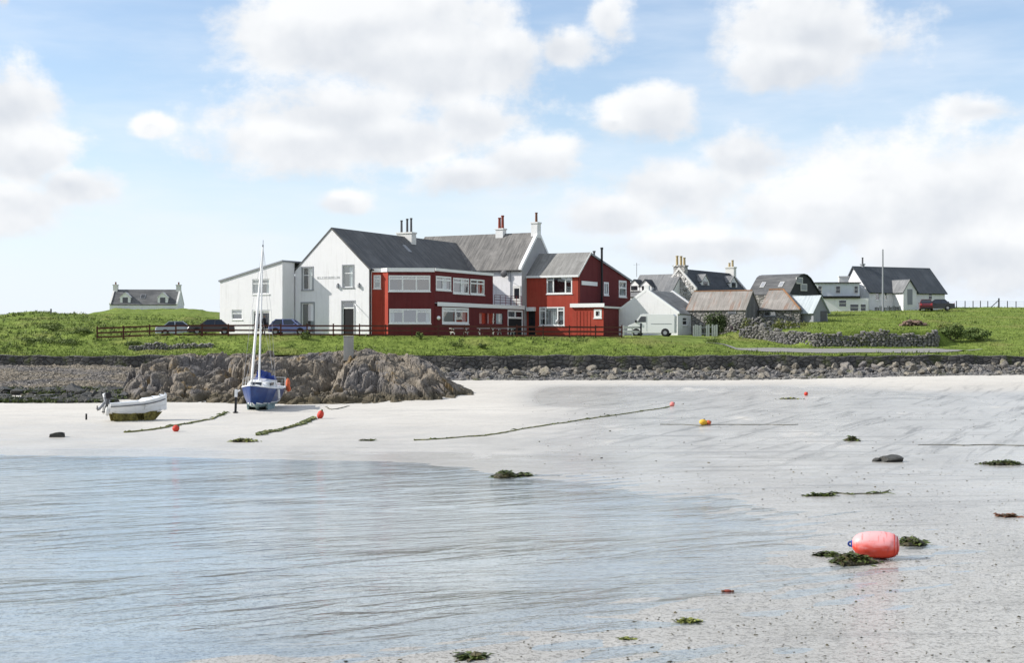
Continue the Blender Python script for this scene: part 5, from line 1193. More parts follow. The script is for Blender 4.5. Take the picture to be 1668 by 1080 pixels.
# spoil heap in the field
def heap(px0, px1, D, h, n, label, name, cat, seed, sizes=(.12, .35), m=None):
    r2 = np.random.default_rng(seed)
    def pl(r3, k_):
        t = np.clip(r3.normal(0, .42, k_), -1, 1); px = (px0 + px1)/2 + t*(px1 - px0)/2; y = D + np.clip(r3.normal(0, .6, k_), -1.2, 1.2); x = (px - CX) / F * y
        return x, y, grass_z(x, y) + h * np.maximum(0, 1 - t*t) * r3.random(k_)**.5
    return tag(scatter(name, n, None, pl, m or M['boulder'], seed, *sizes), label, cat)
heap(1466, 1512, 139, .45, 130, 'heap of brown spoil and stones dumped in the field below the bungalow', 'spoil_heap', 'rubble heap', 31, (.08, .24), M['brown_rubble'])

# ------------------------------------------------------------------ vegetation
def tufts(name, place, n, hmin, hmax, w, m, seed, kind=None, blades=3):
    """upright grass clumps: crossed thin triangles in one mesh"""
    r2 = np.random.default_rng(seed); X, Y, Z = place(r2, n); n = len(X); V = np.zeros((n, blades, 3, 3))
    hh = r2.uniform(hmin, hmax, n)
    for b_ in range(blades):
        a = r2.uniform(0, 6.28, n); s = r2.uniform(.5, 1.2, n) * w; dx, dy = np.cos(a)*s, np.sin(a)*s; ox, oy = r2.normal(0, w*1.2, n), r2.normal(0, w*1.2, n)
        lean = r2.normal(0, .35, (n, 2)) * hh[:, None]; k_ = hh * r2.uniform(.6, 1.1, n)
        V[:, b_, 0] = np.stack([X + ox - dx, Y + oy - dy, Z - .05], -1); V[:, b_, 1] = np.stack([X + ox + dx, Y + oy + dy, Z - .05], -1); V[:, b_, 2] = np.stack([X + ox + lean[:, 0] + .25*k_, Y + oy + lean[:, 1], Z + k_], -1)
    V = V.reshape(-1, 3); o = mesh_np(name, V, np.arange(len(V)).reshape(-1, 3), m); return tag(o, kind=kind) if kind else o
def _grass(r2, n):
    px = r2.uniform(-120, 1790, n); D = 120.4 + r2.random(n)**1.6 * 80; x = (px - CX) / F * D
    c = np.interp(px, [1150, 1200, 1260, 1330, 1540, 1600], [129.5, 127.0, 126.0, 125.7, 126.0, 128.5]); hw = np.interp(px, [1150, 1200, 1260, 1330, 1520, 1600], [.25, .8, 2.2, 2.7, 2.7, 1.2])
    on_road = (px > 1150) & (px < 1600) & (np.abs(D - c) < hw + .1); yard = (px > 352) & (px < 1165) & (D > 128.6)
    keep = ~on_road & ~yard; x, D = x[keep], D[keep]; return x, D, grass_z(x, D)
tufts('grass', _grass, 60000, .06, .20, .045, M['blade'], 1, 'stuff')
def _rank(r2, n):      # rank grass and weeds in drifts
    px = r2.uniform(-120, 1790, n); D = 120.4 + r2.random(n)**1.3 * 60; x = (px - CX) / F * D; q = fbm(x*.22 + 9, D*.4, 4, 33)
    dune = (px < 340); band = np.exp(-((D - 123.2) / .5)**2) + np.exp(-((D - 128.0) / .45)**2) * .9 + dune*np.exp(-((D - 126.5) / 1.6)**2)*1.2
    c = np.interp(px, [1150, 1330, 1600], [129.5, 125.7, 128.5]); road = (px > 1140) & (px < 1605) & (np.abs(D - c) < 3.2); yard = (px > 352) & (px < 1165) & (D > 128.9)
    p = np.where(dune, sstep(q, .46, .62), sstep(q, .60, .72)*.5) + band*.35; keep = (r2.random(n) < p) & ~road & ~yard; x, D = x[keep], D[keep]; return x, D, grass_z(x, D)
tufts('weeds', _rank, 15000, .14, .40, .08, M['weedleaf'], 2, 'stuff', 4)

def leaf_cloud(clumps, n, size, seed):
    """leaf quads spread through several ellipsoid clumps; returns V, F"""
    r2 = np.random.default_rng(seed); V = []; w = np.array([c[3]*c[4]*c[5] for c in clumps])**.7; w = w / w.sum(); idx = r2.choice(len(clumps), n, p=w)
    cl = np.array(clumps)[idx]; d = r2.normal(0, 1, (n, 3)); d /= np.linalg.norm(d, axis=1)[:, None]; rad = r2.random(n)**.38; rad *= 1 + .25*r2.normal(0, 1, n)*(r2.random(n) < .25)
    P = cl[:, :3] + d * rad[:, None] * cl[:, 3:6]
    a = r2.normal(0, 1, (n, 3)); a /= np.linalg.norm(a, axis=1)[:, None]; b_ = np.cross(a, d + .3*r2.normal(0, 1, (n, 3))); b_ /= np.linalg.norm(b_, axis=1)[:, None] + 1e-6
    s = size * r2.uniform(.6, 1.3, n)[:, None]; V = np.stack([P - a*s, P + b_*s*.55, P + a*s, P - b_*s*.55], 1).reshape(-1, 3); return V, np.arange(len(V)).reshape(-1, 4)
def bush(name, px, D, w, h, label, cat, m, seed, n=1400, size=.09, trunk=True, spread=1.0, nclump=9):
    x = (px - CX) / F * D; z = gz(x, D); r2 = random.Random(seed); root = empty(name, (x, D, z), 0, label, cat)
    cl = []
    for i in range(nclump):
        a = r2.uniform(0, 6.28); q = math.sqrt(r2.random()) * .68; hz_ = r2.uniform(.18, .74) * (1 - .35*q)
        cl.append((math.cos(a)*q*w/2, math.sin(a)*q*w/2*spread, h*hz_, w*r2.uniform(.16, .27), w*r2.uniform(.16, .27)*spread, h*r2.uniform(.16, .26)))
    V, Fc = leaf_cloud(cl, n, size, seed); V[:, 2] = np.maximum(V[:, 2], .02); mesh_np('crown', V, Fc, m, root)
    if trunk:
        mb = MB()
        for i in range(5):
            c = cl[i]; mb.tube([(c[0]*.1, c[1]*.1, -.15), (c[0]*.5, c[1]*.5, c[2]*.5), (c[0], c[1], c[2])], [.07*h/2.5 + .02, .05*h/2.5, .015], M['bark'], 6)
        mb.build('trunk', root)
    return root
bush('garden_tree', 1166, 146.5, 3.3, 3.6, 'dark dense bushy tree at the corner of the white outbuilding', 'tree', M['leaf_dark'], 41, 3000, .11)
bush('purple_shrub', 1199, 143.5, 2.7, 1.15, 'low purple-leaved shrub at the foot of the garden wall', 'shrub', M['leaf_purple'], 42, 1300, .08)
bush('green_shrub', 1550, 133.6, 3.4, 2.0, 'broad mid-green shrub at the end of the field wall on the right slope', 'shrub', M['leaf_mid'], 43, 2600, .10)
bush('green_shrub', 1592, 134.6, 3.4, 1.7, 'lower mid-green shrub right of the broad one, nearest the right edge of the field', 'shrub', M['leaf_mid'], 44, 2200, .10)
bush('olive_shrub', 1548, 137.5, 3.0, 1.5, 'olive-green shrub behind the broad mid-green one above the field wall', 'shrub', M['leaf_olive'], 45, 1600, .10)
for i, (px, D, w, h, lab) in enumerate([(744, 124.2, 1.9, 1.2, 'leafy dark weed clump in the grass below the red wing'), (787, 124.0, 1.0, .7, 'small weed clump just right of the larger one below the red wing'), (495, 126.8, 1.5, 1.1, 'tall weed clump in front of the fence by the blue car'), (683, 127.4, .8, .9, 'narrow weed clump against the fence below the red bay'), (1162, 129.5, 1.9, .8, 'spreading weed clump in the grass below the pale plank fence')]):
    bush('weed_clump', px, D, w, h, lab, 'weeds', M['weedleaf'], 60 + i, 420, .08, trunk=False, nclump=6)
for i, (px, D, w, h, lab) in enumerate([(85, 136, 3.2, 1.0, 'dark nettle patch on the crest of the left dune'), (55, 128.5, 3.0, .9, 'dark nettle patch low on the left dune at the picture edge'), (100, 125.8, 3.6, .9, 'long dark nettle patch at the foot of the left dune'), (135, 131, 2.2, .7, 'small nettle patch left of the fence end'), (215, 125.2, 2.4, .7, 'nettle patch below the left end of the brown fence')]):
    bush('nettle_patch', px, D, w, h, lab, 'nettles', M['weedleaf'], 80 + i, 700, .09, trunk=False, nclump=8)

for i, (px, D, w, h, lab) in enumerate([(1222, 139.4, 2.4, 1.7, 'ivy-like green clump over the left end of the tumbled garden wall'), (1262, 138.6, 2.6, 1.5, 'green weeds growing over the middle of the tumbled garden wall'), (1300, 137.6, 2.6, 1.3, 'green weeds at the right end of the tumbled garden wall, below the hipped barn')]):
    bush('wall_weeds', px, D, w, h, lab, 'weeds', M['leaf_olive'], 120 + i, 420, .09, trunk=False, nclump=7)

# ------------------------------------------------------------------ fences, poles, street furniture
def rail_fence(name, path_px, D, rails, ht, label, m, step=2.55, post_w=.12, cat='fence', rail_h=.15):
    x0, x1 = (path_px[0] - CX) / F * D, (path_px[1] - CX) / F * D; n = int(round((x1 - x0) / step)); xs = np.linspace(x0, x1, n + 1); zs = [gz(q, D) for q in xs]
    for _ in range(4): zs = [zs[0]] + [(zs[i-1] + zs[i] + zs[i+1]) / 3 for i in range(1, n)] + [zs[-1]]
    root = empty(name, (x0, D, zs[0]), 0, label, cat); rr = random.Random(int(D))
    for q, z in zip(xs, zs):
        mb = MB(); mb.box(q - x0 - post_w/2, q - x0 + post_w/2, 0, post_w, z - zs[0] - .3, z - zs[0] + ht + rr.uniform(0, .08), m); mb.build('post', root)
    for h in rails:
        mb = MB()
        for i in range(n): mb.bar((xs[i] - x0 + .002, -.03, zs[i] - zs[0] + h + rr.uniform(-.02, .02)), (xs[i+1] - x0 - .002, -.03, zs[i+1] - zs[0] + h + rr.uniform(-.02, .02)), .04, rail_h, m)
        mb.build('rail', root)
    return root
rail_fence('rail_fence', (158, 1013), 128.2, (.16, .56, 1.0), 1.15, 'long brown three-rail timber fence along the front of the hotel', M['fence'])
fr = rail_fence('white_fence', (1016, 1044), 134.0, (.45, .88), 1.0, 'short white two-rail fence with black end post in front of the van', M['plank_pale'], step=.85, rail_h=.2)
x = (1044 - CX) / F * 133.9; mb = MB(); mb.box(x - .08, x + .08, 133.75, 133.9, gz(x, 133.9) - .3, gz(x, 133.9) + 1.3, M['black']); o = mb.build('end_post'); o.parent = fr; o.matrix_parent_inverse = fr.matrix_basis.inverted()
# pale board fence beside the outbuilding
D = 143.0; x0, x1 = (1129 - CX) / F * D, (1169 - CX) / F * D; z = gz((x0 + x1)/2, D); root = empty('board_fence', (x0, D, z), 0, 'pale worn upright-board fence beside the white outbuilding', 'fence'); mb = MB(); q = 0; rr = random.Random(8)
while q < x1 - x0:
    w_ = rr.uniform(.13, .2)
    if rr.random() > .12: mb.box(q, q + w_, 0, .025, .03, 1.25 + rr.uniform(-.08, .06), M['plank_pale'])
    q += w_ + rr.uniform(.02, .06)
mb.build('boards', root); mb = MB(); mb.box(0, x1 - x0, .03, .09, .25, .35, M['plank_grey']); mb.box(0, x1 - x0, .03, .09, .95, 1.05, M['plank_grey']); mb.build('rail', root)
for q in (0.0, 1.25, x1 - x0): mb = MB(); mb.box(q - .05, q + .05, .095, .19, -.3, 1.3, M['darkgrey']); mb.build('post', root)
# wire fence on the right skyline
D = 198.0; pxs = [1545, 1558, 1572, 1585, 1597, 1609, 1627, 1641, 1655, 1669]; P_ = [((p - CX) / F * D) for p in pxs]; z0 = gz(P_[0], D)
root = empty('wire_fence', (P_[0], D, z0), 0, 'thin post-and-wire fence along the skyline at the right', 'fence')
for i, q in enumerate(P_): mb = MB(); h = 1.35 if pxs[i] == 1627 else 1.0; w_ = .09 if pxs[i] == 1627 else .05; zz = gz(q, D) - z0; mb.box(q - P_[0] - w_, q - P_[0] + w_, -w_, w_, zz - .3, zz + h, M['darkgrey']); mb.build('post', root)
mb = MB(); q = P_[6] - P_[0]; zz = gz(P_[6], D) - z0; mb.bar((q - 1.2, -.1, zz), (q, -.1, zz + 1.1), .1, .1, M['darkgrey']); mb.build('strut', root)
for h in (.3, .6, .9):
    mb = MB(); mb.tube([(a - P_[0], -.06, gz(a, D) - z0 + h) for a in P_], .012, M['darkgrey'], 4); mb.build('wire', root)
# grey board fence in front of the bungalow
D = 182.0; x0, x1 = (1425 - CX) / F * D, (1468 - CX) / F * D; z = gz(x0, D); root = empty('garden_fence', (x0, D, z), 0, 'dark grey slatted garden fence in front of the white bungalow', 'fence'); mb = MB(); q = 0; rr = random.Random(4)
while q < x1 - x0: mb.box(q, q + .14, 0, .03, .02, .62 + rr.uniform(-.15, .12), M['darkgrey'] if rr.random() < .8 else M['plank_grey']); q += .21
mb.build('slats', root); mb = MB(); mb.box(0, x1 - x0, .035, .08, .36, .44, M['darkgrey']); mb.build('rail', root)
for (px, D, h, lab, top) in ((1438, 178.0, 406, 'tall grey wooden pole standing in front of the white bungalow', .07),):
    x = (px - CX) / F * D; z = gz(x, D); mb = MB(); mb.tube([(x, D, z - .5), (x, D, zpy(h, D))], [.13, .09], M['lead'], 8); tag(mb.build('telegraph_pole'), lab, 'pole')
for (px, D, t, lab) in ((83, 169, 503, 'stubby marker post on the crest of the left dune'), (15, 170, 509, 'tiny post on the skyline at the left picture edge')):
    x = (px - CX) / F * D; mb = MB(); mb.tube([(x, D, gz(x, D) - .3), (x, D, zpy(t, D))], [.11, .1], M['darkgrey'], 7); tag(mb.build('marker_post'), lab, 'post')
D = on_sand(140.5, 684)[1]; x = (140.5 - CX) / F * D; mb = MB(); mb.tube([(x, D, sz(x, D) - .2), (x, D, zpy(674, D))], [.06, .05], M['black'], 7); tag(mb.build('stake'), 'short black stake stuck in the sand left of the white dinghy', 'stake')

def picnic_table(px, D, label, rz):
    x = (px - CX) / F * D; z = gz(x, D); root = empty('picnic_table', (x, D, z), R(rz), label, 'picnic table', 'picnic tables behind the hotel fence'); m = M['plank_pale']
    mb = MB()
    for i in range(5): mb.box(-.9, .9, -.36 + i*.15, -.23 + i*.15, .71, .75, m)
    mb.build('tabletop', root)
    for s in (-1, 1): mb = MB(); mb.box(-.9, .9, s*.72 - .13, s*.72 + .13, .42, .46, m); mb.build('bench', root)
    for s in (-1, 1): mb = MB(); mb.bar((s*.65, -.7, 0), (s*.65, -.18, .71), .06, .09, m); mb.bar((s*.65, .7, 0), (s*.65, .18, .71), .06, .09, m); mb.bar((s*.72, -.8, .38), (s*.72, .8, .38), .05, .09, m); mb.build('leg_frame', root)
picnic_table(748, 129.4, 'pale picnic table behind the fence below the left ground-floor window of the wing', 20)
picnic_table(792, 131.5, 'pale picnic table behind the fence in front of the patio windows', 5)
picnic_table(824, 133.5, 'pale picnic table behind the fence beside the wing doorway', -15)

# ------------------------------------------------------------------ vehicles
def loft(mb, secs, m, cap=True):
    n = len(secs[0]); b = len(mb.v); k = mb.idx(m)
    for s_ in secs: mb.v += [tuple(p) for p in s_]
    for i in range(len(secs) - 1):
        for j in range(n): mb.f.append((b+i*n+j, b+i*n+(j+1) % n, b+(i+1)*n+(j+1) % n, b+(i+1)*n+j)); mb.mi.append(k)
    if cap: mb.f.append(tuple(b + j for j in range(n))[::-1]); mb.mi.append(k); mb.f.append(tuple(b + (len(secs)-1)*n + j for j in range(n))); mb.mi.append(k)
def paint(name, c): return mat(name, c, .28, .6)
def wheel(root, x, y, r, w=.2):
    s = 1 if y > 0 else -1; mb = MB(); mb.tube([(x, y - w/2, r), (x, y - w/2 + .02, r), (x, y + w/2 - .02, r), (x, y + w/2, r)], [r*.86, r, r, r*.86], M['rubber'], 18); o = mb.build('wheel', root)
    mb = MB(); mb.tube([(x, y + s*(w/2 - .03), r), (x, y + s*(w/2 + .012), r)], [r*.62, r*.58], M['grey'], 14); mb.build('rim', o); return o
def car(name, px, D, rz, body, label, prof, glassp, L, Wd, wb_, r=.30, cat='car', extra=None):
    """prof: closed side outline of the lower body (x, z); glassp: outline of the glasshouse (x, z)"""
    x = (px - CX) / F * D; root = empty(name, (x, D, gz(x, D) + .02), R(rz), label, cat); hw = Wd / 2
    mb = MB(); ys = [-hw, -hw + .06, hw - .06, hw]; sc = [.97, 1, 1, .97]; cz = .55
    loft(mb, [[(p[0]*k_, y, cz + (p[1] - cz)*k_) for p in prof] for y, k_ in zip(ys, sc)], body)
    bo = mb.build('body', root, smooth=False)
    mb = MB(); zb = min(p[1] for p in glassp); zt = max(p[1] for p in glassp)
    tw = lambda z, f_=1: (hw - .07) - (z - zb) / (zt - zb) * .20
    for y in (-1, 1): pass
    mb.solid([(p[0], -tw(p[1]), p[1]) for p in glassp] + [(p[0], tw(p[1]), p[1]) for p in glassp],
             [tuple(range(len(glassp))), tuple(range(2*len(glassp)-1, len(glassp)-1, -1))] + [(i, len(glassp)+i, len(glassp)+(i+1) % len(glassp), (i+1) % len(glassp)) for i in range(len(glassp))], M['darkglass'])
    mb.build('windows', root)
    mb = MB(); tops = sorted([p for p in glassp if p[1] > zt - .12], key=lambda p: p[0]); a, b_ = tops[0][0] - .05, tops[-1][0] + .05; yt = tw(zt) + .02
    mb.box(a, b_, -yt, yt, zt - .015, zt + .045, body)
    lows = sorted([p for p in glassp if p[1] < zb + .05], key=lambda p: p[0])
    pil = [((lows[0][0], zb), (a + .05, zt)), ((lows[-1][0], zb), (b_ - .05, zt)), (((lows[0][0] + lows[-1][0]) / 2 - .1, zb), ((a + b_) / 2 - .1, zt))]
    for (p, q) in pil:
        for s in (-1, 1): mb.bar((p[0], s*(tw(p[1]) + .008), p[1]), (q[0], s*(tw(q[1]) + .008), q[1]), .07, .05, body, up=(0, 1, 0))
    mb.build('roof', root)
    for xx in (-wb_/2, wb_/2):
        for s in (-1, 1):
            mb = MB(); mb.tube([(xx, s*(hw - .09), r + .02), (xx, s*(hw + .004), r + .02)], [r*1.2, r*1.2], M['black'], 18); mb.build('wheel_arch', root); wheel(root, xx, s*(hw - .09), r)
    for s in (-1, 1):
        mb = MB(); mb.box(L/2 - .16, L/2 - .02, s*(hw - .3) - .16, s*(hw - .3) + .16, .62, .76, M['lampglass']); mb.build('headlight', root)
        mb = MB(); mb.box(-L/2 + .01, -L/2 + .1, s*(hw - .2) - .11, s*(hw - .2) + .11, .62, .95, M['redlens']); mb.build('tail_light', root)
        mb = MB(); mb.box(.55, .72, s*(hw + .02) - .07, s*(hw + .02) + .07, .95, 1.08, body); mb.build('wing_mirror', root)
    mb = MB(); mb.box(L/2 - .1, L/2 + .02, -hw*.86, hw*.86, .28, .45, M['black']); mb.build('bumper', root); mb = MB(); mb.box(-L/2 - .02, -L/2 + .1, -hw*.86, hw*.86, .28, .45, M['black']); mb.build('bumper', root)
    return root
HB = [(-1.88, .25), (1.86, .25), (1.92, .55), (1.80, .78), (.95, .96), (-1.78, .98), (-1.92, .7)]
HG = [(-1.74, .955), (1.0, .935), (.35, 1.42), (-.2, 1.47), (-1.25, 1.45), (-1.55, 1.3)]
SB = [(-2.2, .25), (2.15, .25), (2.22, .55), (2.1, .76), (1.0, .92), (-1.5, .94), (-2.18, .88), (-2.25, .6)]
SG = [(-1.55, .92), (1.05, .90), (.35, 1.38), (-.2, 1.42), (-.95, 1.38)]
car('blue_hatchback', 472, 130.4, -4, paint('car_blue', (.16, .20, .42)), 'pale blue hatchback parked side-on against the white gable', HB, HG, 3.84, 1.68, 2.4)
car('silver_saloon', 292, 131.6, 12, paint('car_silver', (.42, .46, .52)), 'low silver-blue saloon, leftmost behind the brown fence', SB, SG, 4.45, 1.72, 2.6)
car('dark_estate', 344, 131.2, 190, paint('car_dark', (.06, .05, .055)), 'dark car behind the brown fence at the left corner of the annexe', SB, SG, 4.45, 1.72, 2.6)
car('maroon_hatchback', 1508, 180.5, 75, paint('car_maroon', (.10, .014, .022)), 'maroon hatchback seen from behind by the bungalow porch', HB, HG, 3.84, 1.68, 2.4)
car('black_estate', 1527, 184, 165, paint('car_black', (.02, .021, .024)), 'black car half hidden behind the maroon one by the bungalow', SB, SG, 4.45, 1.72, 2.6)
# white van facing left
D = 138.5; px = 1064; x = (px - CX) / F * D; root = empty('white_van', (x, D, gz(x, D)), R(-14), 'white panel van parked side-on, facing left, in front of the white outbuilding', 'van'); wp = paint('van_white', (.78, .78, .77))
prof = [(2.3, .3), (2.32, 2.05), (2.15, 2.22), (-.9, 2.25), (-1.2, 2.18), (-1.78, 1.35), (-2.35, 1.12), (-2.5, .85), (-2.5, .3)]
mb = MB(); loft(mb, [[(p[0]*k_, y, 1.2 + (p[1] - 1.2)*k_) for p in prof] for y, k_ in zip((-.92, -.86, .86, .92), (.985, 1, 1, .985))], wp); mb.build('body', root)
mb = MB(); mb.extrude([(-1.235, -.80, 2.10), (-1.76, -.80, 1.40), (-1.78, -.80, 1.385), (-1.25, -.80, 2.085)], (0, 1.6, 0), M['darkglass']); n_ = Vector((-.82, 0, .57)); mb.obox(Vector((-1.49, 0, 1.765)) + n_*.02, (.24, 0, .34), (0, .78, 0), n_*.012, M['darkglass']); mb.build('windscreen', root)
for s in (-1, 1):
    mb = MB(); mb.extrude([(-.62, s*.915, 1.42), (-.62, s*.915, 2.0), (-1.12, s*.915, 2.0), (-1.5, s*.915, 1.42)], (0, s*.022, 0), M['darkglass']); mb.build('side_window', root)
    mb = MB(); mb.box(-2.47, -2.36, s*.62 - .17, s*.62 + .17, .85, 1.05, M['lampglass']); mb.build('headlight', root)
    mb = MB(); mb.box(-1.72, -1.55, s*1.0 - .1, s*1.0 + .1, 1.38, 1.62, M['black']); mb.build('wing_mirror', root)
    for xx in (-1.62, 1.35): mb = MB(); mb.tube([(xx, s*.83, .36), (xx, s*.932, .36)], .42, M['black'], 18); mb.build('wheel_arch', root); wheel(root, xx, s*.85, .33, .2)
    mb = MB(); mb.box(-.1, 2.0, s*.925 - .012, s*.925 + .012, 1.22, 1.27, M['lead']); mb.box(-.55, -.53, s*.925 - .01, s*.925 + .01, .5, 2.05, M['lead']); mb.build('side_trim', root)
mb = MB(); mb.box(-2.56, -2.42, -.86, .86, .3, .62, M['lead']); mb.build('bumper', root)

# ------------------------------------------------------------------ person
M['cloth_dark'] = mat('dark_clothing', (.022, .022, .026), .9); M['skin'] = mat('skin', (.45, .27, .20), .6); M['hair'] = mat('dark_hair', (.03, .022, .018), .7); M['trouser'] = mat('dark_trousers', (.03, .03, .04), .9)
def skin_mesh(name, pts, edges, radii, m, parent, root_i=0, levels=1):
    me = bpy.data.meshes.new(name); me.from_pydata(pts, edges, []); me.materials.append(m); o = bpy.data.objects.new(name, me); COL.objects.link(o); o.parent = parent
    md = o.modifiers.new('skin', 'SKIN'); md.use_smooth_shade = True
    lay = me.skin_vertices[0].data if len(me.skin_vertices) else None
    if lay is None:
        bm = bmesh.new(); bm.from_mesh(me); bm.verts.layers.skin.verify(); bm.to_mesh(me); bm.free(); lay = me.skin_vertices[0].data
    for i, r in enumerate(radii): lay[i].radius = (r, r) if not isinstance(r, tuple) else r; lay[i].use_root = (i == root_i)
    s_ = o.modifiers.new('sub', 'SUBSURF'); s_.levels = levels; s_.render_levels = levels; return o
D = 128.95; x = (430 - CX) / F * D; root = empty('person', (x, D, gz(x, D)), R(70), 'person in dark jacket and trousers standing by the annexe door behind the fence', 'person')
J = [(0,0,.95),(0,0,1.15),(0,.01,1.38),(0,.0,1.50),(0,-.02,1.60),(0,-.03,1.70),
     (.10,0,.90),(.11,-.02,.50),(.11,.02,.09),(.12,-.14,.04),(-.10,0,.90),(-.13,.05,.50),(-.13,.09,.09),(-.14,-.07,.04),
     (.19,.0,1.42),(.25,.02,1.14),(.23,-.10,.92),(.22,-.15,.84),(-.19,0,1.42),(-.25,.03,1.14),(-.24,-.06,.90),(-.24,-.10,.82)]
E = [(0,1),(1,2),(2,3),(3,4),(4,5),(0,6),(6,7),(7,8),(8,9),(0,10),(10,11),(11,12),(12,13),(2,14),(14,15),(15,16),(16,17),(2,18),(18,19),(19,20),(20,21)]
Rd = [(.20,.15),(.20,.15),(.22,.15),.075,.085,.088,.10,.07,.048,.04,.10,.07,.048,.04,.095,.075,.055,.04,.095,.075,.055,.04]
skin_mesh('body', J, E, Rd, M['cloth_dark'], root, 0, 2)
for s in (-1, 1):      # five separate fingers
    wx, wy, wz = (s*.23, -.14 if s > 0 else -.09, .83); hp = [(wx, wy, wz)]; he = []; hr = [.030]
    for k_ in range(4): b0 = len(hp); ln = (.075, .088, .084, .066)[k_]; oy = -.03 + .02*k_; hp += [(wx, wy + oy, wz - .07), (wx - s*.008, wy + oy - .005, wz - .07 - ln*.55), (wx - s*.03, wy + oy - .008, wz - .07 - ln)]; he += [(0, b0), (b0, b0+1), (b0+1, b0+2)]; hr += [.011, .009, .008]
    b0 = len(hp); hp += [(wx - s*.02, wy - .04, wz - .035), (wx - s*.03, wy - .055, wz - .075)]; he += [(0, b0), (b0, b0+1)]; hr += [.012, .009]
    skin_mesh('hand', hp, he, hr, M['skin'], root, 0, 1)
root.scale = (1.1, 1.1, 1.06)
mb = MB(); mb.ball((0, -.03, 1.655), (.078, .095, .118), M['skin'], 14, 10)
mb.solid([(-.015, -.118, 1.645), (.015, -.118, 1.645), (0, -.142, 1.635), (0, -.12, 1.68)], [(0, 1, 2), (0, 2, 3), (1, 3, 2), (0, 3, 1)], M['skin'])
for s in (-1, 1): mb.ball((s*.08, -.02, 1.655), (.012, .022, .032), M['skin'], 6, 5); mb.ball((s*.03, -.115, 1.672), (.012, .008, .007), M['hair'], 6, 5)
mb.box(-.025, .025, -.122, -.112, 1.598, 1.606, M['pot_red']); mb.build('head', root, smooth=True)
mb = MB(); mb.ball((0, -.012, 1.695), (.088, .10, .095), M['hair'], 14, 10); mb.build('hair', root, smooth=True)

# ------------------------------------------------------------------ boats
def hull(mb, L, secs, mats_z, n=9):
    """secs: (x, half beam at sheer, z sheer, z keel, bottom fullness); mats_z: list of (z limit, material) from the keel up"""
    rows = []
    for (x, hb, zs_, zk, full) in secs:
        row = []
        for j in range(n):
            t = j / (n - 1); y = hb * (t ** full); z = zk + (zs_ - zk) * (t ** 1.7 if full < .9 else t ** 1.25); row.append((x, y, z))
        rows.append(row)
    for s in (-1, 1):
        for i in range(len(rows) - 1):
            for j in range(n - 1):
                q = [rows[i][j], rows[i+1][j], rows[i+1][j+1], rows[i][j+1]]; zc_ = sum(p[2] for p in q) / 4; m = [mm for zl_, mm in mats_z if zc_ <= zl_ or mm is mats_z[-1][1]][0]
                mb.face([(p[0], p[1]*s, p[2]) for p in q], m)
    return rows
# white dinghy with outboard, bow to the right
p = on_sand(221, 685); ang = 30
root = empty('dinghy', (p.x, p.y, p.z), R(ang), 'white open dinghy with dark rubbing strake and fouled olive bottom lying on the sand', 'boat')
root.scale = (.88, .88, .92)
S = [(-1.75, .74, 1.06, .42, .42), (-1.2, .80, 1.07, .36, .42), (-.4, .84, 1.12, .32, .45), (.4, .78, 1.20, .32, .52), (1.0, .62, 1.31, .36, .62), (1.5, .38, 1.42, .46, .75), (1.85, .12, 1.52, .70, .9), (1.98, .015, 1.56, 1.0, 1.0)]
mb = MB(); rows = hull(mb, 4, S, [(.45, M['antifoul_olive']), (9, M['hull_white'])], 13)
tr = rows[0]; mb.face([(q[0], q[1], q[2]) for q in tr] + [(q[0], -q[1], q[2]) for q in tr[::-1]], M['hull_white']); mb.build('hull', root, smooth=False)
mb = MB()
for i in range(len(rows) - 1):
    a, b_ = rows[i][-1], rows[i+1][-1]
    for s in (-1, 1): mb.face([(a[0], a[1]*s, a[2]), (b_[0], b_[1]*s, b_[2]), (b_[0], b_[1]*s*.80, b_[2] - .02), (a[0], a[1]*s*.86, a[2] - .02)], M['hull_white']); mb.face([(a[0], a[1]*s*.86, a[2] - .02), (b_[0], b_[1]*s*.80, b_[2] - .02), (b_[0], b_[1]*s*.55, .62), (a[0], a[1]*s*.6, .58)], M['hull_white'])
    mb.face([(a[0], a[1]*.6, .58), (b_[0], b_[1]*.55, .62), (b_[0], -b_[1]*.55, .62), (a[0], -a[1]*.6, .58)], M['offwhite'])
mb.build('interior', root)
mb = MB(); fd = [r for r in rows if r[0][0] >= .4]
for i in range(len(fd) - 1):
    a, b_ = fd[i][-1], fd[i+1][-1]; mb.face([(a[0], a[1], a[2]), (b_[0], b_[1], b_[2]), (b_[0], 0, b_[2] + .16*(2 - b_[0])/1.6), (a[0], 0, a[2] + .16)], M['hull_white']); mb.face([(a[0], -a[1], a[2]), (b_[0], -b_[1], b_[2]), (b_[0], 0, b_[2] + .16*(2 - b_[0])/1.6), (a[0], 0, a[2] + .16)], M['hull_white'])
a = fd[0][-1]; mb.face([(a[0], a[1], a[2]), (a[0], 0, a[2] + .16), (a[0], -a[1], a[2]), (a[0], -a[1], .7), (a[0], a[1], .7)], M['hull_white']); mb.build('foredeck', root)
for s in (-1, 1): mb = MB(); mb.tube([(r[-1][0], s*(r[-1][1] + .01), r[-1][2] - .16 - .10*max(0, (r[-1][0] + .4)/2.4)) for r in rows[:-1]], .030, M['darkgrey'], 6); mb.build('rubbing_strake', root)
mb = MB(); mb.extrude([(-1.55, -.04, .0), (1.25, -.04, .02), (1.7, -.04, .5), (1.2, -.04, .45), (-1.6, -.04, .45)], (0, .08, 0), M['antifoul_olive']); mb.build('keel', root)
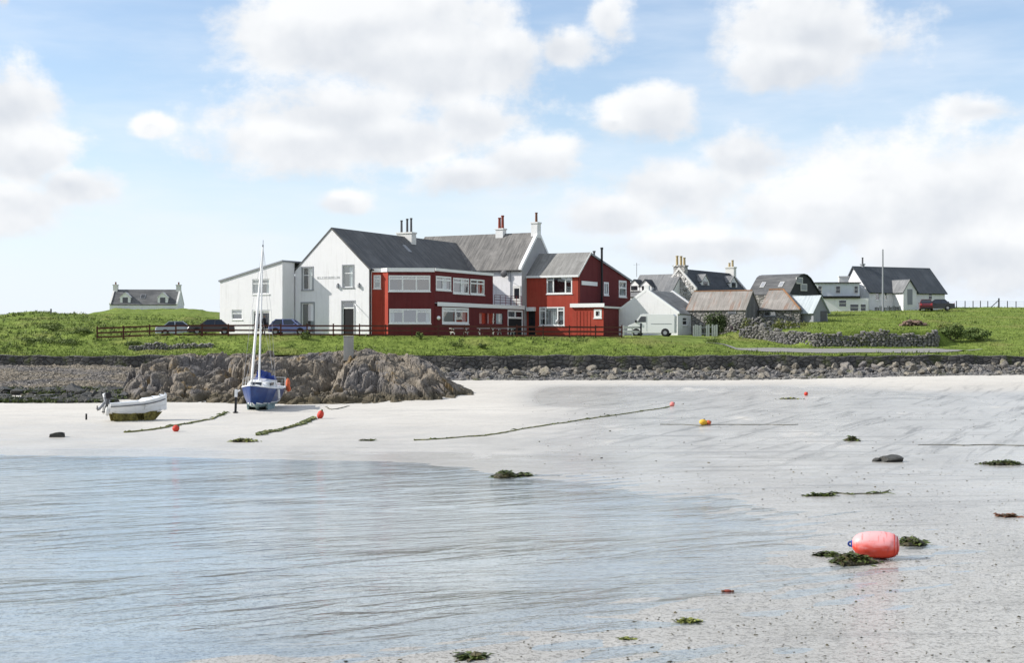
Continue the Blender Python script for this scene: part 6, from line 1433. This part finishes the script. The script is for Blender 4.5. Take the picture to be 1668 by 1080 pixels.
for s in (-1, 1):
    mb = MB(); mb.extrude([(-1.45, s*.46 - .05, -.02), (.05, s*.46 - .05, -.02), (-.12, s*.46 - .05, .55), (-1.6, s*.46 - .05, .55)], (0, .10, 0), M['antifoul_olive']); mb.build('bilge_keel', root)
    mb = MB(); mb.extrude([(.45, s*.38 - .05, 0), (1.05, s*.38 - .05, .02), (1.3, s*.30 - .05, .55), (.35, s*.38 - .05, .55)], (0, .10, 0), M['antifoul_olive']); mb.build('bilge_keel', root)
for xx in (-.9, -.1): mb = MB(); mb.box(xx, xx + .22, -.66, .66, .86, .90, M['offwhite']); mb.build('thwart', root)
# its outboard motor and fenders
om = empty('outboard_motor', tuple(root.matrix_basis @ Vector((-1.74, 0, 1.03))), R(ang), 'white and grey outboard motor tilted up on the stern of the white dinghy', 'outboard motor')
mb = MB(); mb.obox((-.10, 0, .36), (.20, 0, .05), (0, .17, 0), (-.06, 0, .25), M['grey']); mb.build('powerhead', om, bevel=.05); mb = MB(); mb.obox((-.13, 0, .70), (.25, 0, .07), (0, .20, 0), (-.03, 0, .13), M['hull_white']); mb.build('cowling', om, bevel=.07)
mb = MB(); mb.bar((-.2, 0, .15), (-.72, 0, -.36), .12, .2, M['grey']); mb.obox((-.66, 0, -.22), (.16, 0, .12), (0, .13, 0), (-.03, 0, .03), M['grey']); mb.build('shaft_housing', om)
mb = MB(); mb.tube([(-.70, 0, -.40), (-.88, 0, -.26)], [.08, .04], M['darkgrey'], 8)
for a in (0, 2.1, 4.2): mb.obox((-.86 + .0, math.cos(a)*.11, -.28 + math.sin(a)*.11), (.02, 0, .02), (0, math.cos(a)*.09, math.sin(a)*.09), (.02, -math.sin(a)*.05, math.cos(a)*.05), M['darkgrey'])
mb.build('propeller', om); mb = MB(); mb.box(-.06, .1, -.12, .12, -.18, .14, M['darkgrey']); mb.build('clamp_bracket', om); mb = MB(); mb.tube([(.05, 0, .42), (.5, .1, .52)], .03, M['black'], 6); mb.build('tiller', om); om.scale = (.68, .7, .75)
om2 = empty('outboard_motor', tuple(root.matrix_basis @ Vector((-1.74, -.42, 1.02))), R(ang - 8), 'small dark outboard motor beside the white one on the dinghy stern', 'outboard motor')
mb = MB(); mb.obox((-.06, 0, .52), (.15, 0, .03), (0, .12, 0), (-.03, 0, .16), M['black']); mb.build('cowling', om2, bevel=.05); mb = MB(); mb.bar((-.05, 0, .38), (-.22, 0, -.35), .09, .14, M['darkgrey']); mb.box(-.4, -.1, -.08, .08, -.42, -.36, M['darkgrey']); mb.build('shaft_housing', om2)
for i, (yy, zz, lab) in enumerate(((-.52, .62, 'pale fender hanging on the stern of the white dinghy, nearest the camera'), (.45, .70, 'pale fender on the far side of the dinghy stern'))):
    q = root.matrix_basis @ Vector((-1.90, yy, zz)); mb = MB(); mb.ball((0, 0, 0), (.12, .12, .26), M['offwhite'], 10, 8); mb.tube([(0, 0, .24), (.1, 0, .42)], .012, M['rope_dark'], 5); o = mb.build('fender', smooth=True); o.location = q; tag(o, lab, 'fender')

# blue sailing boat, bow towards the camera and a little left
p = on_sand(424, 673); Lb = 6.6
p = Vector(((407.5 - CX) / F * 83.2, 83.2, sz((407.5 - CX) / F * 83.2, 83.2)))      # point under the stem
dx, dy = math.sin(R(2)), math.cos(R(2)); heading = math.atan2(-dy, -dx)
root = empty('sailing_boat', (p.x + dx*3.0, p.y + dy*3.0, p.z), heading, 'small blue-hulled sailing boat with bare mast and furled headsail, dried out bow-on beside the rocks', 'sailing boat')
S = [(3.0, .02, 1.72, 1.0, 1.0), (2.8, .20, 1.70, .55, .85), (2.4, .48, 1.64, .34, .66), (1.7, .82, 1.56, .22, .52), (.7, 1.10, 1.48, .16, .45), (-.6, 1.18, 1.42, .15, .42), (-1.9, 1.12, 1.42, .22, .42), (-3.0, .92, 1.44, .42, .42), (-3.5, .84, 1.46, .55, .42)]
mb = MB(); rows = hull(mb, Lb, S, [(.46, M['antifoul_teal']), (.53, M['hull_white']), (9, M['hull_blue'])], 17)
tr = rows[-1]; mb.face([tuple(q) for q in tr] + [(q[0], -q[1], q[2]) for q in tr[::-1]], M['hull_blue']); mb.build('hull', root, smooth=False)
mb = MB()
for i in range(len(rows) - 1):
    a, b_ = rows[i][-1], rows[i+1][-1]; ca, cb = .07 if i else 0, .07
    for s in (-1, 1): mb.face([(a[0], s*a[1], a[2]), (b_[0], s*b_[1], b_[2]), (b_[0], 0, b_[2] + cb), (a[0], 0, a[2] + ca)], M['hull_white'])
mb.build('deck', root)
for s in (-1, 1): mb = MB(); mb.tube([(r[-1][0], s*r[-1][1], r[-1][2] + .02) for r in rows], .045, M['hull_white'], 6); mb.build('toe_rail', root)
mb = MB(); cab = [(1.6, .42, 1.55), (1.2, .58, 1.9), (-.6, .74, 2.0), (-1.2, .74, 1.98)]
loft(mb, [[(x_ + .25, -w_ - .08, 1.45), (x_, -w_, zt_), (x_, 0, zt_ + .07), (x_, w_, zt_), (x_ + .25, w_ + .08, 1.45)] for x_, w_, zt_ in cab], M['hull_white']); cb_ = mb.build('cabin', root)
for s in (-1, 1): mb = MB(); mb.obox((.2, s*.735, 1.76), (.5, s*-.0, 0), (0, .012, 0), (0, s*-.01, .09), M['darkglass']); mb.build('window', cb_)
mb = MB(); mb.obox((1.42, 0, 1.77), (.06, 0, -.12), (0, .32, 0), (.02, 0, .01), M['darkglass']); mb.build('window', cb_)
mb = MB(); mb.box(-2.9, -1.3, -.5, .5, 1.2, 1.25, M['offwhite']); mb.box(-2.9, -1.25, .5, .62, 1.2, 1.72, M['hull_white']); mb.box(-2.9, -1.25, -.62, -.5, 1.2, 1.72, M['hull_white']); mb.build('cockpit', root)
root.scale = (1, 1, .93); mast_h = (zpy(399, p.y + 2.2) - p.z) / .93; mx_ = .75
mb = MB(); mb.tube([(mx_, 0, 1.9), (mx_ - .05, 0, mast_h)], [.065, .045], M['alloy'], 10); ms = mb.build('mast', root, smooth=False); mb = MB(); mb.tube([(mx_ - .05, 0, mast_h), (mx_ - .05, 0, mast_h + .35)], .015, M['darkgrey'], 5); mb.box(mx_ - .12, mx_ + .02, -.03, .03, mast_h - .12, mast_h + .02, M['darkgrey']); mb.build('masthead_fitting', ms)
zsp = 1.9 + (mast_h - 1.9)*.52; mb = MB()
for s in (-1, 1): mb.tube([(mx_, 0, zsp), (mx_ - .12, s*.62, zsp + .05)], .022, M['alloy'], 6)
mb.build('spreaders', ms)
mb = MB(); mb.tube([(2.85, 0, 1.95), (1.8, 0, 1.95 + (mast_h - 1.95)*.5), (mx_ + .02, 0, mast_h - .15)], [.075, .085, .035], M['sail'], 8); mb.tube([(2.85, 0, 1.72), (2.85, 0, 1.95)], .07, M['grey'], 8); mb.build('furled_headsail', root)
mb = MB(); mb.tube([(mx_ - .1, 0, 2.42), (-2.2, .05, 2.35)], .05, M['alloy'], 8); bo = mb.build('boom', root)
mb = MB(); nn = 9
loft(mb, [[(mx_ - .05 - 2.75*i/nn, .05*i/nn + r_*math.cos(a), 2.48 - .02*i + sag*.0 + r_*1.35*math.sin(a)) for a in np.linspace(0, 2*math.pi, 9)[:-1]] for i, r_, sag in [(i, .20 - .011*i + .018*math.sin(i*2.3), 0) for i in range(nn + 1)]], M['canvas_blue']); mb.build('sail_cover', bo)
mb = MB(); loft(mb, [[(-1.15, -.72, 1.98), (-1.15, -.62, 2.28), (-1.15, .62, 2.28), (-1.15, .72, 1.98)], [(-.55, -.66, 2.0), (-.75, -.52, 2.24), (-.75, .52, 2.24), (-.55, .66, 2.0)]], M['canvas_blue']); mb.build('spray_hood', root)
for s in (-1, 1):
    mb = MB()
    for a, b_ in (((mx_ - .05, 0, mast_h - .1), (mx_ - .12, s*.62, zsp + .05)), ((mx_ - .12, s*.62, zsp + .05), (mx_ - .1, s*1.05, 1.5)), ((mx_, 0, zsp - .1), (mx_ - .5, s*1.05, 1.48))): mb.tube([a, b_], .008, M['grey'], 4)
    mb.build('shroud', root)
mb = MB(); mb.tube([(mx_ - .05, 0, mast_h - .05), (-3.45, 0, 1.5)], .008, M['grey'], 4); mb.build('backstay', root)
mb = MB(); 
for s in (-1, 1): mb.tube([(2.2, s*.52, 1.66), (2.25, s*.5, 2.22), (2.95, s*.12, 2.28), (2.95, 0, 2.28)], .022, M['chrome'], 6); mb.tube([(2.75, s*.2, 1.7), (2.8, s*.2, 2.27)], .018, M['chrome'], 6)
mb.build('pulpit', root); mb = MB()
for s in (-1, 1): mb.tube([(-2.6, s*1.0, 1.44), (-2.6, s*1.0, 2.05), (-3.4, s*.82, 2.08), (-3.42, 0, 2.08)], .022, M['chrome'], 6); mb.tube([(-3.4, s*.8, 1.48), (-3.4, s*.8, 2.08)], .018, M['chrome'], 6)
mb.build('pushpit', root); mb = MB()
for s in (-1, 1):
    for h in (.3, .56): mb.tube([(2.25, s*.5, 1.66 + h), (.7, s*1.06, 1.48 + h), (-.9, s*1.12, 1.44 + h), (-2.6, s*1.0, 1.44 + h)], .007, M['grey'], 4)
    for xx, yy in ((.7, 1.06), (-.9, 1.12)): mb.tube([(xx, s*yy, 1.44), (xx, s*yy, 2.04)], .014, M['chrome'], 5)
mb.build('guard_wires', root)
mb = MB(); mb.extrude([(1.0, -.09, 0.02), (1.3, -.09, .3), (-1.3, -.09, .3), (-1.0, -.09, .02)], (0, .18, 0), M['antifoul_teal']); mb.build('keel', root)
for s in (-1, 1): mb = MB(); mb.extrude([(.9, s*.62 - .05, .0), (1.2, s*.62 - .05, .5), (-1.2, s*.62 - .05, .5), (-1.0, s*.62 - .05, .0)], (0, .1, 0), M['antifoul_teal']); mb.build('bilge_keel', root)
root.rotation_euler = (R(-1.6), 0, heading)
q = root.matrix_basis.inverted() @ Vector(((383.5 - CX) / F * 82.2, 82.2, 0)); zl = p.z
mb = MB(); mb.bar((q.x, q.y, -.05), (q.x, q.y, 1.0), .12, .12, M['black']); mb.bar((q.x, q.y, 1.0), (q.x, q.y, 1.5), .15, .15, M['hull_white']); mb.bar((q.x, q.y, 1.3), (q.x - .2, q.y*.70, 1.45), .06, .06, M['alloy']); mb.obox((q.x, q.y, .0), (.2, 0, 0), (0, .12, 0), (0, 0, .03), M['black']); mb.build('beaching_leg', root)
mb = MB(); mb.tube([(.5, 1.20, 1.40), (.52, 1.25, .78)], [.08, .09], M['offwhite'], 8); mb.build('side_fender', root)
for s_, px, py, h, lab in ((1, 470, 632, .5, 'orange fender hanging at the stern quarter of the blue sailing boat'),):
    q = root.matrix_basis @ Vector((-3.42, 1.0, 1.62)); mb = MB(); mb.ball((0, 0, .02), (.15, .15, .38), M['buoy_orange'], 12, 9); mb.ball((.02, .1, -.32), (.17, .17, .2), M['buoy_orange'], 10, 8); mb.tube([(0, 0, .36), (-.25, .1, .62)], .015, M['rope_dark'], 5); o = mb.build('fender', smooth=True); o.location = q; tag(o, lab, 'fender')

# ------------------------------------------------------------------ buoys, ropes, weed on the sand
p = on_sand(1428, 909); root = empty('mooring_buoy', (p.x, p.y, p.z + .28), R(-14), 'big red mooring buoy lying on its side in seaweed at the water edge', 'buoy')
prof = [(-.52, .035), (-.51, .09), (-.48, .14), (-.44, .185), (-.36, .235), (-.22, .270), (-.06, .288), (.12, .292), (.26, .280), (.36, .25), (.43, .195), (.465, .12), (.475, .03)]
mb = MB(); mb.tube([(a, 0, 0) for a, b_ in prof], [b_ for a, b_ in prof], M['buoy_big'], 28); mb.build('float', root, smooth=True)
mb = MB(); ring = [(-.55 + .045*math.cos(a), 0, .045*math.sin(a)) for a in np.linspace(0, 2*math.pi, 13)]; mb.tube(ring, .022, M['canvas_blue'], 7, cap=False); mb.tube([(-.47, 0, 0), (-.54, 0, 0)], [.10, .07], M['canvas_blue'], 12); mb.build('eye', root, smooth=True)
mb = MB()
for a in (.36, .43): mb.tube([(a + .004, .0 + (np.interp(a, [q[0] for q in prof], [q[1] for q in prof]) + .002)*math.cos(t), (np.interp(a, [q[0] for q in prof], [q[1] for q in prof]) + .002)*math.sin(t)) for t in np.linspace(0, 2*math.pi, 25)], .008, M['buoy_red'], 5, cap=False)
mb.build('moulded_ridge', root, smooth=True)
def small_buoy(name, px, py, r, m, label, ell=(1, 1, 1), eye=None, rz=0, tilt=0.0):
    q = on_sand(px, py); root = empty(name, (q.x, q.y, q.z + r*ell[2]*.85), R(rz), label, 'buoy'); root.rotation_euler = (0, tilt, R(rz))
    mb = MB(); mb.ball((0, 0, 0), (r*ell[0], r*ell[1], r*ell[2]), m, 16, 12); mb.build('float', root, smooth=True); mb = MB(); mb.tube([(0, 0, r*ell[2]*.9), (0, 0, r*ell[2]*1.22)], [r*.3, r*.22], eye or M['darkgrey'], 10); mb.build('eye', root); return root
small_buoy('round_buoy', 286.5, 703, .175, M['buoy_red'], 'small round red buoy on the rope in front of the white dinghy', tilt=.9)
small_buoy('pear_buoy', 522, 682, .225, M['buoy_red'], 'red pear-shaped buoy at the end of the weedy rope by the blue boat', ell=(.85, .85, 1.15), eye=M['weed'], tilt=.35)
small_buoy('pink_buoy', 1095, 662, .16, M['buoy_pink'], 'small pale pink buoy far out at the end of the long rope', tilt=1.0)
small_buoy('yellow_buoy', 1146, 692.5, .19, M['buoy_yellow'], 'yellow buoy lying beside a small orange one on the wet sand', ell=(1.3, .9, .85), rz=10, tilt=.2)
small_buoy('orange_buoy', 1154, 692.5, .14, M['buoy_orange'], 'small orange buoy touching the yellow one on the wet sand', tilt=1.1)
small_buoy('round_buoy', 1313, 644.5, .15, M['buoy_red'], 'tiny bright red buoy on the far sand in front of the boulders', tilt=.8)
def rope(name, pxs, r, m, label, cat='rope', shag=0, sm=M['weed'], seed=0):
    P = [on_sand(*q) for q in pxs]; path = []; rr = random.Random(seed)
    for i in range(len(P) - 1):
        n = max(3, int((P[i+1] - P[i]).length / .35))
        for k_ in range(n): t = k_ / n; c = P[i].lerp(P[i+1], t) + Vector((0, .35*math.sin((i + t)*2.1 + seed) + .15*math.sin((i + t)*7 + seed), 0)); path.append(c + Vector((rr.uniform(-.05, .05), rr.uniform(-.08, .08), 0)))
    path.append(P[-1]); path = [Vector((c.x, c.y, sz(c.x, c.y) + r*.6)) for c in path]
    mb = MB(); mb.tube(path, [r * rr.uniform(.75, 1.3) for _ in path], m, 6)
    for _ in range(shag):
        c = path[rr.randrange(len(path))]; d = Vector((rr.uniform(-.4, .4), rr.uniform(-.3, .3), 0)); mb.tube([c, c + d*.5 + Vector((0, 0, .04)), c + d], [r*.9, r*.8, r*.2], sm, 5)
    o = mb.build(name); return tag(o, label, cat)
rope('rope', [(199, 706), (240, 702), (290, 693), (345, 684), (366, 672)], .050, M['rope'], 'weedy rope stretched across the sand past the white dinghy', shag=24, seed=1)
rope('rope', [(414, 711), (450, 703), (490, 692), (514, 682)], .075, M['rope'], 'thick weed-grown rope leading up to the red pear-shaped buoy', shag=50, seed=2)
rope('rope', [(676, 718), (790, 709), (900, 692), (1000, 677), (1092, 662)], .035, M['rope'], 'long thin rope running out to the pale pink buoy', shag=20, seed=3)
rope('rope', [(1075, 691), (1142, 693), (1220, 693), (1300, 692)], .022, M['rope_dark'], 'dark rope lying either side of the yellow buoy', seed=4)
rope('rope', [(1490, 724), (1580, 726.5), (1690, 727)], .020, M['rope_dark'], 'dark rope at the right edge of the wet sand', seed=5)
rope('rope', [(1310, 809), (1355, 807), (1400, 804), (1446, 801)], .022, M['rope_dark'], 'thin dark weedy strand on the sand above the big buoy', cat='rope', shag=14, seed=6)
rope('rope', [(530, 664), (540, 668), (569, 662)], .03, M['rope_dark'], 'short dark rope end beyond the red pear-shaped buoy', seed=7)

def weed_heap(name, px, py, w, d, h, n, m, label, seed, cat='seaweed', frond=.16, rocks=0, leaf=M['weed']):
    """fronds piled on the sand, with lumps under them"""
    q = on_sand(px, py); rr = random.Random(seed); V = []; Fc = []; mb = MB(); root = None
    for i in range(max(6, n // 14)):
        a = rr.gauss(0, .33) * w; b_ = rr.gauss(0, .33) * d; k_ = max(.15, 1 - (a / (w*.75))**2); s = rr.uniform(.4, 1) * h * .8 * k_ + .01
        mb.ball((a, b_, sz(q.x + a, q.y + b_) - q.z + s*.2), (s * rr.uniform(1.2, 2.2), s * rr.uniform(.9, 1.5), s * .8), m, 7, 5)
    for i in range(n):
        a = rr.gauss(0, .36) * w; b_ = rr.gauss(0, .36) * d; k_ = max(.1, 1 - (a / (w*.75))**2); z = sz(q.x + a, q.y + b_) - q.z; t = rr.uniform(0, 6.28); L = frond * rr.uniform(.5, 1.5); c = Vector((a, b_, z + h * k_ * rr.uniform(.15, .95))); dv = Vector((math.cos(t)*L, math.sin(t)*L, rr.uniform(-.35, .25)*L)); sd = Vector((-math.sin(t), math.cos(t), rr.uniform(-.6, .6))) * L * rr.uniform(.12, .28)
        p1, p2 = c + dv*.5 + Vector((0, 0, L*.12)), c + dv; p2.z = max(p2.z, z + .004); p1.z = max(p1.z, z + .006)
        mm = leaf if rr.random() < .75 else m; mb.face([c - sd*.5, c + sd*.5, p1 + sd], mm); mb.face([c - sd*.5, p1 + sd, p1 - sd], mm); mb.face([p1 - sd, p1 + sd, p2], mm)
    o = mb.build(name, fix=False); o.location = q; return tag(o, label, cat)
weed_heap('seaweed_heap', 1390, 917, .52, .34, .17, 700, M['kelp'], 'heap of green seaweed at the left end of the big buoy', 1)
weed_heap('seaweed_strand', 1347, 906, .30, .14, .07, 200, M['kelp'], 'low tail of seaweed trailing left of the big buoy', 2)
weed_heap('seaweed_heap', 1484, 887, .36, .30, .13, 380, M['kelp'], 'flat heap of bright green seaweed behind the right end of the big buoy', 3)
weed_heap('seaweed_heap', 822, 777, .50, .4, .20, 420, M['kelp'], 'dark seaweed heap on the spit at the far edge of the pool', 4)
weed_heap('seaweed_strand', 855, 775, .38, .3, .09, 160, M['kelp'], 'lower dark seaweed trailing right of the heap on the spit', 5)
weed_heap('seaweed_heap', 396, 720, .75, .4, .16, 300, M['kelp'], 'seaweed heap at the foot of the thick weedy rope', 6, leaf=M['weedlight'])
weed_heap('seaweed_heap', 1388, 718, .36, .3, .20, 220, M['kelp'], 'small green seaweed lump above the dark rock on the wet sand', 7)
weed_heap('seaweed_heap', 1634, 757, 1.0, .35, .14, 420, M['kelp'], 'long green seaweed heap near the right edge of the sand', 8)
weed_heap('seaweed_strand', 1336, 808, .45, .14, .05, 200, M['weed'], 'green seaweed on the left end of the thin dark strand', 9)
weed_heap('seaweed_strand', 1122, 1013, .22, .10, .035, 260, M['weed'], 'bright green seaweed strand on the near sand', 10, leaf=M['weedlight'], frond=.09)
weed_heap('seaweed_strand', 1020, 1042, .13, .06, .02, 120, M['weed'], 'thin yellow-green weed scrap on the near sand left of the bright strand', 11, leaf=M['weedlight'], frond=.07)
weed_heap('seaweed_strand', 1640, 842, .25, .12, .05, 150, M['kelp'], 'rust-brown weed scrap near the right edge', 12, leaf=M['pot_brown'])
weed_heap('seaweed_strand', 598, 718, .5, .2, .03, 100, M['kelp'], 'thin weed scrap on the dry sand left of the long rope', 13)
weed_heap('seaweed_strand', 765, 1072, .20, .12, .03, 160, M['kelp'], 'brown weed patch at the bottom edge of the near sand', 14)
weed_heap('seaweed_strand', 1286, 650, 1.0, .5, .06, 160, M['kelp'], 'pale green weed film on the far wet sand left of the tiny red buoy', 15, leaf=M['weedlight'])
for i, (px, py, s, lab) in enumerate(((93, 712, .34, 'dark flat rock alone on the sand at the left'), (1447, 752, .38, 'dark weedy rock on the wet sand above the big buoy'), (1428, 752, .20, 'small dark rock touching the larger one on the wet sand'))):
    q = on_sand(px, py); me = rock_mesh('rock', 90 + i, M['darkrock'], 3, .6); o = bpy.data.objects.new('rock', me); COL.objects.link(o); o.location = (q.x, q.y, q.z + s*.2); o.scale = (s*1.5, s, s); tag(o, lab, 'rock')
q = on_sand(1185, 965); mb = MB(); mb.ball((0, 0, .02), (.085, .05, .028), M['pot_red'], 10, 7)
for s in (-1, 1): mb.ball((s*.095, -.03, .025), (.03, .022, .02), M['pot_brown'], 7, 5); mb.tube([(s*.05, .02, .02), (s*.11, .04, .005)], .008, M['pot_brown'], 5); mb.tube([(s*.05, 0, .02), (s*.115, .0, .005)], .008, M['pot_brown'], 5)
o = mb.build('crab', smooth=True); o.location = q; tag(o, 'small red-brown crab shell on the near wet sand', 'crab')
# shore weed on rocks below the shingle
def _shoreweed(r2, n):
    px = r2.uniform(-150, 205, n); D = r2.uniform(91.5, 99.0, n); x = (px - CX) / F * D; k_ = fbm(x*.35, D*.6, 3, 55) > .40; x, D = x[k_], D[k_]; return x, D, sand_z(x, D) + .05
tag(scatter('shore_rocks', 1500, None, _shoreweed, M['darkrock'], 12, .16, .38), kind='stuff')
def _wf(r2, n):
    x, D, z = _shoreweed(r2, n); return x, D, z + .05
tufts('shore_weed', _wf, 9000, .08, .22, .10, M['weed'], 14, 'stuff', 3)
# shell and weed scraps on the near sand
def _scraps(r2, n):
    D = 15.5 + r2.random(n)**1.3 * 32; px = r2.uniform(-100, 1780, n); x = (px - CX) / F * D; sd_ = seg_dist(x, D, SHORE); k_ = sd_ > .3; x, D = x[k_], D[k_]; return x, D, sand_z(x, D)
tag(scatter('shell_scraps', 4200, None, _scraps, M['kelp'], 17, .007, .022), kind='stuff')
def _scraps2(r2, n):
    D = 40 + r2.random(n) * 55; px = r2.uniform(850, 1780, n); x = (px - CX) / F * D; k_ = seg_dist(x, D, SHORE) > .6; x, D = x[k_], D[k_]; return x, D, sand_z(x, D)
tag(scatter('weed_scraps', 320, None, _scraps2, M['kelp'], 18, .012, .04), kind='stuff')
